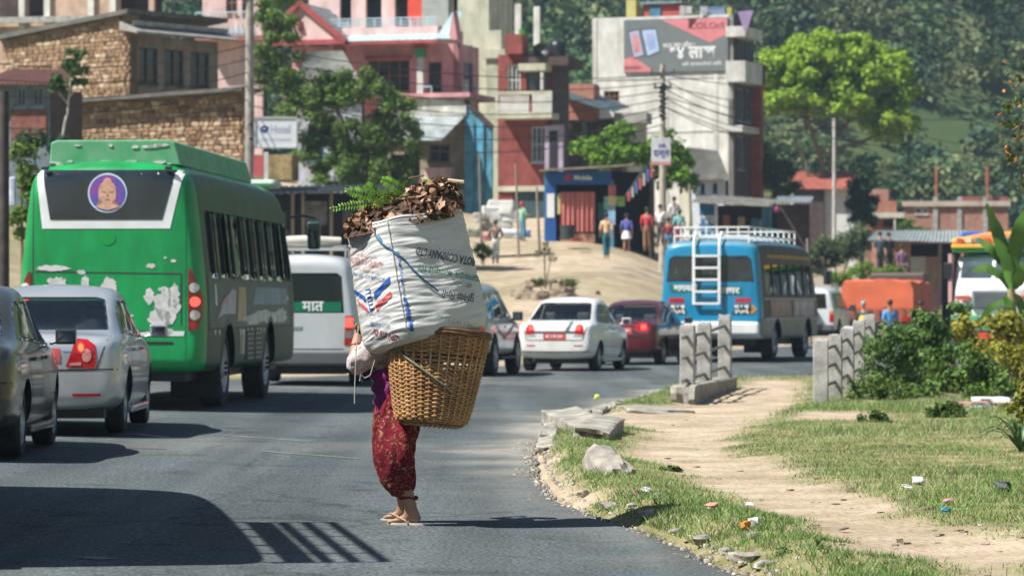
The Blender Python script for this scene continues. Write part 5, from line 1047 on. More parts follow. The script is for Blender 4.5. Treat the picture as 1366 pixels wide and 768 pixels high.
    # painted right and left flank
    art = mat('mural', (.02, .09, .10), .35, var=.3, vs=1.6, spec=.25, col2=(.02, .045, .035), detail=8)  # mural base colour with the flank's reflections painted in
    for s in (-1, 1):
        sc = caster(me, (0, 0, 0), (0, 1, 0), (0, 0, 1), (-s, 0, 0), .004); s2 = caster(me, (0, 0, 0), (0, 1, 0), (0, 0, 1), (-s, 0, 0), .008); s3 = caster(me, (0, 0, 0), (0, 1, 0), (0, 0, 1), (-s, 0, 0), .012)
        pan = decal('flank_panel', *poly2([(.42, 1.02), (8.2, 1.02), (8.2, 1.60), (.42, 1.60)]), sc, art, root, .25)
        decal('painted_wing', *poly2([(1.0, 1.14), (1.6, 1.36), (2.4, 1.53), (2.7, 1.50), (2.6, 1.2), (1.6, 1.2)]), s2, mat('mural_lilac', (.34, .30, .38), .3, var=.3), pan, .2)
        decal('painted_wing', *poly2([(1.05, 1.25), (1.5, 1.38), (1.9, 1.47), (1.7, 1.35)]), s3, mat('mural_pink', (.45, .12, .12), .3), pan, .2)
        decal('painted_band', *poly2([(2.75, 1.10), (3.6, 1.10), (3.6, 1.55), (2.9, 1.55)]), s2, mat('mural_ochre', (.32, .20, .05), .3, var=.4), pan, .2)
        decal('painted_stripe', *poly2([(.85, 1.32), (1.02, 1.30), (.98, 1.58), (.85, 1.58)]), s2, mat('mural_white', (.6, .62, .6), .3), pan, .2)
        for i, (cy, cz, ry, rz_) in enumerate([(4.3, 1.12, .9, .07), (5.2, 1.17, .9, .08), (6.2, 1.13, .8, .09), (7.2, 1.16, .7, .10), (7.6, 1.42, .5, .05)]):
            decal('painted_foam', *poly2(ellipse(cy, cz, ry, rz_, 26, 0, .25, 40 + i)), s2, mat('mural_foam', (.55, .60, .52), .35, var=.3, vs=5), pan, .2)
        decal('painted_sky', *poly2([(4.2, 1.32), (7.9, 1.32), (7.9, 1.55), (4.6, 1.55)]), sc if False else s2, mat('mural_blue', (.05, .17, .24), .3, var=.5, vs=2), pan, .2)
        decal('rub_rail', *ribbon([(.35, 1.62), (8.5, 1.62)], .05), s2, mat('rail_dark', (.10, .10, .10), .5), root, .3)
        decal('panel_seam', *ribbon([(.35, 1.015), (8.4, 1.015)], .025), s2, BLACK, root, .3)
        for i in range(14): 
            q = .8 + i * .42 + random.uniform(-.1, .1)
            if abs(q - 2.05) > .62 and abs(q - 6.05) > .62: decal('paint_drip', *poly2([(q, 1.0), (q + .16, 1.0), (q + .12, .93 - random.uniform(0, .05)), (q + .04, .94)]), sc, MATS['mural_foam'], pan, .2)
        for x_, w_, m_ in ((3.05, .22, MATS['mural_ochre']), (3.32, .14, MATS['mural_white'])): decal('painted_bar', *poly2([(x_, .66), (x_ + w_, .66), (x_ + w_, .98), (x_, .98)]), sc, m_, pan, .2)
        gr = MB()
        for c_ in range(2):
            for k in range(6): gr.box((s * 1.205, 3.95 + c_ * .78, .60 + k * .065), (.02, .62, .028))
        gr.build('side_grille', mat('louvre', (.20, .22, .22), .4, .4), root)
        decal('grille_recess', *poly2([(3.6, .56), (5.1, .56), (5.1, .97), (3.6, .97)]), sc, BLACK, root, .25)
        for y_ in (2.05, 6.05):
            ring = [(y_ + .60 * math.cos(a), .52 + .60 * math.sin(a)) for a in np.linspace(.05, math.pi - .05, 16)]
            decal('arch_trim', *ribbon(ring, .06), s2, mat('arch_grey', (.09, .11, .10), .5), root, .3)
    # roof pod, front dome
    pod = MB()
    prof = [(-.80, 3.05), (-.78, 3.34), (-.70, 3.37), (.70, 3.37), (.78, 3.34), (.86, 3.05)]
    pod.prism(prof, .22, 6.6, 'y'); pod.build('roof_pod', mat('pod_green', (.05, .30, .12), .55, var=.35, vs=4, col2=(.14, .36, .20)), root, bevel=.02)
    r_ = random.Random(3)
    for i in range(26):
        x = r_.uniform(-.74, .74); z = r_.choice([3.09, 3.10, 3.28, 3.30, 3.07]); MB().prism(ellipse(x, z, r_.uniform(.02, .09), r_.uniform(.007, .02), 9, 0, .3, i), .207, .219, 'y').build('peeled_paint', pm, root)
    MB().span((-1.0, 8.1, 3.04), (1.0, 8.85, 3.16)).build('front_dome', mat('dome_pale', (.42, .52, .46), .5), root, bevel=.06)
    # chassis, flaps, lamps, mirror
    MB().span((-.9, .35, .36), (.9, 8.9, .48)).span((-.55, .3, .30), (-.25, .9, .42)).build('chassis', BLACK, root)
    MB().tube([(.2, .5, .40), (.35, .1, .36)], .05, 10).build('exhaust_pipe', BLACK, root, sm=True)
    for s in (-1, 1): MB().box((s * .86, 1.32, .42), (.62, .02, .56)).build('mud_flap', mat('flap_rubber', (.03, .03, .03), .9), root)
    add_wheels(root, [(s * .99, y, .50) for y in (2.05, 6.05) for s in (-1, 1)], wheel_meshes(.50, .30, steel=True))
    mr = MB(); mr.tube([(1.02, 9.2, 2.62), (1.25, 9.5, 2.66), (1.42, 9.52, 2.62)], .02, 8); mr.build('mirror_arm', BLACK, root, sm=True)
    o = MB().box((1.40, 9.5, 2.36), (.20, .12, .42)).build('side_mirror', mat('mirror_shell', (.03, .09, .08), .3), root, bevel=.04); MB().box((1.40, 9.435, 2.36), (.16, .01, .36)).build('mirror_glass', MIRROR, o)
green_bus()

# ------------------------------------------------------------------ blue minibus with roof rack and ladder
def blue_bus(label, loc, rz):
    L, W = 7.4, 1.15
    root = thing('blue_bus', label, 'bus', loc, rz)
    bl = paint('bus_blue', (.005, .23, .42), 0, .32, .10); wh = paint('bus_white', (.74, .75, .73), 0, .35, .06)
    st = [bsec(-.01, 1.0, .62, 2.62, 1.3, .12), bsec(.01, 1.07, .56, 2.72, 1.3, .12), bsec(.12, 1.13, .50, 2.80, 1.3, .12), bsec(.4, W, .48, 2.84, 1.3, .12), bsec(3, W, .48, 2.86, 1.3, .12), bsec(6.3, W, .48, 2.84, 1.3, .12), bsec(6.95, W - .02, .48, 2.66, 1.3, .18), bsec(7.3, W - .1, .52, 2.2, 1.25, .25), bsec(7.38, W - .25, .6, 1.9, 1.2, .3)]
    me0 = loft(st, 11, 2); me = arches(me0.copy(), (1.75, 5.55), .52, .45, .62, 1.6)
    cut = [[(y, 1.52), (y + .85, 1.52), (y + .85, 2.30), (y, 2.30)] for y in (.55, 1.5, 2.45, 3.4, 4.35, 5.3)]
    rw = [(-.96, 1.85), (.96, 1.85), (.90, 2.38), (.80, 2.46), (-.80, 2.46), (-.90, 2.38)]
    cut_hole(me, rw, 'y', -.3, .3)
    for p in cut: cut_hole(me, p, 'x', .6, 1.6); cut_hole(me, p, 'x', -1.6, -.6)
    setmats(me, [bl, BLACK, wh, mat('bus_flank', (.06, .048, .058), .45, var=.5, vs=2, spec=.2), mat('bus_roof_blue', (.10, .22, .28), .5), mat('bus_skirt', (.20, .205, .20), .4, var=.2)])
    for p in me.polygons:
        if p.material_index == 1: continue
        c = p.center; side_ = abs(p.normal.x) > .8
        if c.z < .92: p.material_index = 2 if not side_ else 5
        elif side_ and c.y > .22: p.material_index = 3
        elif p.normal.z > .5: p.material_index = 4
    shade(me, 35); link('body', me, None, root)
    pane_from(me0, rw, 'y', -.3, .3, -.012, 'rear_window', glass('dusty_glass', (.42, .46, .46), .45, .12), root, rim=.035)
    for p in cut:
        for lo, hi in ((.6, 1.6), (-1.6, -.6)): pane_from(me0, p, 'x', lo, hi, -.02, 'side_window', DGLASS, root, rim=.03)
    MB().span((-1.0, .3, .6), (1.0, 7.0, 1.3)).build('interior_floor', DARKM, root)
    for r_ in range(5):
        for x in (-.7, .7): MB().box((x, 1.0 + r_ * 1.0, 1.65), (.75, .12, .8)).build('seat', MATS['bus_seat'], root, bevel=.04)
    rc = caster(me0, (0, 0, 0), (1, 0, 0), (0, 0, 1), (0, 1, 0), .006); r2 = caster(me0, (0, 0, 0), (1, 0, 0), (0, 0, 1), (0, 1, 0), .012); r3 = caster(me0, (0, 0, 0), (1, 0, 0), (0, 0, 1), (0, 1, 0), .018)
    for x0, x1 in ((-.82, -.26), (.16, .66)):
        z = 1.70 if x0 < 0 else 1.64
        bn = decal('name_banner', *poly2([(x0 - .05, z - .10), (x1 + .06, z - .10), (x1 + .03, z + .10), (x0 - .08, z + .10)]), rc, mat('banner_green', (.0, .14, .12), .5), root, .1)
        V, Fc = text_mesh('बागमती' if x0 < 0 else 'सागर', .20, .006); w = max(v[0] for v in V) - min(v[0] for v in V); k = (x1 - x0) * .95 / w
        decal('lettering', [(x * k + (x0 + x1) / 2, y + z) for x, y in V], Fc, r2, WHITEP, bn, .1)
    yl = mat('sticker_amber', (.55, .30, .08), .5)
    for s in (-1, 1):
        cx = -.74 if s < 0 else .72
        lm = decal('tail_lamp', *poly2([(cx - .17, 1.36), (cx + .17, 1.36), (cx + .17, 1.47), (cx - .17, 1.47)]), rc, TAIL, root, .08)
        bd = decal('sign_panel', *poly2([(cx - .24, 1.08), (cx + .24, 1.08), (cx + (.30 if s > 0 else .2), 1.20), (cx + .17, 1.32), (cx - .17, 1.32), (cx - (.30 if s < 0 else .2), 1.20)]), rc, BLACK, root, .08)
        decal('arrow', *poly2([(cx + s * .22, 1.10), (cx + s * .30, 1.20), (cx + s * .22, 1.31), (cx + s * .18, 1.31), (cx + s * .25, 1.20), (cx + s * .16, 1.10)]), r2, yl, bd, .08)
        for tx, z, sz in ((('बा ४ ख'), 1.265, .11), (('४५०६'), 1.15, .14)):
            V, Fc = text_mesh(tx, sz, .005); decal('plate_lettering', [(x + cx - s * .03, y + z) for x, y in V], Fc, r2, WHITEP, bd, .08)
        sc = caster(me, (0, 0, 0), (0, 1, 0), (0, 0, 1), (-s, 0, 0), .005); s2 = caster(me, (0, 0, 0), (0, 1, 0), (0, 0, 1), (-s, 0, 0), .010)
        fr = []
        for i in range(24): fr += [(.9 + i * .24, 2.40 + (.05 if i % 2 else .0))]
        for i in range(23, -1, -1): fr += [(.9 + i * .24, 2.50)]
        decal('window_fringe', *poly2(fr), s2, mat('fringe_gold', (.50, .27, .07), .7), root, .3)
        decal('painted_panel', *poly2([(1.0, 1.02), (3.4, 1.02), (3.4, 1.42), (1.0, 1.42)]), sc, mat('panel_maroon', (.20, .06, .09), .35, var=.6, vs=4), root, .3)
        decal('painted_panel', *poly2([(3.7, 1.02), (6.4, 1.02), (6.4, 1.42), (3.7, 1.42)]), sc, mat('panel_violet', (.24, .18, .26), .35, var=.6, vs=4), root, .3)
        decal('pale_stripe', *ribbon([(.3, .97), (6.8, .97)], .07), s2, mat('stripe_dusty', (.42, .36, .36), .5), root, .3)
        decal('pale_stripe', *ribbon([(.3, 1.45), (6.8, 1.45)], .04), s2, MATS['stripe_dusty'], root, .3)
        for i in range(11): decal('curtain_stripe', *poly2([(.7 + i * .52, 1.56), (.82 + i * .52, 1.56), (.80 + i * .52, 2.28), (.72 + i * .52, 2.28)]), s2, mat('curtain_%d' % (i % 3), [(.45, .45, .42), (.30, .10, .08), (.22, .26, .24)][i % 3], .7), root, .4)
    MB().span((-1.08, -.12, .60), (1.08, .05, .90)).build('rear_bumper', wh, root, bevel=.05)
    MB().span((-.85, .3, .34), (.85, 7.0, .5)).build('chassis', BLACK, root)
    for s in (-1, 1): MB().box((s * .8, 1.08, .42), (.55, .02, .5)).build('mud_flap', MATS['flap_rubber'], root)
    add_wheels(root, [(s * .95, y, .44) for y in (1.75, 5.55) for s in (-1, 1)], wheel_meshes(.44, .27, steel=True))
    ld = MB()
    for x in (-.34, .22): ld.bar((x, -.10, 1.32), (x, -.10, 2.70), .055); ld.tube([(x, -.10, 2.68), (x, -.02, 2.92), (x, .18, 3.02)], .028, 6)
    for z in (1.34, 1.62, 1.90, 2.18, 2.46): ld.bar((-.34, -.11, z), (.22, -.11, z), .05)
    for x in (-.34, .22): ld.bar((x, -.1, 1.34), (x, .04, 1.34), .03)
    ld.build('ladder', WHITEP, root)
    rk = MB(); z0, z1 = 2.94, 3.14
    for z in (z0, z1):
        for x in (-.82, .82): rk.bar((x, .15, z), (x, 5.6, z), .035)
        for y in (.15, 5.6): rk.bar((-.82, y, z), (.82, y, z), .035)
    n = 9
    for i in range(n):
        y = .15 + 5.45 * i / (n - 1)
        for x in (-.82, .82): rk.bar((x, y, 2.76), (x, y, z1), .03)
        rk.bar((-.82, y, z0), (.82, y, z0), .03)
    for i in range(8): x = -.82 + 1.64 * i / 7; rk.bar((x, .15, z0), (x, .15, z1), .03); rk.bar((x, .15, z0), (x, 5.6, z0), .025)
    rk.build('roof_rack', WHITEP, root)
    o = MB().box((1.34, 7.0, 2.0), (.18, .1, .36)).build('side_mirror', BLACK, root, bevel=.03); MB().box((1.34, 6.945, 2.0), (.15, .01, .31)).build('mirror_glass', MIRROR, o)
    MB().tube([(1.1, 7.0, 2.2), (1.34, 7.0, 2.2)], .02, 6).build('mirror_arm', BLACK, root)
    return root
bb = blue_bus('blue and white minibus with white ladder and roof rack ahead of the maroon sedan', (4.77, 83.0, .06), R(-15.8))
b2 = copy_tree(bb)
for c_ in list(b2.children):
    if c_.name.startswith(('roof_rack', 'side_mirror', 'mirror_arm')):
        for g_ in list(c_.children): bpy.data.objects.remove(g_)
        bpy.data.objects.remove(c_)
rk = MB()
for z in (3.0, 3.2, 3.4, 3.62):
    for x in (-.95, .95): rk.bar((x, .1, z), (x, 3.4, z), .045 if z > 3.1 else .1)
for y in (.1, .75, 1.4, 2.1, 2.75, 3.4):
    for x in (-.95, .95): rk.bar((x, y, 2.8), (x, y, 3.62), .035)
    rk.bar((-.95, y, 3.05), (.95, y, 3.05), .035)
rk.build('roof_rack', WHITEP, b2)
bb.scale = (1.12, 1.04, 1.02); b2.location = (-4.25, 17.5, .07); b2.rotation_euler = (0, 0, R(8))
b2['label'] = 'blue minibus with roof rack queued behind the dark bronze grey sedan'
# ================================================================== the porter, her basket and her load
D0 = 22.0
def W_(px, py, dd=0.0): return P(px, py, D0 + dd)
def pattern(name, stops, scale, rough=.85, bump=.2, dist=1.5):
    m = bpy.data.materials.new(name); m.use_nodes = True; nt = m.node_tree; N = nt.nodes; L = nt.links; b = N['Principled BSDF']; b.inputs['Roughness'].default_value = rough; b.inputs['Specular IOR Level'].default_value = .2
    tc = N.new('ShaderNodeTexCoord'); nz = N.new('ShaderNodeTexNoise'); nz.inputs['Scale'].default_value = scale; nz.inputs['Detail'].default_value = 2.5; nz.inputs['Distortion'].default_value = dist; L.new(tc.outputs['Object'], nz.inputs['Vector'])
    r = N.new('ShaderNodeValToRGB'); L.new(nz.outputs['Fac'], r.inputs[0]); e = r.color_ramp.elements
    for i, (p, c) in enumerate(stops):
        if i > 1: e.new(p)
        e[i].position = p; e[i].color = (*c, 1)
    L.new(r.outputs[0], b.inputs['Base Color'])
    n2 = N.new('ShaderNodeTexNoise'); n2.inputs['Scale'].default_value = 180; L.new(tc.outputs['Object'], n2.inputs['Vector']); bp = N.new('ShaderNodeBump'); bp.inputs['Strength'].default_value = bump; bp.inputs['Distance'].default_value = .004; L.new(n2.outputs['Fac'], bp.inputs['Height']); L.new(bp.outputs[0], b.inputs['Normal'])
    return m
foot0 = W_(540, 706)
por = thing('person', 'barefoot porter in red patterned trousers and flip-flops bent under a basket load', 'person', (foot0.x, foot0.y, 0)); PO = Vector(por.location)
def L_(px, py, dd=0.0): return W_(px, py, dd) - PO
def ruffle(me, amp, s, seed=0, stretch=(1, 1, .35)):
    me.update(); ns = [v.normal.copy() for v in me.vertices]
    for v, n in zip(me.vertices, ns):
        q = Vector((v.co.x * stretch[0], v.co.y * stretch[1], v.co.z * stretch[2])) * s + Vector((seed, seed * 2, 0))
        v.co += n * amp * (noise.noise(q) + .5 * noise.noise(q * 2.3))
# one continuous body: pelvis, spine, head, arms with fingers, legs with toes
BV, BE, BR = [], [], []
def bv(p, r, parent=None):
    BV.append(p); BR.append(r); i = len(BV) - 1
    if parent is not None: BE.append((parent, i))
    return i
pel = bv(L_(536, 520, .10), .13)
wst = bv(L_(526, 492, .12), .11, pel); chs = bv(L_(516, 466, .17), .125, wst); nk0 = bv(L_(514, 446, .24), .06, chs); nk1 = bv(L_(513, 436, .28), .05, nk0); hd0 = bv(L_(512, 424, .33), .078, nk1); hd1 = bv(L_(511, 411, .38), .085, hd0); hd2 = bv(L_(511, 402, .40), .06, hd1)
def arm(sh, el, wr, tips, thumb):
    s_ = bv(sh, .058, chs); e_ = bv(el, .048, s_); w_ = bv(wr, .031, e_); d = (wr - el).normalized(); pm = bv(wr + d * .045, (.038, .024), w_)
    for t in tips:
        k = bv(wr + d * .085 + (t[0] - wr) * .15, .011, pm); a = bv(t[0], .009, k); bv(t[1], .008, a)
    k = bv(wr + d * .03 + (thumb[0] - wr) * .35, .012, pm); bv(thumb[1], .009, k)
hand = L_(477, 449, .10)
arm(L_(494, 466, .02), L_(469, 493, -.06), hand, [(L_(473.0, 437 + k * .2, .085 + k * .018), L_(476.5 + k * .3, 431.5 + k * .8, .07 + k * .02)) for k in range(4)], (L_(480, 440, .05), L_(482, 434, .055)))
hand2 = L_(515, 446, .62)
arm(L_(532, 466, .32), L_(515, 494, .50), hand2, [(L_(510 + k, 437, .58 + .02 * k), L_(508 + k * 1.5, 432, .54 + k * .02)) for k in range(4)], (L_(517, 440, .56), L_(515, 434, .52)))
def leg(hp, kn, an, toe_dir, heel, spread):
    h = bv(hp, .085, pel); k = bv(kn, .058, h); c = bv(kn.lerp(an, .42), .05, k); a = bv(an, .033, c)
    up = Vector((0, 0, 1)); hl = bv(heel, (.030, .024), a); ms = bv(an + toe_dir * .075 - up * (an.z - .045), (.034, .022), a); bl = bv(an + toe_dir * .13 - up * (an.z - .032), (.036, .014), ms)
    for q in range(5):
        o = (q - 2) * .0165; t = bv(an + toe_dir * (.165 - abs(q - spread) * .008) + Vector((-toe_dir.y, toe_dir.x, 0)) * o - up * (an.z - .027), .010 if q != spread else .012, bl)
td = Vector((-.93, .36, 0)).normalized()
an1 = L_(551, 694, .02); an1.z = .085; an2 = L_(541, 688, .42); an2.z = .085
leg(L_(541, 535, .02), L_(530, 606, -.06), an1, td, Vector((an1.x - td.x * .045, an1.y - td.y * .045, .035)), 4)
leg(L_(527, 535, .22), L_(520, 602, .26), an2, td, Vector((an2.x - td.x * .045, an2.y - td.y * .045, .035)), 0)
bme = skin(BV, BE, BR, 2, 0); link('body', bme, SKIN, por)
# flip-flops
for an in (an1, an2):
    n_ = Vector((-td.y, td.x, 0)); c_ = Vector((an.x, an.y, 0)) + td * .045
    ol = []
    for i in range(28):
        a = 2 * math.pi * i / 28; x = math.cos(a) * .132; w = .040 + .010 * math.cos(a); ol.append(c_ + td * x + n_ * math.sin(a) * w)
    mb = MB(); mb.prism([(p.x, p.y) for p in ol], .004, .022, 'z'); fl = mb.build('flip_flop', mat('sandal_foam', (.42, .36, .30), .8, var=.2, vs=20), por, bevel=.004)
    t0 = c_ + td * .085 + Vector((0, 0, .028)); sp = MB()
    for s in (-1, 1): sp.tube([t0, t0 - td * .035 + n_ * s * .028 + Vector((0, 0, .032)), t0 - td * .10 + n_ * s * .046 + Vector((0, 0, .012)), t0 - td * .11 + n_ * s * .046 - Vector((0, 0, .012))], .006, 6)
    sp.build('sandal_strap', mat('strap_tan', (.40, .28, .18), .7), fl, sm=True)
# clothes
TRO = pattern('trouser_print', [(.30, (.03, .006, .008)), (.40, (.11, .005, .012)), (.53, (.185, .007, .019)), (.59, (.06, .02, .014)), (.63, (.36, .24, .11)), (.67, (.18, .012, .022))], 30)
SHI = pattern('shirt_print', [(.30, (.16, .06, .08)), (.42, (.50, .42, .40)), (.58, (.56, .49, .47)), (.66, (.24, .12, .14))], 34)
tv = [L_(537, 500, .10), L_(538, 530, .10), L_(538, 545, .03), L_(533, 580, -.03), L_(529, 610, -.05), L_(536, 640, -.01), L_(545, 661, .015), L_(526, 545, .20), L_(520, 578, .26), L_(518, 608, .28), L_(527, 638, .33), L_(534, 656, .37)]
te = [(0, 1), (1, 2), (2, 3), (3, 4), (4, 5), (5, 6), (1, 7), (7, 8), (8, 9), (9, 10), (10, 11)]
tm = skin(tv, te, [.14, .175, .140, .145, .136, .116, .066, .135, .13, .122, .104, .060], 4, 1); ruffle(tm, .038, 9, 3, (1, 1, .20)); ruffle(tm, .008, 30, 8, (1, 1, .5)); link('trousers', tm, TRO, por)
for an, p_ in ((an1, tv[6]), (an2, tv[11])):
    mb = MB(); pts_ = [p_ + Vector((math.cos(a) * .056, math.sin(a) * .056, -.012 + .006 * math.sin(3 * a))) for a in np.linspace(0, 2 * math.pi, 17)]; mb.tube(pts_, .008, 8); mb.build('trouser_cuff', TRO, por, sm=True)
sv = [L_(530, 503, .12), L_(521, 482, .13), L_(514, 462, .17), L_(513, 450, .22), L_(497, 465, .04), L_(480, 481, -.03), L_(469, 494, -.06), L_(472.5, 474, .02), L_(530, 466, .31), L_(522, 482, .42), L_(515, 494, .50)]
smh = skin(sv, [(0, 1), (1, 2), (2, 3), (2, 4), (4, 5), (5, 6), (6, 7), (2, 8), (8, 9), (9, 10)], [.125, .13, .14, .08, .088, .088, .082, .054, .075, .066, .056], 3, 1); ruffle(smh, .016, 16, 11, (1, 1, 1)); ruffle(smh, .006, 40, 5, (1, 1, 1)); link('shirt', smh, SHI, por)
sash = MB(); K = 40; cs = L_(528, 509, .12); rows = []
for j in range(15):
    t = j / 14; z = .11 - .26 * t
    rows.append([(cs.x + (.165 + .014 * math.sin(t * 19 + .6 * math.sin(2 * a)) + .012 * t) * math.cos(a) + .05 * t, cs.y + (.18 + .012 * math.sin(t * 19 + a)) * math.sin(a), cs.z + z + .05 * math.cos(a)) for a in np.linspace(0, 2 * math.pi, K, endpoint=False)])
sash.add([v for r_ in rows for v in r_], [(j * K + i, j * K + (i + 1) % K, (j + 1) * K + (i + 1) % K, (j + 1) * K + i) for j in range(14) for i in range(K)])
sash.build('waist_sash', mat('sash_magenta', (.20, .008, .12), .8, var=.3, vs=14), por, sm=True, angle=80)
# head: hair, ears, face
hc = (L_(511, 414, .36)); fw = Vector((-.62, .72, -.3)).normalized(); rt = fw.cross(Vector((0, 0, 1))).normalized(); upv = rt.cross(fw)
hr = MB(); Mh = Matrix.Translation(hc - fw * .022 + upv * .03) @ Matrix((rt, fw, upv)).transposed().to_4x4(); hr.lathe([(.001, -.06), (.07, -.055), (.098, -.01), (.098, .04), (.07, .085), (.001, .105)], 20, 0, Mh); hr.tube([hc - fw * .10, hc - fw * .135, hc - fw * .16], [.045, .05, .02], 10); hr.build('hair', HAIR, por, sm=True)
for s in (-1, 1):
    MB().lathe([(.001, -.011), (.009, -.006), (.011, 0), (.009, .006), (.001, .011)], 10, 0, Matrix.Translation(hc + fw * .082 + rt * s * .033 + upv * .0)).build('eye', mat('eye_white', (.6, .58, .55), .3), por, sm=True)
    MB().tube([hc + rt * s * .083 - upv * .02, hc + rt * s * .096 + upv * .01, hc + rt * s * .085 + upv * .03], [.01, .014, .008], 8).build('ear', SKIN, por, sm=True)
MB().tube([hc + fw * .085 + upv * .01, hc + fw * .105 - upv * .025, hc + fw * .088 - upv * .032], [.007, .014, .008], 8).build('nose', SKIN, por, sm=True)
MB().tube([hc + fw * .08 - upv * .056 - rt * .024, hc + fw * .090 - upv * .054, hc + fw * .08 - upv * .056 + rt * .024], [.004, .007, .004], 6).build('mouth', mat('lips', (.25, .09, .08), .5), por, sm=True)
# bangle
bg_ = [L_(473.5, 458, .055) + Vector((math.cos(a) * .034, math.sin(a) * .034, .008 * math.cos(a))) for a in np.linspace(0, 2 * math.pi, 15)]
tag(MB().tube(bg_, .004, 6).build('bangle', mat('bangle_red', (.35, .05, .04), .3), por, sm=True))

# ------------------------------------------------------------------ basket: stakes, woven strands, rim
BT, BB = W_(584, 446, -.20), W_(575, 568, -.20); BAX = (BT - BB); BH = BAX.length; q = Vector((0, 0, 1)).rotation_difference(BAX.normalized()); q = (Matrix.Rotation(R(-4), 3, 'X').to_quaternion() @ q)
bas = thing('carrying_basket', 'tall woven bamboo carrying basket on the porter\'s back', 'basket', BB); bas.rotation_mode = 'QUATERNION'; bas.rotation_quaternion = q
def br(t): return .212 + (.325 - .212) * (t ** .8) - .05 * max(0, 1 - t / .09) ** 2
NS = 34; CANE = mat('cane', (.54, .30, .12), .65, var=.32, vs=9, bump=.3, bs=60, col2=(.31, .15, .055)); CANE2 = mat('cane_stake', (.46, .29, .14), .65, var=.35, vs=7, bump=.3, bs=50)
skm = MB(); n = 12
pts_ = [(br(t) , 0, t * BH) for t in np.linspace(0.0, 1.02, n)]
for a_, b__ in zip(pts_, pts_[1:]): skm.bar(a_, b__, .010, .019)
skm = skm.mesh('stake'); skm.materials.append(CANE2)
for k in range(NS):
    o = link('stake', skm, None, bas); o.rotation_euler = (0, 0, 2 * math.pi * k / NS)
wv = MB(); r_ = random.Random(5); rowsN = 44
for j in range(rowsN):
    t = (j + .5) / rowsN; tk = .0060 * r_.uniform(.8, 1.25); ph = j % 2; M_ = NS * 4; pts_ = []
    open_band = .66 < t < .80
    if open_band and j % 2: continue
    for i in range(M_ + 1):
        a = 2 * math.pi * i / M_; s = math.cos(a * NS / 2 + math.pi * ph + 0) ; zz = t * BH + .004 * noise.noise(Vector((math.cos(a) * 3, math.sin(a) * 3, j * 1.7)))
        pts_.append(((br(t) + .0095 * s) * math.cos(a), (br(t) + .0095 * s) * math.sin(a), zz))
    wv.tube(pts_, tk, 5, caps=False)
tag(wv.build('woven_strands', CANE, bas, sm=True), kind='stuff')
rm = MB()
for dz, rr in ((.0, .015), (.02, .012)): rm.tube([((br(1) + .006) * math.cos(a), (br(1) + .006) * math.sin(a), BH + dz) for a in np.linspace(0, 2 * math.pi, 49)], rr, 8)
rm.build('rim', mat('cane_rim', (.14, .075, .035), .7, var=.4, vs=20), bas, sm=True)
MB().lathe([(.001, .012), (br(0) * .96, .012), (br(0) * 1.02, .03)], 32).build('base', CANE, bas)
sl = MB(); sl.tube([(math.cos(a) * br(.02) * 1.03, math.sin(a) * br(.02) * 1.03, .012) for a in np.linspace(0, 2 * math.pi, 33)], .008, 6); sl.build('base_ring', MATS['cane_rim'], bas, sm=True)
# carrying rope across the basket and over the forehead
def on_basket(a, t, off=.022): return bas.location + q @ Vector(((br(t) + off) * math.cos(a), (br(t) + off) * math.sin(a), t * BH))
rope = [W_(499, 436, .30), W_(497, 455, .10), W_(505, 466, -.12)]
rope += [on_basket(R(a), t) for a, t in zip(np.linspace(205, 296, 14), np.linspace(.88, .36, 14))]
tag(MB().tube(rope, .0075, 7).build('carrying_rope', mat('rope_green', (.20, .20, .13), .9, var=.4, vs=60), sm=True), 'thin green carrying rope slung around the bamboo basket', 'rope')
sb = MB(); hw = hc + PO
ar = [hw + fw * .096 * math.cos(a) + rt * .10 * math.sin(a) + upv * .045 for a in np.linspace(R(-115), R(115), 20)]
for a_, b__ in zip(ar, ar[1:]): sb.bar(a_, b__, .012, .05)
tag(sb.build('head_strap', mat('strap_grey', (.38, .37, .33), .9)), 'pale woven head strap around the porter\'s forehead', 'strap')
for i, (pth, lb) in enumerate([([(478, 434), (477, 450), (475, 470), (474, 500), (473, 520), (473, 538)], 'frayed grey cord hanging straight down from the porter\'s hand'), ([(500, 480), (494, 500), (487, 504), (481, 499), (480, 508)], 'looped pale cord hanging at the porter\'s waist')]):
    tag(MB().tube([W_(a, b, -.14) for a, b in pth], .0035, 6).build('loose_cord', mat('cord_grey', (.45, .42, .36), .9), sm=True), lb, 'cord')

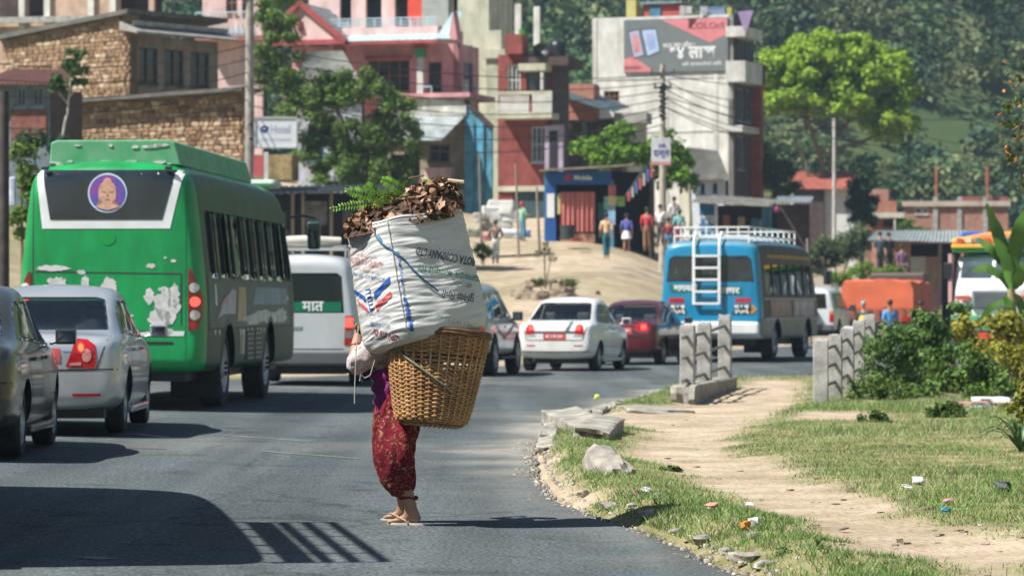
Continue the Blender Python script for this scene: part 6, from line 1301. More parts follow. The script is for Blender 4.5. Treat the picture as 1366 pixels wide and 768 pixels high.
# ------------------------------------------------------------------ the white woven sack
SB, ST = W_(570, 456, -.16), W_(539, 295, -.10); SAX = (ST - SB); SH = SAX.length; sz_ = SAX.normalized(); sx_ = (Vector((1, 0, 0)) - sz_ * sz_.x).normalized(); sy_ = sx_.cross(sz_)      # sy_ looks at the camera side
if sy_.y > 0: sy_ = -sy_
def srad(phi, v):
    a = phi + R(15) - math.pi / 4; n_ = 3.4; r0 = .335 / ((abs(math.cos(a)) ** n_ + abs(math.sin(a)) ** n_) ** (1 / n_))
    prof = np.interp(v, [0, .03, .10, .22, .5, .85, .96, 1.0], [.86, .99, 1.05, 1.06, 1.04, 1.0, .985, .95]); return r0 * prof
def S_(phi, v, off=0.0):
    w = SB + SAX * v; r0 = srad(phi, v)
    q_ = Vector((math.cos(phi) * 2.1, math.sin(phi) * 2.1, v * 9))
    fold = noise.noise(Vector((math.cos(phi) * 1.1, math.sin(phi) * 1.1, v * 16 + .8 * math.sin(phi * 2)))) * .0080 + (abs(noise.noise(Vector((math.cos(phi) * 1.6, math.sin(phi) * 1.6 + 9, v * 27 + .6 * math.sin(phi * 3))))) - .2) * -.014 + noise.noise(Vector((math.cos(phi) * 2.5 + 5, math.sin(phi) * 2.5, v * 38))) * .0055 + noise.noise(Vector((math.cos(phi) * 2.5, math.sin(phi) * 2.5, v * 2.5))) * .022
    fold *= min(1, v * 12) * .68
    sag = -.012 * max(0, -math.sin(phi)) * (1 - v) ** 2
    lip = .005 * math.sin(phi * 9 + 2) * smooth(.93, 1.0, v)
    return w + (sx_ * math.sin(phi) + sy_ * math.cos(phi)) * (r0 + fold + off) + sz_ * (sag + float(lip))
NP, NV = 300, 170
SV = [tuple(S_(2 * math.pi * i / NP, j / NV)) for j in range(NV + 1) for i in range(NP)]
SF = [(j * NP + i, j * NP + (i + 1) % NP, (j + 1) * NP + (i + 1) % NP, (j + 1) * NP + i) for j in range(NV) for i in range(NP)]
bot = len(SV); SV.append(tuple(SB - sz_ * .02)); SF += [(bot, (i + 1) % NP, i) for i in range(NP)]
sme = bpy.data.meshes.new('sack_cloth'); sme.from_pydata(SV, [], SF); sme.validate(); shade(sme, 180)
sack = thing('sack', 'big white woven plastic sack with blue and red wheat emblem standing in the basket', 'sack', SB)
for v in sme.vertices: v.co -= SB
so = link('sack_cloth', sme, mat('woven_plastic', (.73, .73, .695), .42, var=.10, vs=5, bump=.35, bs=220, trans=.2), sack)
sbvh = BVHTree.FromPolygons([v.co + SB for v in sme.vertices], [tuple(p_.vertices) for p_ in sme.polygons])
def on_sack(px, py, off=.004):
    o_ = Vector((0, 0, H)); h = sbvh.ray_cast(o_, (P(px, py, 20) - o_).normalized())
    if h[0] is None: return None
    n_ = h[1] if h[1].y < 0 else -h[1]
    return h[0] + n_ * off - SB
INKB = mat('ink_blue', (.03, .10, .36), .5, var=.4, vs=40); INKR = mat('ink_red', (.55, .12, .12), .5, var=.4, vs=40); INKK = mat('ink_black', (.07, .075, .08), .5, var=.4, vs=40); INKG = mat('ink_green', (.10, .30, .22), .5, var=.5, vs=30); INKP = mat('ink_pale_red', (.62, .34, .33), .5, var=.3, vs=40); INKPB = mat('ink_pale_blue', (.26, .34, .50), .5, var=.3, vs=40); INKM = mat('ink_maroon', (.22, .05, .08), .5, var=.4, vs=40)
def sack_text(s, px, py, size, ang, m_, wide=None, flip=False, squash=1.0, bold=0.0):
    V, Fc = text_mesh(s, size, bold); w = max(v[0] for v in V) - min(v[0] for v in V); k = (wide / w) if wide else 1; c_, s_ = math.cos(R(ang)), math.sin(R(ang))
    def fn(x, y):
        x *= k; y *= squash
        if flip: x, y = -x, -y
        return on_sack(px + x * c_ + y * s_, py - (y * c_ - x * s_), .004)
    return decal('print', V, Fc, fn, m_, sack, 3.0)
def sack_poly(pts, m_, off=.004): return decal('print', *poly2([(a, -b) for a, b in pts]), lambda x, y: on_sack(x, -y, off), m_, sack, 2.0)
sack_text('MIOTA COMPANY LTD', 596, 342, 13, 11, INKK, 84, True, 1.15, .35); sack_text('उतपादन कमपनी िल', 600, 364, 11, 11, INKG, 86, True, 1.0, .15)
sack_text('बीरगंज', 617, 378, 8, 12, mat('ink_grey', (.25, .27, .26), .5), 26, True); sack_text('पुिनया िचनी', 611, 394, 12, 13, INKK, 44, True, 1.0, .12)
sack_text('NET WT 50 KG', 606, 428, 11, 18, mat('ink_faint_green', (.34, .44, .36), .5, var=.3, vs=20), 52, True)
sack_text('Wheat flour mills', 484, 340, 7, 12, INKP, 40, False); sack_text('SUPER FINE QUALITY', 489, 350, 10, 11, INKP, 44, False, 1.1, .2); sack_text('100% vegetarian', 488, 360, 6, 11, INKP, 34)
sack_text('FINE CHOICE', 492, 369, 6, 11, INKPB, 44, False, 1, .1); sack_text('100 WHEAT FLOUR MILL', 504, 420, 5.5, 9, INKPB, 34); sack_text('MAIDA ATTA', 507, 433, 7, 9, INKPB, 26, False, 1.1, .1)
sack_text('50 KG NET', 515, 447, 11, 16, INKM, 36, False, 1, .3)
sack_poly([(499, 390.5), (520, 368.5), (521, 376), (500.5, 400)], INKB); sack_poly([(501, 407), (521, 388.5), (524, 394), (503, 415)], INKR)
sack_poly([(471, 384), (488, 396), (488.5, 403), (473.5, 391)], INKB); sack_poly([(477, 400), (491, 411), (493, 417.5), (480, 408)], INKR)
sack_poly([(488, 386), (494, 384.5), (498.5, 414), (494.5, 417)], INKB)
for k in range(5): sack_poly([(489.6 + k * 1.3, 388.5 + k * 5), (494.4 + k * 1.1, 387.5 + k * 5), (494.8 + k * 1.1, 389.7 + k * 5), (490 + k * 1.3, 391.2 + k * 5)], WHITEP, .008)
for k in range(15):
    y_ = 328 + k * 7.6; x_ = 528 + (y_ - 328) * .145
    if k != 0: sack_poly([(x_, y_), (x_ + 3, y_), (x_ + 4, y_ + 5.5), (x_ + 1, y_ + 5.5)], INKPB if k % 3 else INKB)
for k in range(5): sack_poly([(539 + k * 1.6, 402 + k * 8), (544 + k * 1.6, 402 + k * 8), (546 + k * 1.6, 409 + k * 8), (541 + k * 1.6, 409 + k * 8)], INKB)
sl_ = [S_(R(-15), v, .004) - SB for v in np.linspace(.02, 1, 60)]
MB().tube(sl_, .0035, 5).build('seam', mat('seam_thread', (.50, .50, .46), .8), sack, sm=True)
hem = [S_(a, .985, .004) - SB for a in np.linspace(0, 2 * math.pi, 121)]; MB().tube(hem, .0035, 6).build('hem', mat('hem_white', (.66, .66, .62), .7), sack, sm=True)
tie = [on_sack(a, b, .010) for a, b in [(503, 315), (507, 322), (514, 328), (522, 333), (530, 339), (540, 347), (548, 357), (556, 366), (566, 374), (576, 382), (584, 389)]]
tag(MB().tube([t + SB for t in tie], .0055, 6).build('tie_cord', mat('cord_blue', (.03, .12, .24), .7, var=.4, vs=50), sm=True), 'thin blue tie cord running diagonally across the white sack', 'cord')
tie = [on_sack(a, b, .010) for a, b in [(506, 314), (512, 326), (520, 331), (527, 338), (535, 342)]]
tag(MB().tube([t + SB for t in tie], .005, 6).build('tie_cord', mat('cord_sky', (.06, .25, .42), .7), sm=True), 'short bright blue cord knotted near the sack\'s top hem', 'cord')

# ------------------------------------------------------------------ dry leaves heaped on the sack
heap = thing('leaf_heap', 'heap of brown dry leaves piled on top of the white sack', 'leaves', ST); HO = Vector(heap.location)
top_row = [(452, 306), (470, 290), (490, 278), (510, 266), (530, 259), (552, 250), (575, 243), (595, 243), (609, 252), (617, 276)]
def heap_pt(u, w):
    """u: left to right over the sack mouth, w: front (-1) over the crest (0) to back (+1)"""
    px = 460 + u * 156; ty = np.interp(px, [t[0] for t in top_row], [t[1] for t in top_row]); by = 312 - u * 31
    wd = math.sqrt(max(0, 1 - (2 * u - 1) ** 2)) * .33 + .03
    hgt = (1 - abs(w) ** 2.2); py = by + (ty - by) * hgt + 3
    return W_(px, py, -.10 + w * wd)
HN, HM = 44, 24; hv = [tuple(heap_pt(i / HN, -1 + 2 * j / HM) - HO - Vector((0, 0, .015))) for j in range(HM + 1) for i in range(HN + 1)]
hb = MB().add(hv, [(j * (HN + 1) + i, j * (HN + 1) + i + 1, (j + 1) * (HN + 1) + i + 1, (j + 1) * (HN + 1) + i) for j in range(HM) for i in range(HN)])
hb.build('heap_core', mat('leaf_litter', (.07, .04, .024), .95, var=.5, vs=30, bump=.8, bs=60), heap, sm=True, angle=180)
def leaf_mesh(seed, curl):
    r_ = random.Random(seed); mb = MB(); n = 5; vs_ = []
    for i in range(n + 1):
        t = i / n; w = .36 * math.sin(math.pi * (t * .92 + .04)) ** .8 * (1 + .2 * r_.uniform(-1, 1)); z = curl * math.sin(t * 2.6 + r_.uniform(-.3, .3))
        vs_ += [(-w, t - .5, z + .22 * w * r_.uniform(.3, 1.6)), (0, t - .5, z), (w, t - .5, z + .22 * w * r_.uniform(.3, 1.6))]
    fs = []
    for i in range(n): fs += [(3 * i, 3 * i + 1, 3 * i + 4, 3 * i + 3), (3 * i + 1, 3 * i + 2, 3 * i + 5, 3 * i + 4)]
    mb.add(vs_, fs); m_ = mb.mesh('leaf'); shade(m_, 60); return m_
def random_mat(name, stops, rough=.75, trans=.2):
    m = bpy.data.materials.new(name); m.use_nodes = True; nt = m.node_tree; N = nt.nodes; L = nt.links; b = N['Principled BSDF']; b.inputs['Roughness'].default_value = rough
    oi = N.new('ShaderNodeObjectInfo'); r = N.new('ShaderNodeValToRGB'); L.new(oi.outputs['Random'], r.inputs[0]); e = r.color_ramp.elements
    for i, (p, c) in enumerate(stops):
        if i > 1: e.new(p)
        e[i].position = p; e[i].color = (*c, 1)
    L.new(r.outputs[0], b.inputs['Base Color']); return m
DRYLEAF = random_mat('dry_leaf', [(0, (.075, .034, .018)), (.3, (.19, .09, .046)), (.7, (.31, .17, .09)), (.9, (.40, .25, .15)), (1, (.48, .35, .23))])
lms = [leaf_mesh(i, c) for i, c in enumerate((.12, .25, -.15, .3, .05))]
for m_ in lms: m_.materials.append(DRYLEAF)
r_ = random.Random(21)
for k in range(290):
    u = r_.uniform(.0, 1.0); w = r_.uniform(-1.0, .15) if k < 260 else r_.uniform(-.3, .9)
    p_ = heap_pt(min(max(u, .01), .99), w) - HO + Vector((r_.uniform(-.01, .01), r_.uniform(-.015, .015), r_.uniform(-.008, .022)))
    o = link('leaf', r_.choice(lms), None, heap); s = r_.uniform(.034, .076) * (1.2 if u > .7 else 1); o.location = p_; o.scale = (s * r_.uniform(.7, 1.1), s, s); o.rotation_euler = (r_.uniform(-.2, 1.5), r_.uniform(-.9, .9), r_.uniform(0, 6.28))
# green fern fronds stuck into the heap
def frond(pts, n, lw, mat_):
    root = thing('fern_frond', '', 'fern', pts[0]); pts = [p - pts[0] for p in pts]
    cv = []
    for i in range(n + 1):
        t = i / n * (len(pts) - 1); a = min(int(t), len(pts) - 2); cv.append(pts[a].lerp(pts[a + 1], t - a))
    MB().tube(cv, [.004 - .003 * i / n for i in range(n + 1)], 5).build('stalk', mat('fern_stalk', (.14, .16, .04), .7), root)
    mb = MB(); side = (cv[-1] - cv[0]).cross(Vector((0, -1, .25))).normalized()
    for i in range(2, n):
        t = i / n; L__ = lw * math.sin(math.pi * (.12 + .83 * t)) ** .8; d = (cv[min(i + 1, n)] - cv[i - 1]).normalized()
        for s in (-1, 1):
            tip = cv[i] + side * s * L__ + d * L__ * .35 + Vector((0, random.uniform(-.01, .01), random.uniform(-.012, .004))); wv_ = d * lw * .19
            mid = cv[i].lerp(tip, .5); mb.add([cv[i], mid + wv_, tip, mid - wv_], [(0, 1, 2, 3)])
    o = mb.build('leaflets', mat_, root); tag(o, kind='stuff'); return root
FERN = mat('fern_green', (.20, .42, .04), .55, var=.2, vs=10, island=.3, trans=.3)
for i, (pp_, n, lw, lb) in enumerate([([(545, 262, -.2), (515, 262, -.26), (485, 258, -.3), (458, 253, -.32)], 22, .055, 'bright green fern frond drooping left from the leaf heap, upper one'),
                                      ([(520, 272, -.3), (490, 270, -.34), (465, 274, -.36), (437, 279, -.36)], 20, .035, 'slim green fern frond reaching out lowest over the van roof'),
                                      ([(548, 258, -.2), (532, 250, -.24), (520, 243, -.25), (508, 238, -.25)], 14, .05, 'short green fern frond rising at the crest of the leaf heap'),
                                      ([(520, 270, -.3), (505, 262, -.34), (494, 252, -.36), (487, 245, -.36)], 14, .05, 'green fern frond standing up between the drooping fronds'),
                                      ([(595, 262, -.2), (582, 252, -.2), (572, 243, -.2), (563, 238, -.15)], 12, .035, 'small olive fern tip among the highest brown leaves')]):
    f_ = frond([W_(*p_) for p_ in pp_], n, lw, FERN); f_['label'] = lb
for i, (a_, b__, lb) in enumerate([((545, 238), (566, 234), 'thin bare twig lying flat on the crest of the leaves'), ((590, 240), (619, 243), 'pale split stick poking out of the leaves above the sack\'s right corner'), ((598, 262), (612, 243), 'dark twig stub standing in the brown leaves')]):
    tag(MB().tube([W_(*a_, -.12), W_(*b__, -.16)], [.006 if i != 1 else .014, .004 if i != 1 else .012], 6).build('twig', mat('twig_%d' % i, [(.12, .08, .05), (.50, .40, .24), (.06, .04, .03)][i], .8), sm=True), lb, 'twig')
# ------------------------------------------------------------------ rubble stones laid into the two stone walls
def stone_mesh(seed):
    bm = bmesh.new(); bmesh.ops.create_cube(bm, size=1.0); bmesh.ops.bevel(bm, geom=bm.edges[:], offset=.16, segments=1, affect='EDGES')
    for v in bm.verts: v.co += noise.noise_vector(v.co * 2 + Vector((seed * 5.3, 0, 0))) * .16
    m_ = bpy.data.meshes.new('stone'); bm.to_mesh(m_); bm.free(); shade(m_, 25); m_.materials.append(STONEM); return m_
STONEM = random_mat('rubble_stone', [(0, (.13, .075, .04)), (.35, (.29, .18, .10)), (.7, (.38, .255, .15)), (1, (.52, .42, .30))], .95)
sms = [stone_mesh(i) for i in range(5)]; r_ = random.Random(9)
for b, u0, u1, zlo, zl, zr_, sw, sh_, lim in STONE_TASK:
    items = []; z = zlo; row = 0
    while z < max(zl, zr_):
        h = sh_ * r_.uniform(.75, 1.35); x = u0 + r_.uniform(-.2, 0)
        while x < u1 - .05:
            w = sw * r_.uniform(.55, 1.3); top = zl + (zr_ - zl) * ((x + w / 2 - b.u(-14)) / (0 - b.u(-14)) if b.d > 120 else (x + w / 2 - b.u(70)) / (0 - b.u(70)))
            if z + h < top - .02: items.append((x + w / 2, z + h / 2, min(w, u1 - x) * .95, h * .92))
            x += w
        z += h
    items.sort(key=lambda t: -t[2] * t[3]); rest = MB()
    for i, (x, z, w, h) in enumerate(items):
        dpt = r_.uniform(.10, .16)
        if i < lim:
            o = link('stone', r_.choice(sms), None, b.root); o.location = (x, .0 - r_.uniform(0, .03), z); o.scale = (w, dpt, h); o.rotation_euler = (r_.uniform(-.05, .05), r_.uniform(-.12, .12), r_.uniform(-.05, .05))
        else: rest.box((x, -.01, z), (w * .92, dpt, h * .9), M=Matrix.Rotation(r_.uniform(-.12, .12), 3, 'Y'))
    if rest.v: tag(rest.build('small_stones', mat('rubble_small', (.30, .19, .11), .95, var=.45, vs=6), b.root, bevel=.02), kind='stuff')
# ================================================================== trees and bushes
def leaf_cloud(blobs, size, seed, shell=.55, up=.35, aspect=.55, flat=False):
    """blobs: (centre, (rx,ry,rz), n) -> numpy quads, one folded leaf each"""
    g = np.random.default_rng(seed); C_, S_z = [], []
    N_ = []
    for c, r_, n in blobs:
        v = g.normal(size=(n, 3)); v /= np.linalg.norm(v, axis=1)[:, None]; rad = (shell + (1 - shell) * g.random(n)) ** 1.0
        rad *= 1 + .12 * g.normal(size=n)
        C_.append(np.array(c) + v * rad[:, None] * np.array(r_)); N_.append(v)
    P_ = np.concatenate(C_); Nn = np.concatenate(N_); n = len(P_); Nn = Nn + np.array([0, 0, up]) + g.normal(size=(n, 3)) * .55; Nn /= np.linalg.norm(Nn, axis=1)[:, None]
    t = g.normal(size=(n, 3)); a = np.cross(Nn, t); a /= np.linalg.norm(a, axis=1)[:, None]; b_ = np.cross(Nn, a); s = size * (.6 + .8 * g.random(n))[:, None]
    bend = Nn * s * .18
    V = np.stack([P_ - a * s * .5, P_ - b_ * s * aspect * .5 + bend, P_ + a * s * .5, P_ + b_ * s * aspect * .5 + bend], 1).reshape(-1, 3)
    o = np.arange(n) * 4; Fc = np.stack([o, o + 1, o + 2, o + 3], 1); return V, Fc
def clumps(c, r_, k, cr, n, seed, low=-.5):
    """k leaf clumps spread through an ellipsoid"""
    g = random.Random(seed); out = []
    for i in range(k):
        while True:
            v = Vector((g.uniform(-1, 1), g.uniform(-1, 1), g.uniform(low, 1)))
            if v.length < 1 and v.length > .35: break
        q = cr * g.uniform(.7, 1.25); out.append((tuple(Vector(c) + Vector((v.x * r_[0], v.y * r_[1], v.z * r_[2]))), (q, q, q * .75), int(n * g.uniform(.7, 1.3))))
    return out
LEAFM = {}
def leafmat(name, col, tr=.3): return mat(name, col, .6, var=.42 if 'forest' in name else .22, vs=.11 if 'forest' in name else .7, island=.35, trans=tr, spec=.3)
def tree(name, label, cat, base, limbs, blobs, leaf, mat_, trunk_r, bark, seed=0, group=None, up=.35, shell=.3):
    root = thing(name, label, cat, base, 0, group); bs = Vector(base)
    mb = MB()
    for pts, r0, r1 in limbs:
        k = len(pts); pts = [Vector(p) - bs for p in pts]; cv = []
        for i in range(k - 1):
            for q_ in range(3): cv.append(pts[i].lerp(pts[i + 1], q_ / 3) + noise.noise_vector(pts[i] * 3 + Vector((q_, seed, 0))) * r0 * .5 * (1 if (i or q_) else 0))
        cv.append(pts[-1]); m = len(cv); mb.tube(cv, [r0 + (r1 - r0) * i / (m - 1) for i in range(m)], 8)
    mb.build('trunk', bark, root, sm=True)
    V, Fc = leaf_cloud([(tuple(Vector(c) - bs), r_, n) for c, r_, n in blobs], leaf, seed, shell, up)
    tag(link('crown', np_mesh('crown', V, Fc, 4), mat_, root), kind='stuff'); return root
BARK = mat('bark', (.16, .125, .09), .9, var=.35, vs=6, bump=.7, bs=20, stretch=(1, 1, .3)); BARKP = mat('pale_bark', (.42, .40, .35), .9, var=.3, vs=5, bump=.4)
def PB(px, py, d, rx, ry, rd=None): k = d / F; return P(px, py, d), (rx * k, (rd or rx) * k, ry * k)
# lime green tree
d = 190; bl = []
for i, (px, py, rx, ry, k) in enumerate([(1050, 100, 38, 40, 26), (1095, 75, 45, 34, 30), (1140, 95, 45, 45, 34), (1180, 115, 42, 48, 34), (1125, 135, 40, 35, 24), (1045, 135, 28, 28, 12), (1185, 160, 35, 28, 16), (1080, 120, 35, 35, 18)]):
    c, r_ = PB(px, py, d, rx, ry, 45); bl += clumps(c, r_, int(k * 2.0), .50, 170, 100 + i)
c, r_ = PB(1185, 180, d, 26, 22); bl += clumps(c, r_, 7, .5, 70, 120); c, r_ = PB(1118, 112, d, 92, 58, 60); bl += clumps(c, r_, 75, .62, 170, 121, -.7)
base = P(1112, 300, d); base.z = gz(base.x, d)
tree('lime_tree', 'lime green broad crowned tree behind the stalls', 'tree', base, [([base, P(1110, 230, d), P(1112, 170, d), P(1120, 110, d)], .26, .12), ([P(1104, 290, d), P(1098, 220, d), P(1080, 165, d), P(1062, 120, d)], .16, .08), ([P(1112, 190, d), P(1140, 150, d), P(1170, 120, d)], .12, .06), ([P(1085, 285, d), P(1075, 215, d), P(1058, 185, d)], .10, .05), ([P(1112, 200, d), P(1160, 185, d), P(1185, 165, d)], .1, .05)], bl, .26, leafmat('leaf_lime', (.32, .47, .045), .4), .3, BARK, 1, up=.5)
# leafy tree over the pole and sign
d = 124; bl = []
for i, (px, py, rx, ry, k) in enumerate([(375, 30, 30, 45, 16), (370, 95, 34, 50, 18), (430, 130, 45, 34, 20), (480, 120, 42, 30, 20), (525, 160, 32, 38, 16), (440, 180, 45, 28, 16), (490, 205, 45, 40, 20), (395, 150, 35, 30, 12), (455, 235, 36, 26, 12), (515, 235, 34, 28, 12), (420, 215, 26, 22, 7), (548, 195, 18, 20, 5)]):
    c, r_ = PB(px, py, d, rx, ry, 40); bl += clumps(c, r_, int(k * 1.25), .40, 190, 200 + i)
base = P(478, 300, d); base.z = gz(base.x, d)
tree('roadside_tree', 'dense dark green tree in front of the pink house', 'tree', base, [([base, P(475, 230, d), P(460, 170, d), P(440, 130, d)], .16, .07), ([P(475, 225, d), P(505, 180, d), P(525, 150, d)], .09, .04), ([P(462, 180, d), P(400, 140, d), P(375, 60, d)], .09, .04)], bl, .13, leafmat('leaf_mid', (.13, .215, .04)), .2, BARK, 2)
# green bush tree behind the blue shop
d = 146; bl = []
for i, (px, py, rx, ry, k) in enumerate([(800, 205, 38, 28, 22), (835, 200, 35, 30, 22), (870, 215, 30, 30, 16), (905, 235, 22, 40, 18), (890, 190, 20, 20, 8)]):
    c, r_ = PB(px, py, d, rx, ry, 40); bl += clumps(c, r_, k, .45, 100, 300 + i)
base = P(835, 300, d); base.z = gz(base.x, d)
tree('shop_tree', 'bright green round tree behind the blue shop roof', 'tree', base, [([base, P(835, 250, d), P(832, 205, d)], .15, .07), ([P(835, 260, d), P(880, 235, d), P(905, 230, d)], .1, .05)], bl, .2, leafmat('leaf_bright', (.14, .27, .02)), .2, BARK, 3)
# further trees and bushes: (label, name, px list, d, leaf colour, leaf size)
def bush(name, label, parts, d, leaf, mat_, foot, n=90, cr=.35, cat='bush', seed=0, k=1.0, stems=3, trunk_r=.05):
    bl = []
    for i, (px, py, rx, ry) in enumerate(parts):
        c, r_ = PB(px, py, d, rx, ry); q = cr; kk = max(3, int(k * 14 * r_[0] * r_[2] / (q * q) * .35)); bl += clumps(c, r_, min(kk, 45), q, n, seed * 31 + i, -.8)
    base = P(*foot, d); base.z = gz(base.x, d)
    lb = [([base, base.lerp(P(p[0], p[1], d), .5) + Vector((0, .05, 0)), P(p[0], p[1], d)], trunk_r, trunk_r * .4) for p in parts[:stems]]
    return tree(name, label, cat, base, lb, bl, leaf, mat_, trunk_r, BARK, seed, shell=.25)
bush('conifer_tree', 'dark pointed tree between the lime tree and the brick house', [(1150, 225, 12, 18), (1150, 250, 20, 20), (1150, 280, 24, 22)], 172, .2, leafmat('leaf_dark', (.025, .06, .022)), (1150, 320), cat='tree', seed=11, cr=.4, trunk_r=.12)
bush('shade_tree', 'olive green tree beside the white building\'s shaded flank', [(1015, 225, 25, 30), (1040, 240, 25, 25), (1000, 215, 18, 20)], 172, .2, leafmat('leaf_olive', (.07, .10, .03)), (1020, 290), cat='tree', seed=12, cr=.42, trunk_r=.1)
bush('pole_bush', 'grey green bush around the foot of the pale pole', [(1115, 335, 28, 20), (1095, 345, 26, 18), (1142, 320, 20, 26)], 158, .16, leafmat('leaf_grey', (.08, .12, .045)), (1115, 355), seed=13, cr=.38)
bush('shed_bush', 'bright low bush on the bank left of the tin shed', [(1150, 362, 30, 10), (1185, 366, 24, 9), (1118, 372, 14, 8)], 128, .11, leafmat('leaf_weed', (.14, .24, .03)), (1160, 375), seed=14, cr=.2, n=70)
bush('wall_bush', 'small green bush against the long brick wall', [(1212, 305, 14, 12), (1228, 310, 12, 10)], 172, .14, MATS['leaf_mid'], (1215, 320), seed=15, cr=.25, n=60)
d = 98; base = P(83, 195, d)
tree('young_tree', 'young tree with drooping leaves before the stone house', 'tree', (base.x, base.y, gz(base.x, d)), [([Vector((base.x, base.y, gz(base.x, d))), P(82, 190, d), P(90, 150, d), P(94, 105, d)], .05, .025), ([P(91, 140, d), P(75, 120, d)], .02, .01), ([P(92, 130, d), P(108, 110, d)], .02, .01)], clumps(P(92, 105, d), (.5, .4, .55), 12, .2, 34, 401) + clumps(P(75, 118, d), (.3, .25, .2), 5, .15, 26, 402) + clumps(P(100, 78, d), (.25, .2, .25), 4, .14, 24, 403), .17, leafmat('leaf_young', (.06, .12, .03)), .05, BARKP, 4)
bush('edge_bush', 'dark bush behind the green bus beside the wooden pole', [(28, 215, 18, 20), (38, 250, 16, 25), (30, 300, 14, 30)], 72, .12, MATS['leaf_mid'], (30, 350), seed=16, cr=.26, n=90)
bush('bus_bush', 'dark shrub growing at the hut wall above the green bus', [(45, 182, 22, 12), (75, 190, 16, 10)], 96, .12, MATS['leaf_dark'], (50, 215), seed=17, cr=.24, n=80)
# the bushes behind the right railing
SH = leafmat('leaf_shrub', (.11, .20, .045)); SHL = leafmat('leaf_shrub_light', (.11, .19, .035)); YEL = leafmat('leaf_yellow', (.28, .275, .035), .3)
for i, (lb, parts, d, ft, m_, sz) in enumerate([
    ('dark green shrub swallowing the last railing post', [(1185, 462, 26, 26), (1208, 450, 24, 24), (1195, 488, 34, 28)], 52, (1195, 530), SH, .085),
    ('tall leafy green shrub between the railing and the yellow bush', [(1232, 440, 24, 26), (1252, 452, 28, 30), (1235, 482, 36, 34)], 53, (1238, 535), SH, .09),
    ('broad green shrub under the yellow leaved bush', [(1290, 490, 34, 30), (1325, 500, 34, 28), (1265, 505, 30, 24)], 51, (1290, 540), SHL, .09),
    ('yellow leaved bush before the white truck', [(1300, 440, 24, 18), (1330, 430, 26, 18), (1355, 445, 22, 22), (1318, 462, 34, 14)], 56, (1325, 520), YEL, .10),
    ('second yellow leaved bush standing at the banana plant', [(1345, 470, 30, 16), (1362, 490, 20, 18)], 50, (1350, 530), YEL, .09),
    ('low light green weeds at the foot of the railing posts', [(1160, 515, 26, 14), (1190, 525, 30, 12), (1140, 528, 18, 8)], 47.5, (1165, 540), SHL, .07),
    ('low leafy weeds under the broad green shrub', [(1240, 520, 34, 13), (1290, 525, 34, 12), (1340, 520, 30, 16)], 48, (1280, 540), SHL, .08),
    ('leafy shrub hiding the lower half of the white truck', [(1280, 415, 12, 14), (1268, 455, 18, 22)], 58, (1272, 520), SH, .085)]):
    bush('roadside_shrub', lb, parts, d, sz, m_, ft, n=64, cr=.20, seed=40 + i, k=1.0, trunk_r=.025)
# right edge: hanging branch with orange and green leaves
d = 33; base = Vector((P(1440, 405, d).x, d, 0)); base.z = gz(base.x, d)
bl = []
for i, (px, py, rx, ry, n_) in enumerate([(1358, 130, 24, 45, 14), (1352, 180, 22, 40, 14), (1362, 235, 16, 30, 8), (1368, 80, 16, 40, 8), (1400, 150, 40, 70, 18)]):
    c, r_ = PB(px, py, d, rx, ry); bl += clumps(c, r_, n_, .06, 7, 500 + i, -1)
tr_ = tree('overhanging_tree', 'tree at the frame edge with small green and orange leaves', 'tree', base, [([base, P(1432, 260, d), P(1415, 150, d), P(1390, 40, d)], .09, .03), ([P(1415, 170, d), P(1380, 150, d), P(1350, 175, d)], .025, .008), ([P(1412, 120, d), P(1375, 95, d), P(1352, 120, d)], .02, .008), ([P(1420, 210, d), P(1385, 215, d), P(1360, 240, d)], .02, .008)], bl, .055, leafmat('leaf_edge', (.085, .11, .025)), .1, BARK, 5, shell=.1)
V, Fc = leaf_cloud([(tuple(P(1345, 150, d) - base), (.15, .15, .45), 10), (tuple(P(1360, 180, d) - base), (.12, .15, .4), 9)], .06, 77); link('autumn_leaves', np_mesh('autumn_leaves', V, Fc, 4), mat('leaf_orange', (.55, .20, .04), .6, island=.3, trans=.3), tr_)['kind'] = 'stuff'
# banana plant
d = 62; base = P(1352, 470, d); base.z = gz(base.x, d); ban = thing('banana_plant', 'banana plant with big torn leaves beside the white truck', 'plant', base)
st = [P(1352, 470, d) - base, P(1350, 420, d) - base, P(1349, 385, d) - base]; st[0].z = 0; MB().tube(st, [.11, .09, .07], 10).build('stem', mat('banana_stem', (.25, .22, .10), .7, var=.3, vs=5), ban, sm=True)
def banana_leaf(pts, w, m_):
    n = 14; cv = []
    for i in range(n + 1): t = i / n * (len(pts) - 1); a = min(int(t), len(pts) - 2); cv.append(pts[a].lerp(pts[a + 1], t - a))
    mb = MB(); vs_ = []
    for i, c in enumerate(cv):
        dr = (cv[min(i + 1, n)] - cv[max(i - 1, 0)]).normalized(); sd_ = dr.cross(Vector((.2, -1, .3))).normalized(); w_ = w * math.sin(math.pi * (.04 + .93 * i / n)) ** .6 * random.uniform(.85, 1.1)
        dn = Vector((0, 0, -.25 * w_)); vs_ += [c + sd_ * w_ + dn, c, c - sd_ * w_ + dn]
    mb.add(vs_, [q for i in range(n) for q in ((3 * i, 3 * i + 1, 3 * i + 4, 3 * i + 3), (3 * i + 1, 3 * i + 2, 3 * i + 5, 3 * i + 4))]); return mb.build('leaf', m_, ban, sm=True, angle=70)
BAN = mat('banana_leaf', (.09, .19, .03), .45, var=.25, vs=3, trans=.3)
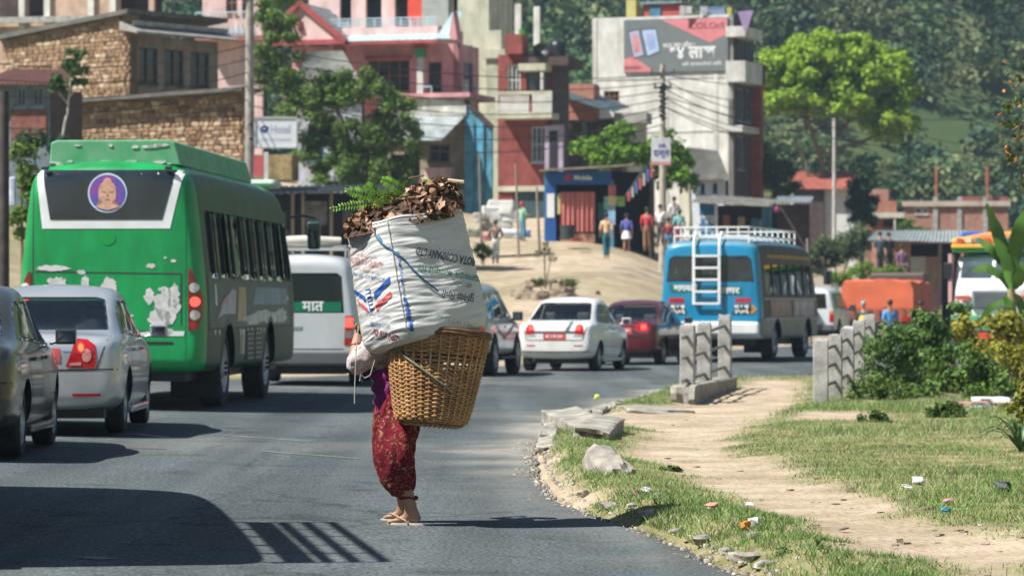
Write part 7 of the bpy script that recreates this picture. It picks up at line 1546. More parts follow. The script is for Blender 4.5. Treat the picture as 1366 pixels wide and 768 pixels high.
for pts, w in [([(1349, 385), (1342, 345), (1330, 305), (1316, 272)], .16), ([(1349, 385), (1352, 340), (1362, 300), (1380, 270)], .2), ([(1349, 388), (1335, 365), (1315, 355), (1296, 362)], .11), ([(1350, 385), (1366, 360), (1385, 350)], .18), ([(1350, 390), (1340, 400), (1322, 408), (1308, 425)], .10), ([(1350, 390), (1360, 400), (1368, 425)], .12), ([(1349, 386), (1340, 350), (1322, 330), (1305, 318)], .13), ([(1350, 392), (1345, 410), (1336, 435)], .09)]:
    banana_leaf([P(*p, d + random.uniform(-.3, .3)) - base for p in pts], w * .8, BAN)
# strap leaved plant and yellowish shrub at the right edge
d = 31; base = P(1362, 618, d); base.z = gz(base.x, d); pl = thing('strap_leaf_plant', 'clump of dark green strap leaves on a small mound at the verge', 'plant', base); r_ = random.Random(8)
for i in range(34):
    a = r_.uniform(0, 2 * math.pi); L__ = r_.uniform(.22, .42); h = r_.uniform(.16, .34); dx, dy = math.cos(a), math.sin(a); n = 6; vs_ = []
    for j in range(n + 1):
        t = j / n; x = L__ * t; z_ = h * math.sin(t * 2.3) ; w = .016 * (1 - t ** 3) + .002; vs_ += [(dx * x - dy * w, dy * x + dx * w, z_), (dx * x, dy * x, z_ - .006), (dx * x + dy * w, dy * x - dx * w, z_)]
    MB().add(vs_, [q for j in range(n) for q in ((3 * j, 3 * j + 1, 3 * j + 4, 3 * j + 3), (3 * j + 1, 3 * j + 2, 3 * j + 5, 3 * j + 4))]).build('leaf', mat('strap_green', (.05, .12, .025), .4, var=.3, vs=5, trans=.15), pl, sm=True, angle=180)
bush('yellowish_shrub', 'yellow tipped shrub behind the strap leaf plant', [(1362, 540, 16, 28), (1368, 580, 12, 22), (1372, 500, 12, 24)], 32.5, .05, mat('leaf_yellowgreen', (.20, .21, .02), .6, var=.3, vs=2, island=.4, trans=.3), (1368, 610), n=60, cr=.09, seed=60, k=.7, trunk_r=.01)
bush('wiry_weed', 'wiry grey brown weed with small dark leaves on the verge', [(1308, 645, 22, 20), (1325, 650, 18, 18)], 27.2, .022, mat('leaf_wiry', (.12, .12, .06), .7, island=.4), (1315, 668), n=30, cr=.07, seed=61, k=.9, trunk_r=.006)
for i, (px, py, d, s_, lb) in enumerate([(895, 632, 27.8, 10, 'dark leafy weed on the grass strip near the stone block'), (838, 626, 29.0, 14, 'leafy weed rising behind the big stone block'), (1100, 745, 18.6, 20, 'wiry weed beside the earth path before the road edge'), (1050, 750, 18.6, 16, 'spindly weed between the stones and the grass strip'), (780, 625, 29.5, 14, 'low green weed on the broken road edge'), (1165, 575, 38, 22, 'bushy weed clump in the tall grass'), (1100, 600, 36, 16, 'small clover clump in the middle of the lawn'), (1260, 565, 40, 26, 'green weed patch in tall grass before the rubbish heap')]):
    bush('verge_weed', lb, [(px, py - s_ * .4, s_, s_ * .7)], d, .035 if d < 25 else .05, leafmat('leaf_verge', (.075, .13, .025)), (px, py), n=34, cr=.06, seed=70 + i, k=.8, stems=1, trunk_r=.006)
# ------------------------------------------------------------------ wooded hillside (reads as one mass) with single trees standing out
g = np.random.default_rng(12); VV, FF, off = {0: [], 1: [], 2: []}, {0: [], 1: [], 2: []}, {0: 0, 1: 0, 2: 0}; cnt = 0
for t in range(5200):
    y = 228 + 520 * g.random() ** 1.3; x = (g.random() * 2 - 1) * .175 * y + 4; n_ = fbm(np.array([x]), np.array([y]), .022, 44)[0]; zz = gz(x, y); row = HY - (zz - H) / y * F
    if row < -60 or row > 330: continue
    open_ = smooth(115, 175, row) * smooth(880, 1010, 683 + x / y * F)            # terraced slope below the wood
    if n_ < .34 + .26 * open_ or g.random() < .62 * open_: continue
    r0 = (1.7 + 2.6 * g.random()) * (1 - .45 * open_) * (1 + .3 * (y > 420)); c = (x, y, zz + r0 * .75); k = int(np.clip(g.integers(0, 3) if n_ > .5 else g.choice([0, 0, 1]), 0, 2)); m = 70 if y > 330 else 110
    bl = clumps(c, (r0, r0, r0 * .9), 6, r0 * .48, m // 4, int(g.integers(1e6)), -.6); V, Fc = leaf_cloud(bl, .42 + .00075 * y, int(g.integers(1e6)), .35, .4)
    VV[k].append(V); FF[k].append(Fc + off[k]); off[k] += len(V); cnt += 1
FORM = [leafmat('forest_dark', (.046, .090, .046), .2), leafmat('forest_mid', (.082, .138, .052), .25), leafmat('forest_olive', (.155, .18, .075), .25)]
for k, nm, lb in ((0, 'hill_forest', 'dark green wood covering the hillside'), (1, 'hill_thicket', 'mid green thicket scattered over the hillside'), (2, 'hill_scrub', 'olive scrub scattered over the hillside')):
    if VV[k]: tag(link(nm, np_mesh(nm, np.concatenate(VV[k]), np.concatenate(FF[k]), 4), FORM[k]), lb, 'forest', kind='stuff')
print('hill trees', cnt)
# farm house on the hill
b = B('hill_house', 'small red and white house high on the wooded hillside', 1160, 430, 20, zb=gz((1160 - 683) / F * 430, 430)); wall(b, 'F', b.u(1138), 0, 0, 2.6, .2, BRICKPALE); tin_roof(b, [(b.u(1136), -.6, 2.6), (.4, -.6, 2.6), (.2, 3, 4.4), (b.u(1137), 3, 4.4)], mat_=MATS['roof_red'], waves=10)
b = B('hill_hut', 'white hut on the open terrace of the hillside', 1268, 360, 10, zb=gz((1268 - 683) / F * 360, 360)); wall(b, 'F', b.u(1252), 0, 0, 1.6, .2, WHITEW); tin_roof(b, [(b.u(1250), -.3, 1.6), (.3, -.3, 1.6), (.2, 2, 2.4), (b.u(1251), 2, 2.4)], mat_=MATS['roof_slate'], waves=6)
# ------------------------------------------------------------------ grass and ground cover on the verge (uncountable)
def blades(name, label, pts, hts, wid, mat_, lean=.5):
    """one bent triangular blade per point"""
    m = len(pts); a = rng.uniform(0, 2 * math.pi, m); ln = rng.uniform(.1, lean, m) * hts; b = rng.uniform(0, 2 * math.pi, m)
    dx, dy = np.cos(a) * wid / 2, np.sin(a) * wid / 2; p = np.asarray(pts); z = np.zeros(m)
    V = np.stack([p + np.stack([dx, dy, z - .005], 1), p - np.stack([dx, dy, z + .005], 1), p + np.stack([np.cos(b) * ln, np.sin(b) * ln, hts], 1)], 1).reshape(-1, 3)
    return tag(link(name, np_mesh(name, V, np.arange(m * 3).reshape(-1, 3), 3), mat_), label, 'grass', kind='stuff')
N_ = 560000
yy = 15.3 + (75 - 15.3) * rng.random(N_) ** 1.5; xx = xr(yy) + .02 + rng.random(N_) * (2.2 + .155 * yy - xr(yy) + .4)
dmk = dirt_mask(xx, yy); dens = fbm(xx, yy, .8, 31) * .6 + fbm(xx, yy, 2.6, 35) * .45; keep = (rng.random(N_) > dmk * 1.25) & (rng.random(N_) < np.clip(.30 + 2.2 * (dens - .42), .04, 1)) & ~((yy > 62) & (xx < 9)) & (xx - xr(yy) > .02)
xx, yy, dens, dmk = xx[keep], yy[keep], dens[keep], dmk[keep]
tall = smooth(.5, .75, fbm(xx, yy, .35, 33)); strip = smooth(1.4, .4, xx - xr(yy)); back = smooth(33, 37, yy) * smooth(48, 42, yy) * (xx > 2.0)
ht = (.010 + .026 * rng.random(len(xx)) ** 1.6) * (1 + 1.3 * tall * (1 - dmk) + .6 * strip + 4.5 * back * tall * (1 - dmk) * rng.random(len(xx)) + .03 * np.clip(yy - 25, 0, 30))
pp = np.stack([xx, yy, zground(xx, yy)], 1)
gsel = rng.random(len(xx)) < np.clip(.50 + .9 * (fbm(xx, yy, .55, 36) - .35) + .25 * strip, .1, .9)
GRASS = mat('grass_green', (.145, .25, .055), .7, var=.25, vs=.8, island=.35, trans=.25); GRASSDRY = mat('grass_dry', (.38, .38, .19), .8, var=.2, vs=.8, island=.3, trans=.2)
# loose gravel along the broken road edge
gn = 3600; gyy = 15.5 + 42 * rng.random(gn) ** 1.4; gxx = xr(gyy) + rng.normal(0, .09, gn) + .01; gs_ = .003 + .013 * rng.random(gn) ** 4; cb = np.array([(a, b, c) for a in (-1, 1) for b in (-1, 1) for c in (-1, 1)], float)
gzz = np.maximum(zground(gxx, gyy), np.where(gxx < xr(gyy), zroad(gxx, gyy), -9)); V = (np.stack([gxx, gyy, gzz], 1)[:, None] + cb[None] * gs_[:, None, None] * np.stack([rng.uniform(.6, 1.6, (gn, 8)), rng.uniform(.6, 1.6, (gn, 8)), rng.uniform(.3, .9, (gn, 8))], 2)).reshape(-1, 3)
fc = np.array([(0, 1, 3, 2), (4, 6, 7, 5), (0, 4, 5, 1), (2, 3, 7, 6), (1, 5, 7, 3)]); Fq = (np.arange(gn)[:, None, None] * 8 + fc[None]).reshape(-1, 4)
tag(link('edge_gravel', np_mesh('edge_gravel', V, Fq, 4), mat('gravel', (.30, .265, .215), .95, var=.3, vs=3, island=.4)), 'loose gravel strewn along the broken edge of the asphalt', 'gravel', kind='stuff')
blades('grass', 'short green grass covering the verge beside the earth path', pp[gsel], ht[gsel], .0085, GRASS, 1.4)
blades('dry_grass', 'straw coloured dry grass mixed through the verge', pp[~gsel], ht[~gsel] * .9, .008, GRASSDRY, 1.8)
# ================================================================== poles, cables, signs
def pole(label, px, d, top, r0, r1, mat_, lean=0.0, cat='pole', name='utility_pole', arms=True, bottom=None):
    t = P(px, top, d); base = Vector((t.x + lean, t.y, gz(t.x, d) - .2)); root = thing(name, label, cat, base)
    MB().tube([(0, 0, 0), (t - base) * .5, t - base], [r0, (r0 + r1) / 2, r1], 10).build('post', mat_, root, sm=True)
    if arms:
        for k, dz in enumerate((.35, .9)):
            MB().box((t.x - base.x, -.1, t.z - base.z - dz), (1.0 - .3 * k, .07, .09)).build('cross_arm', mat('arm_iron', (.10, .10, .10), .7), root)
            for s in (-1, 0, 1): MB().lathe([(.03, 0), (.045, .04), (.03, .08), (.04, .12), (.001, .15)], 8, 0, Matrix.Translation((t.x - base.x + s * (.42 - .12 * k), -.1, t.z - base.z - dz + .045))).build('insulator', mat('insulator_brown', (.16, .07, .05), .4), root, sm=True)
    return root
PALEPOLE = mat('pale_concrete', (.46, .44, .39), .9, var=.2, vs=3)
pole('concrete utility pole beside the white sign board', 333, 108, -40, .17, .12, mat('pole_grey', (.30, .28, .25), .9, var=.35, vs=3))
pole('pale utility pole with tangled cables before the white building', 884, 132, 86, .16, .10, mat('pole_tan', (.40, .36, .29), .9, var=.25, vs=3))
pole('pale concrete pole beside the lime green tree', 1113, 165, 158, .11, .08, PALEPOLE, arms=False)
pole('dark weathered wooden pole left of the green bus', 5, 58, 122, .10, .085, mat('pole_wood', (.06, .05, .045), .9, var=.4, vs=5), arms=False)
for i, (px, d, t, lb, r_) in enumerate([(688, 131, 219, 'thin leaning bamboo stick behind the pile of white sacks', .05), (716, 133, 250, 'short wooden post beside the blue shop', .06), (920, 141, 245, 'grey wooden post at the blue stall\'s corner', .07), (639, 128, 205, 'bare stick standing before the blue sheet wall', .045), (1077, 118, 318, 'leaning wooden stake beyond the blue minibus', .05)]):
    pole(lb, px, d, t, r_, r_ * .8, WOODGREY, lean=.12, name='wooden_stick', cat='stick', arms=False)
tk = MB(); rr = random.Random(4)
for i in range(5): a = P(884 + rr.uniform(-3, 3), 118 + i * 9, 131.8); tk.lathe([(.06, -.1), (.10, 0), (.06, .1)], 8, 0, Matrix.Translation(a))
o_ = [P(884 + 6 * math.sin(i * 1.9), 112 + i * 1.9, 131.7) for i in range(26)]; tk = MB().tube(o_, .05, 6)
tag(tk.build('cable_tangle', BLACK, sm=True), 'tangle of black cables wrapped around the tan utility pole', 'cable')
def cable(p0, p1, sag, r_, lb, m_=None):
    a, c = P(*p0), P(*p1); pts = [a.lerp(c, t) - Vector((0, 0, sag * 4 * t * (1 - t))) for t in np.linspace(0, 1, 13)]
    tag(MB().tube(pts, r_, 5).build('overhead_cable', m_ or mat('cable_black', (.02, .02, .022), .6)), lb, 'cable', 'overhead cables')
CB = 'thin black overhead cable strung between the utility poles'
for k in range(7): cable((333, 60 + k * 16, 108), (884, 100 + k * 11, 132), .5 + .1 * k, .018, CB)
for k in range(4): cable((884, 105 + k * 12, 132), (1113, 140 + k * 10, 165), .9, .018, CB)
for k in range(4): cable((884, 100 + k * 14, 132), (1500, 60 + k * 60, 190), 1.5, .018, CB)
for k in range(5): cable((333, 60 + k * 18, 108), (-80, 75 + k * 22, 95), .5, .016, CB)
cable((1113, 150, 165), (1500, 190, 200), 1.0, .02, CB); cable((1113, 165, 165), (1500, 215, 200), 1.0, .02, CB)
# white sign board on its frame
sg = thing('sign_board', 'white hotel sign board with blue swirl hanging from the grey pole', 'sign', P(368, 197, 107)); k = 107 / F
MB().span((-28 * k, -.05, 0), (28 * k, .05, 40 * k)).build('board', mat('sign_white', (.72, .74, .76), .5, var=.04), sg, bevel=.02)
fr = MB(); 
for a, c in (((-28, 0), (28, 0)), ((28, 0), (28, 40)), ((28, 40), (-28, 40)), ((-28, 40), (-28, 0))): fr.bar((a[0] * k, -.055, a[1] * k), (c[0] * k, -.055, c[1] * k), .05)
fr.build('frame', mat('sign_frame', (.45, .47, .45), .6), sg); MB().span((-36 * k, .0, 10 * k), (-28 * k, .06, 13 * k)).span((-36 * k, .0, 30 * k), (-28 * k, .06, 33 * k)).build('bracket', BLACK, sg)
def flat_text(root, s, x, z_, size, y_, m_, bold=.0, wide=None):
    V, Fc = text_mesh(s, size, bold); w = max(v[0] for v in V) - min(v[0] for v in V); q = wide / w if wide else 1
    return decal('lettering', [(a * q + x, c + z_) for a, c in V], Fc, lambda a, c: Vector((a, y_, c)), m_, root, 40)
SB_ = mat('sign_blue', (.04, .07, .25), .6)
sw = decal('swirl', *ribbon([(-15 * k + .12 * math.cos(t) * (1 - .05 * t), 24 * k + .10 * math.sin(t) * (1 - .05 * t)) for t in np.linspace(.2, 6.4, 22)], .07), lambda a, c: Vector((a, -.056, c)), SB_, sg, 40); decal('swirl', *ribbon([(-19 * k, 22 * k), (-14 * k, 23 * k), (-10 * k, 27 * k)], .06), lambda a, c: Vector((a, -.058, c)), SB_, sg, 40)
flat_text(sg, 'Hotel', 6 * k, 24 * k, .36, -.056, mat('sign_lilac', (.40, .42, .60), .6), .004, 26 * k); flat_text(sg, 'lodge and restaurant', 0, 11 * k, .14, -.056, MATS['sign_lilac'], 0, 40 * k)
sg = thing('pole_sign', 'small white sign with blue lettering fixed to the tan pole', 'sign', P(882, 220, 131.6)); k = 131.6 / F
MB().span((-13 * k, -.05, 0), (13 * k, .0, 36 * k)).build('board', mat('sign_pale', (.62, .62, .66), .5), sg, bevel=.015); MB().span((-13 * k, -.06, 0), (13 * k, -.051, 4 * k)).build('red_edge', mat('sign_pink', (.55, .25, .25), .6), sg)
flat_text(sg, 'DR', 1 * k, 25 * k, .2, -.056, SB_, .01); flat_text(sg, 'दन्त', 0, 15 * k, .36, -.056, SB_, .01)
tag(MB().span(P(338, 235, 60), P(352, 208, 60.05)).build('banner', mat('banner_red', (.50, .10, .11), .8, var=.25, vs=3)), 'small red banner standing behind the green bus roof', 'banner')
tag(MB().span(P(352, 250, 60.2), P(358, 203, 60.25)).build('banner', mat('banner_white', (.62, .66, .64), .8, var=.2, vs=3)), 'narrow white banner strip beside the red banner', 'banner')
tag(MB().span(P(12, 276, 57), P(22, 236, 57.1)).build('cloth', mat('cloth_pale', (.50, .55, .66), .9, var=.3, vs=6), bevel=.03), 'pale blue cloth hanging beside the wooden pole', 'cloth')
# ================================================================== goods and rubble on the dirt yard
r_ = random.Random(14)
for i, (px, py, w, h, c, lb) in enumerate([(668, 276, 34, 16, (.66, .66, .62), 'topmost white sack of the pile'), (655, 285, 26, 16, (.60, .60, .56), 'left white sack of the pile under the topmost one'), (684, 288, 32, 14, (.63, .64, .60), 'right white sack of the pile under the topmost one'), (668, 298, 30, 14, (.48, .45, .38), 'tan sack in the middle of the pile'), (650, 301, 26, 14, (.42, .40, .34), 'brown sack at the pile\'s left foot'), (684, 312, 30, 11, (.66, .68, .70), 'white sack lying on the ground by the red capped person'), (700, 312, 14, 9, (.14, .28, .52), 'blue bundle beside the white sack on the ground'), (648, 316, 14, 10, (.60, .30, .30), 'pink bundle at the left of the sack pile'), (632, 310, 16, 12, (.3, .34, .26), 'green grey sack behind the porter\'s load'), (640, 290, 16, 12, (.36, .36, .32), 'grey sack at the far left of the pile')]):
    d = 132 - (.6 if i > 4 else 0); p = P(px, py + h / 2, d); k = d / F
    o = chunk('goods_sack', (p.x, p.y, p.z + h * k / 2), (w * k, .55, h * k * 1.1), 140 + i, mat('goods_sack_%d' % i, c, .85, var=.15, vs=3), None, r_.uniform(-.2, .2), (0, r_.uniform(-.1, .1)), .14, 3); sub_ = o.modifiers.new('s', 'SUBSURF'); sub_.levels = 1; sub_.render_levels = 1
    for q_ in o.data.polygons: q_.use_smooth = True
    tag(o, lb, 'sack')
for i in range(26):
    px = r_.uniform(690, 800); d = 112 + r_.uniform(0, 6); py = 0; x = (px - 683) / F * d; s = r_.uniform(.12, .42)
    tag(chunk('yard_stone', (x, d, gz(x, d) + s * .2), (s * 1.6, s, s * .7), 170 + i, mat('yard_rock', (.27, .21, .15), .95, var=.3, vs=4, bump=.6), None, i, (0, 0), .16, 1), 'rough brown stone in the low rubble bank on the dirt yard', 'stone', 'stones of the rubble bank')
bush('yard_sapling', 'thin bare sapling in the rubble bank on the dirt yard', [(727, 338, 12, 8), (726, 326, 6, 6), (735, 345, 8, 4)], 116, .08, leafmat('leaf_sapling', (.09, .10, .04)), (727, 374), n=16, cr=.12, seed=81, k=.5, trunk_r=.03)
bush('yard_weed', 'low green weeds at the foot of the bare sapling', [(715, 376, 10, 5), (760, 378, 14, 5)], 113, .08, leafmat('leaf_yardweed', (.10, .14, .04)), (730, 382), n=30, cr=.12, seed=82, k=.7, trunk_r=.015)
bush('sack_weed', 'green weed clump beside the man in white trousers', [(645, 335, 12, 14)], 127, .1, MATS['leaf_weed'], (645, 352), n=50, cr=.18, seed=83, trunk_r=.02)
# rubbish heap and litter on the verge
d = 43.5
for i, (px, py, w, h, c, lb) in enumerate([(1325, 541, 46, 20, (.60, .60, .58), 'white torn plastic in the rubbish heap'), (1290, 546, 26, 14, (.42, .22, .20), 'faded red cloth in the rubbish heap'), (1268, 550, 20, 10, (.50, .34, .24), 'tan rag at the edge of the rubbish heap'), (1316, 548, 22, 8, (.45, .50, .60), 'pale blue plastic bag in the rubbish heap'), (1352, 546, 16, 14, (.40, .27, .20), 'brown earth lump behind the white torn plastic')]):
    p = P(px, py, d - i * .2); k = d / F; o = chunk('rubbish', (p.x, p.y, gz(p.x, p.y) + h * k * .3), (w * k, .5, h * k), 200 + i, mat('rubbish_%d' % i, c, .8, var=.25, vs=9), None, i * .5, (0, 0), .22, 3); tag(o, lb, 'rubbish')
for i, (px, py, w, h, c, lb) in enumerate([(1225, 655, 20, 7, (.62, .62, .62), 'crumpled white plastic on the lawn'), (1212, 662, 16, 4, (.66, .66, .66), 'flat white scrap beside the crumpled plastic'), (1262, 692, 11, 6, (.06, .25, .45), 'small blue packet on the lawn'), (1308, 710, 8, 4, (.66, .66, .64), 'tiny white scrap beyond the blue packet'), (994, 716, 14, 10, (.70, .25, .03), 'orange wrapper in the grass strip'), (1006, 714, 14, 12, (.66, .66, .62), 'white wrapper beside the orange one'), (948, 694, 18, 6, (.50, .28, .20), 'brown paper scrap in the grass strip'), (1000, 675, 12, 4, (.62, .62, .64), 'pale scrap at the path\'s grassy edge'), (862, 667, 12, 6, (.60, .58, .55), 'white scrap near the stone block'), (848, 670, 8, 8, (.30, .17, .14), 'brown scrap near the white one by the stone block'), (1337, 664, 24, 14, (.02, .022, .03), 'crumpled black plastic bag by the wiry weed'), (1126, 707, 12, 3, (.12, .09, .07), 'dark leaf lying on the earth path'), (1265, 678, 14, 4, (.40, .22, .18), 'reddish scrap on the lawn above the blue packet'), (1300, 540, 1, 1, (.5, .5, .5), ''), (796, 553, 8, 7, (.55, .60, .08), 'yellow green wrapper on the kerb')]):
    if not lb: continue
    w *= .75; h *= .8; p = G(px, py, .06); k = p.y / F; o = chunk('litter', (p.x, p.y, gz(p.x, p.y) + h * k * .4 + (.22 if px == 796 else .02)), (w * k, w * k * 1.2, h * k), 220 + i, mat('litter_%d' % i, c, .6, var=.25, vs=25), None, i * .9, (.2, .1), .3, 1); tag(o, lb, 'litter')
lt = MB(); rr = random.Random(2)
for i in range(130):
    px = rr.uniform(880, 1366); py = rr.uniform(560, 768); p = G(px, py, .05)
    if poly_sd(np.array([p.x]), np.array([p.y]), PATH)[0] > .3: continue
    s = rr.uniform(.008, .03); lt.box((p.x, p.y, gz(p.x, p.y) + s * .2), (s * 1.8, s * 1.6, s * .5), rz=rr.uniform(0, 3))
tag(lt.build('path_debris', mat('debris', (.22, .17, .12), .95, var=.5, vs=3)), 'leaf bits and pebbles scattered over the earth path', 'debris', kind='stuff')
# ================================================================== trucks and motorcycle down the road
# orange tarpaulin truck seen from behind
d = 119; root = thing('tarp_truck', 'truck loaded under an orange tarpaulin beyond the white off-road vehicle', 'truck', (P(1170, 405, d).x, d, gz(P(1170, 405, d).x, d) + .05), R(-15)); zb = root.location.z
zt = H + (HY - 373) / F * d - zb; TARP = mat('tarp_orange', (.62, .13, .05), .7, var=.18, vs=1.5, bump=.3, bs=6)
bm = bmesh.new(); bmesh.ops.create_cube(bm, size=1.0); bmesh.ops.subdivide_edges(bm, edges=bm.edges[:], cuts=9, use_grid_fill=True)
for v in bm.verts:
    n_ = noise.noise(v.co * 4); v.co = Vector((v.co.x * 2.5 * (1 - .06 * (v.co.z > .3)), v.co.y * 4.6 + 2.3, zt - .5 + v.co.z * 1.0 + n_ * .12 - (.16 * abs(v.co.x) if v.co.z > .45 else 0)))
m_ = bpy.data.meshes.new('tarpaulin'); bm.to_mesh(m_); bm.free(); shade(m_, 60); link('tarpaulin', m_, TARP, root)
MB().span((-1.22, 0, zt - 1.55), (1.22, 4.6, zt - .98)).build('load_bed', mat('bed_orange', (.45, .12, .05), .6), root)
for i in range(9): MB().span((-1.2 + i * .29, -.06, zt - 1.5), (-1.05 + i * .29, -.005, zt - 1.02)).build('tail_board_rib', mat('bed_dark', (.25, .07, .04), .6), root)
MB().span((-1.0, 4.75, .7), (1.0, 6.3, 2.5)).build('cab', mat('cab_dark', (.08, .06, .05), .5), root, bevel=.1); MB().span((-.9, -.1, .45), (.9, 6.2, .75)).build('chassis', BLACK, root)
add_wheels(root, [(s * .95, y, .48) for y in (1.2, 5.3) for s in (-1, 1)], wheel_meshes(.48, .3, steel=True))
for s in (-1, 1): MB().box((s * 1.0, -.1, .85), (.25, .05, .16)).build('tail_lamp', TAIL, root)
# decorated white truck coming towards us
d = 100; x0 = P(1322, 405, d).x; root = thing('decorated_truck', 'oncoming white truck with painted cab and orange roof carrier', 'truck', (x0, d, gz(x0, d) + .05), R(-16)); zb = root.location.z; k = d / F
def zt_(py): return H + (HY - py) * k - zb
def xt_(px): return (px - 1322) * k
Wt = mat('truck_white', (.74, .75, .73), .4, var=.08); GRN = mat('truck_green', (.03, .30, .08), .5); YELL = mat('truck_yellow', (.70, .42, .04), .5); ORG = mat('truck_orange', (.68, .22, .03), .6, col2=(.70, .40, .08), vs=1.2)
st_ = [(0.0, 1.05, zt_(428), zt_(385)), (.45, 1.12, zt_(440), zt_(378)), (.55, 1.15, zt_(440), zt_(352)), (.9, 1.18, zt_(440), zt_(338)), (1.9, 1.18, zt_(440), zt_(336))]
def tsec(y, w, z0, z1): return (y, [(0, z0), (w - .12, z0), (w - .02, z0 + .06), (w, z0 + .3), (w, z0 + (z1 - z0) * .55), (w - .02, z0 + (z1 - z0) * .75), (w - .06, z1 - .14), (w - .12, z1 - .05), (w - .3, z1), (0, z1 + .04)])
cm = loft([tsec(*q) for q in st_], 10, 2); shade(cm, 40); link('cab', cm, Wt, root)
cc = caster(cm, (0, 0, 0), (1, 0, 0), (0, 0, 1), (0, 1, 0), .012); cc2 = caster(cm, (0, 0, 0), (1, 0, 0), (0, 0, 1), (0, 1, 0), .02)
for a, c in ((-.96, -.05), (.05, .96)): decal('windscreen', *poly2([(a, zt_(371)), (c, zt_(371)), (c * .97, zt_(347)), (a * .97 if a < 0 else a, zt_(347))]), cc, mat('truck_glass', (.06, .08, .09), .08, var=.4, vs=2, coat=.6), root, .2)
MB().span((-.55, -.05, zt_(412)), (.55, .06, zt_(387))).build('grille', mat('grille_grey', (.30, .31, .31), .5), root)
for i in range(6): MB().span((-.5, -.08, zt_(410 - i * 3.8)), (.5, -.052, zt_(408.5 - i * 3.8))).build('grille_bar', CHROME, root)
for s in (-1, 1):
    MB().lathe([(.001, -.02), (.13, 0), (.15, .05), (.15, .14)], 14, 0, Matrix.Translation((s * .85, -.08, zt_(410))) @ Matrix.Rotation(R(-90), 4, 'X')).build('headlamp', CLEAR, root, sm=True)
    MB().span((s * .62, -.06, zt_(400)), (s * 1.02, .05, zt_(394))).build('painted_badge', mat('badge_red', (.5, .08, .06), .5), root)
    MB().span((s * 1.20, .3, zt_(372)), (s * 1.42, .42, zt_(350))).build('side_mirror', BLACK, root, bevel=.03)
    MB().span((s * .3, -.2, zt_(434)), (s * 1.1, -.12, zt_(429))).build('reflector_strip', YELL if s < 0 else ORG, root)
MB().span((-1.15, -.16, zt_(442)), (1.15, .10, zt_(420))).build('bumper', mat('bumper_green', (.10, .30, .16), .5), root, bevel=.04); MB().span((-.35, -.22, zt_(431)), (.35, -.165, zt_(425))).build('number_plate', mat('plate_black', (.03, .03, .03), .5), root)
MB().span((-.5, -.2, zt_(452)), (.6, -.1, zt_(443))).build('red_cloth', mat('cloth_red', (.55, .06, .03), .8), root)
MB().span((-1.22, .55, zt_(336)), (1.22, 2.0, zt_(331))).build('green_cornice', GRN, root, bevel=.03); MB().span((-1.24, .5, zt_(331) + .004), (1.24, 2.0, zt_(325))).build('yellow_cornice', YELL, root, bevel=.03)
MB().prism([(-1.28, zt_(325) + .004), (1.28, zt_(325) + .004), (1.28, zt_(314)), (.6, zt_(308)), (-.2, zt_(309)), (-1.28, zt_(318))], .7, 2.2, 'y').build('roof_carrier', ORG, root, bevel=.08)
for i in range(9): MB().span((-1.1 + i * .27, .62, zt_(323)), (-.93 + i * .27, .695, zt_(317))).build('painted_motif', mat('motif_%d' % (i % 3), [(.5, .07, .05), (.65, .6, .5), (.05, .2, .35)][i % 3], .5), root)
MB().span((-1.2, 2.1, .9), (1.2, 7.5, zt_(330))).build('cargo_body', mat('cargo_painted', (.32, .14, .08), .6, var=.4, vs=1.5), root); MB().span((-.9, .3, .45), (.9, 7.4, .9)).build('chassis', BLACK, root)
MB().span((-1.3, .35, zt_(404)), (-1.2, .9, zt_(338))).build('door_panel', mat('door_pink', (.6, .35, .32), .6), root)
add_wheels(root, [(s * .98, y, .5) for y in (.9, 5.8) for s in (-1, 1)], wheel_meshes(.5, .3, steel=True))
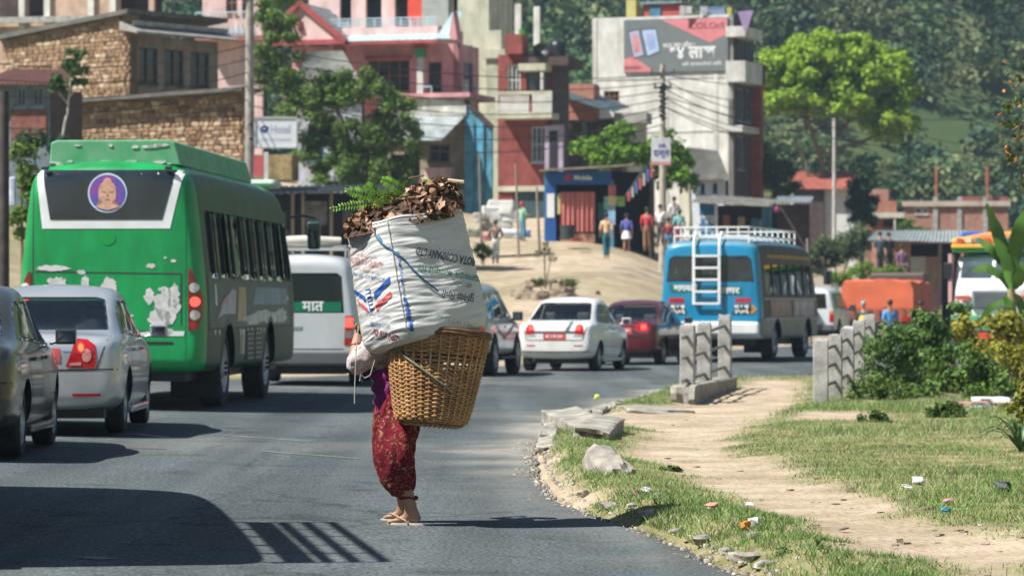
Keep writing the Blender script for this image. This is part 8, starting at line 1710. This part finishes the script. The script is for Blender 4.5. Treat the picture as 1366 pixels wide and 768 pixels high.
# ================================================================== people in the distance
def person(label, px, feet, d, hgt, top_c, leg_c, face=180, walk=.0, hair=HAIR, skirt=None, cap=None, arms='down', sit=False, sit_z=0.0, z_override=None, group=None):
    x = (px - 683) / F * d; z0 = H + (HY - feet) / F * d if z_override is None else z_override
    root = thing('person', label, 'person', (x, d, z0), R(face - 180), group); h = hgt
    hip = .50 * h; kn = .27 * h
    if sit: hip = .28 * h
    up = hip; ch = hip + .27 * h; nk = hip + .34 * h; hd = hip + .43 * h; w = walk
    V = [(0, 0, up), (0, .0, up + .13 * h), (0, .01, ch), (0, .01, nk), (0, .0, nk + .045 * h), (0, -.01, hd), (0, -.01, hd + .045 * h)]; E = [(0, 1), (1, 2), (2, 3), (3, 4), (4, 5), (5, 6)]; Rr = [.095, .085, .105, .05, .045, .062, .05]
    legs = []
    for s in (-1, 1):
        i = len(V); o = s * w
        if sit: pts = [(s * .07, 0, up - .02), (s * .09, .36, up + .02), (s * .09, .38, .06), (s * .09, .50, .03)]
        else: pts = [(s * .07, 0, up - .03), (s * .075, o * .6 + .02, kn), (s * .075, o * 1.1 - .02, .06), (s * .08, o * 1.1 + .12, .03)]
        V += pts; E += [(0, i), (i, i + 1), (i + 1, i + 2), (i + 2, i + 3)]; Rr += [.08, .055, .036, .035]; legs.append((i, pts))
    armi = []
    for s in (-1, 1):
        i = len(V); sh = (s * .165, .01, ch + .03)
        if arms == 'down': pts = [sh, (s * .21, -.02 - s * w * .4, ch - .20), (s * .20, .06 - s * w * .8, ch - .40)]
        elif arms == 'front': pts = [sh, (s * .22, .05, ch - .2), (s * .12, .28, ch - .16)]
        else: pts = [sh, (s * .26, .0, ch - .18), (s * .13, .08, up + .06)]
        V += pts; E += [(2, i), (i, i + 1), (i + 1, i + 2)]; Rr += [.05, .038, .028]
        a = Vector(pts[2]) - Vector(pts[1]); a.normalize(); j = len(V); V.append(tuple(Vector(pts[2]) + a * .08)); E.append((i + 2, j)); Rr.append(.032); armi.append((i, pts))
        for q_ in range(4): V.append(tuple(Vector(pts[2]) + a * .15 + Vector((0, (q_ - 1.5) * .018, 0)))); E.append((j, len(V) - 1)); Rr.append(.009)
        V.append(tuple(Vector(pts[2]) + a * .10 + Vector((0, .045, 0)))); E.append((j, len(V) - 1)); Rr.append(.010)
    link('body', skin(V, E, Rr, 1), SKIN, root)
    tv_ = [V[0], V[1], V[2], V[3]]; te_ = [(0, 1), (1, 2), (2, 3)]; tr_ = [.115, .108, .125, .065]
    for i, pts in armi: j = len(tv_); tv_ += [pts[0], pts[1], tuple(Vector(pts[1]).lerp(Vector(pts[2]), .35))]; te_ += [(2, j), (j, j + 1), (j + 1, j + 2)]; tr_ += [.066, .054, .046]
    link('shirt', skin(tv_, te_, tr_, 1), mat('cloth_%d_%d_%d' % tuple(int(c * 100) for c in top_c), top_c, .9, var=.15, vs=6), root)
    lm = mat('cloth_%d_%d_%d' % tuple(int(c * 100) for c in leg_c), leg_c, .9, var=.15, vs=6)
    if skirt: MB().lathe([(.11, up + .08), (.14, up), (.20, up - .15 * h), (.19, up - .15 * h), (.10, up)], 16).build('skirt', lm, root, sm=True)
    else:
        lv, le, lr = [V[1], V[0]], [(0, 1)], [.10, .115]
        for i, pts in legs: j = len(lv); lv += [pts[0], pts[1], tuple(Vector(pts[2]) + Vector((0, 0, .03)))]; le += [(1, j), (j, j + 1), (j + 1, j + 2)]; lr += [.092, .075, .062]
        link('trousers', skin(lv, le, lr, 1, 1), lm, root)
    MB().lathe([(.001, -.06), (.072, -.05), (.084, .0), (.078, .05), (.05, .085), (.001, .098)], 14, 0, Matrix.Translation((0, -.022, hd + .03))).build('hair' if not cap else 'cap', cap or hair, root, sm=True)
    return root
person('man in brown top and white trousers standing with back turned beside the sacks', 661, 352, 127, 1.62, (.17, .125, .09), (.60, .60, .58), 180, .03, arms='hips')
person('person with red cap and green shirt bending at the white sacks', 697, 322, 130.5, 1.5, (.22, .45, .30), (.10, .22, .30), 120, .02, cap=mat('cap_red', (.45, .03, .03), .8), arms='front')
person('man in peach shirt and dark teal trousers walking across the yard', 809, 345, 126, 1.68, (.68, .44, .26), (.015, .11, .13), 185, .16)
person('schoolgirl in blue vest, white skirt and white socks', 836, 336, 129, 1.42, (.08, .09, .32), (.70, .70, .72), 170, .05, skirt=True)
person('man in red shirt and brown trousers beside the tan pole', 863, 335, 129.5, 1.66, (.50, .05, .06), (.25, .13, .07), 175, .04)
person('person in white shirt carrying a bag at the pole foot', 881, 328, 131, 1.58, (.62, .62, .62), (.07, .06, .055), 150, .03, arms='front')
person('person in white top standing behind the pole', 899, 318, 134, 1.62, (.60, .61, .63), (.08, .09, .10), 200, .03)
person('seated person in maroon jacket and blue trousers by the pole', 892, 332, 128, 1.5, (.20, .035, .045), (.10, .26, .45), 160, sit=True)
person('child in teal top among the people at the pole', 906, 325, 131.5, 1.25, (.20, .45, .45), (.45, .10, .18), 190, .02)
person('man in bright blue shirt standing beyond the last railing post', 1187, 448, 101, 1.66, (.10, .32, .62), (.06, .08, .11), 200, .03, z_override=gz(P(1187, 405, 101).x, 101) + .05)
person('person in dark clothes beside the orange tarpaulin truck', 1228, 445, 103, 1.68, (.05, .045, .045), (.05, .05, .06), 190, .03, z_override=gz(P(1228, 405, 103).x, 103) + .05)
person('person in violet shirt sitting before the tin shed', 1203, 368, 133, 1.5, (.22, .13, .22), (.10, .06, .07), 20, sit=True)
person('person in dark blue shirt at the brick shed corner', 1174, 364, 134, 1.6, (.04, .09, .12), (.04, .05, .06), 10, .03)
person('person in black beside the shed doorway', 1186, 364, 136, 1.6, (.03, .03, .035), (.03, .03, .035), 30, .03)
# motorcycle and rider
d = 103; x0 = P(1152, 405, d).x; z0 = gz(x0, d) + .05; mo = thing('motorcycle', 'motorcycle seen from behind beside the orange tarpaulin truck', 'motorcycle', (x0, d, z0), R(-14)); tw = wheel_meshes(.31, .11, 9)
for y in (-.65, .68):
    w_ = bpy.data.objects.new('wheel', None); C.objects.link(w_); w_.parent = mo; w_.location = (0, y, .31); w_.rotation_euler = (0, R(90), 0); link('tyre', tw[0], None, w_); link('rim', tw[1], None, w_)
MB().span((-.13, -.5, .75), (.13, .1, .84)).build('seat', BLACK, mo, bevel=.04); MB().span((-.16, .1, .70), (.16, .5, .98)).build('fuel_tank', mat('tank_red', (.35, .04, .03), .3, coat=.5), mo, bevel=.08); MB().span((-.14, -.2, .3), (.14, .35, .68)).build('engine', mat('engine_grey', (.15, .15, .15), .5, .5), mo, bevel=.04)
MB().tube([(-.36, .42, 1.06), (-.1, .52, 1.02), (.1, .52, 1.02), (.36, .42, 1.06)], .02, 8).tube([(0, .55, 1.0), (0, .68, .31)], .04, 8).build('handlebar', CHROME, mo, sm=True); MB().box((0, -.88, .72), (.2, .06, .1)).build('tail_lamp', TAIL, mo, bevel=.02); MB().box((0, -.95, .5), (.2, .02, .22)).build('number_plate', mat('plate_red', (.5, .06, .05), .5), mo)
rd = person('motorcycle rider in dark jacket with yellow vest and grey helmet', 1152, 448, 102.9, 1.7, (.05, .05, .055), (.05, .06, .08), 166, arms='front', sit=True, z_override=z0 + .36, cap=mat('helmet_grey', (.30, .32, .34), .25, coat=.6))
MB().lathe([(.135, .62), (.15, .72), (.14, .84), (.10, .90)], 14).build('yellow_vest', mat('vest_yellow', (.55, .46, .05), .8), rd, sm=True)
# haze over the valley
hz = MB().span((-420, -60, -6), (420, 900, 190)).build('haze', None)
hm = bpy.data.materials.new('valley_haze'); hm.use_nodes = True; hn = hm.node_tree
for n in list(hn.nodes):
    if n.type == 'BSDF_PRINCIPLED': hn.nodes.remove(n)
pv = hn.nodes.new('ShaderNodeVolumePrincipled'); pv.inputs['Color'].default_value = (.60, .82, 1, 1); pv.inputs['Density'].default_value = .00034; pv.inputs['Anisotropy'].default_value = .2
hn.links.new(pv.outputs[0], hn.nodes['Material Output'].inputs['Volume']); hz.data.materials.clear(); hz.data.materials.append(hm); tag(hz, 'thin pale blue haze lying over the whole valley', 'haze', kind='stuff')
bpy.data.scenes.remove(tmp)
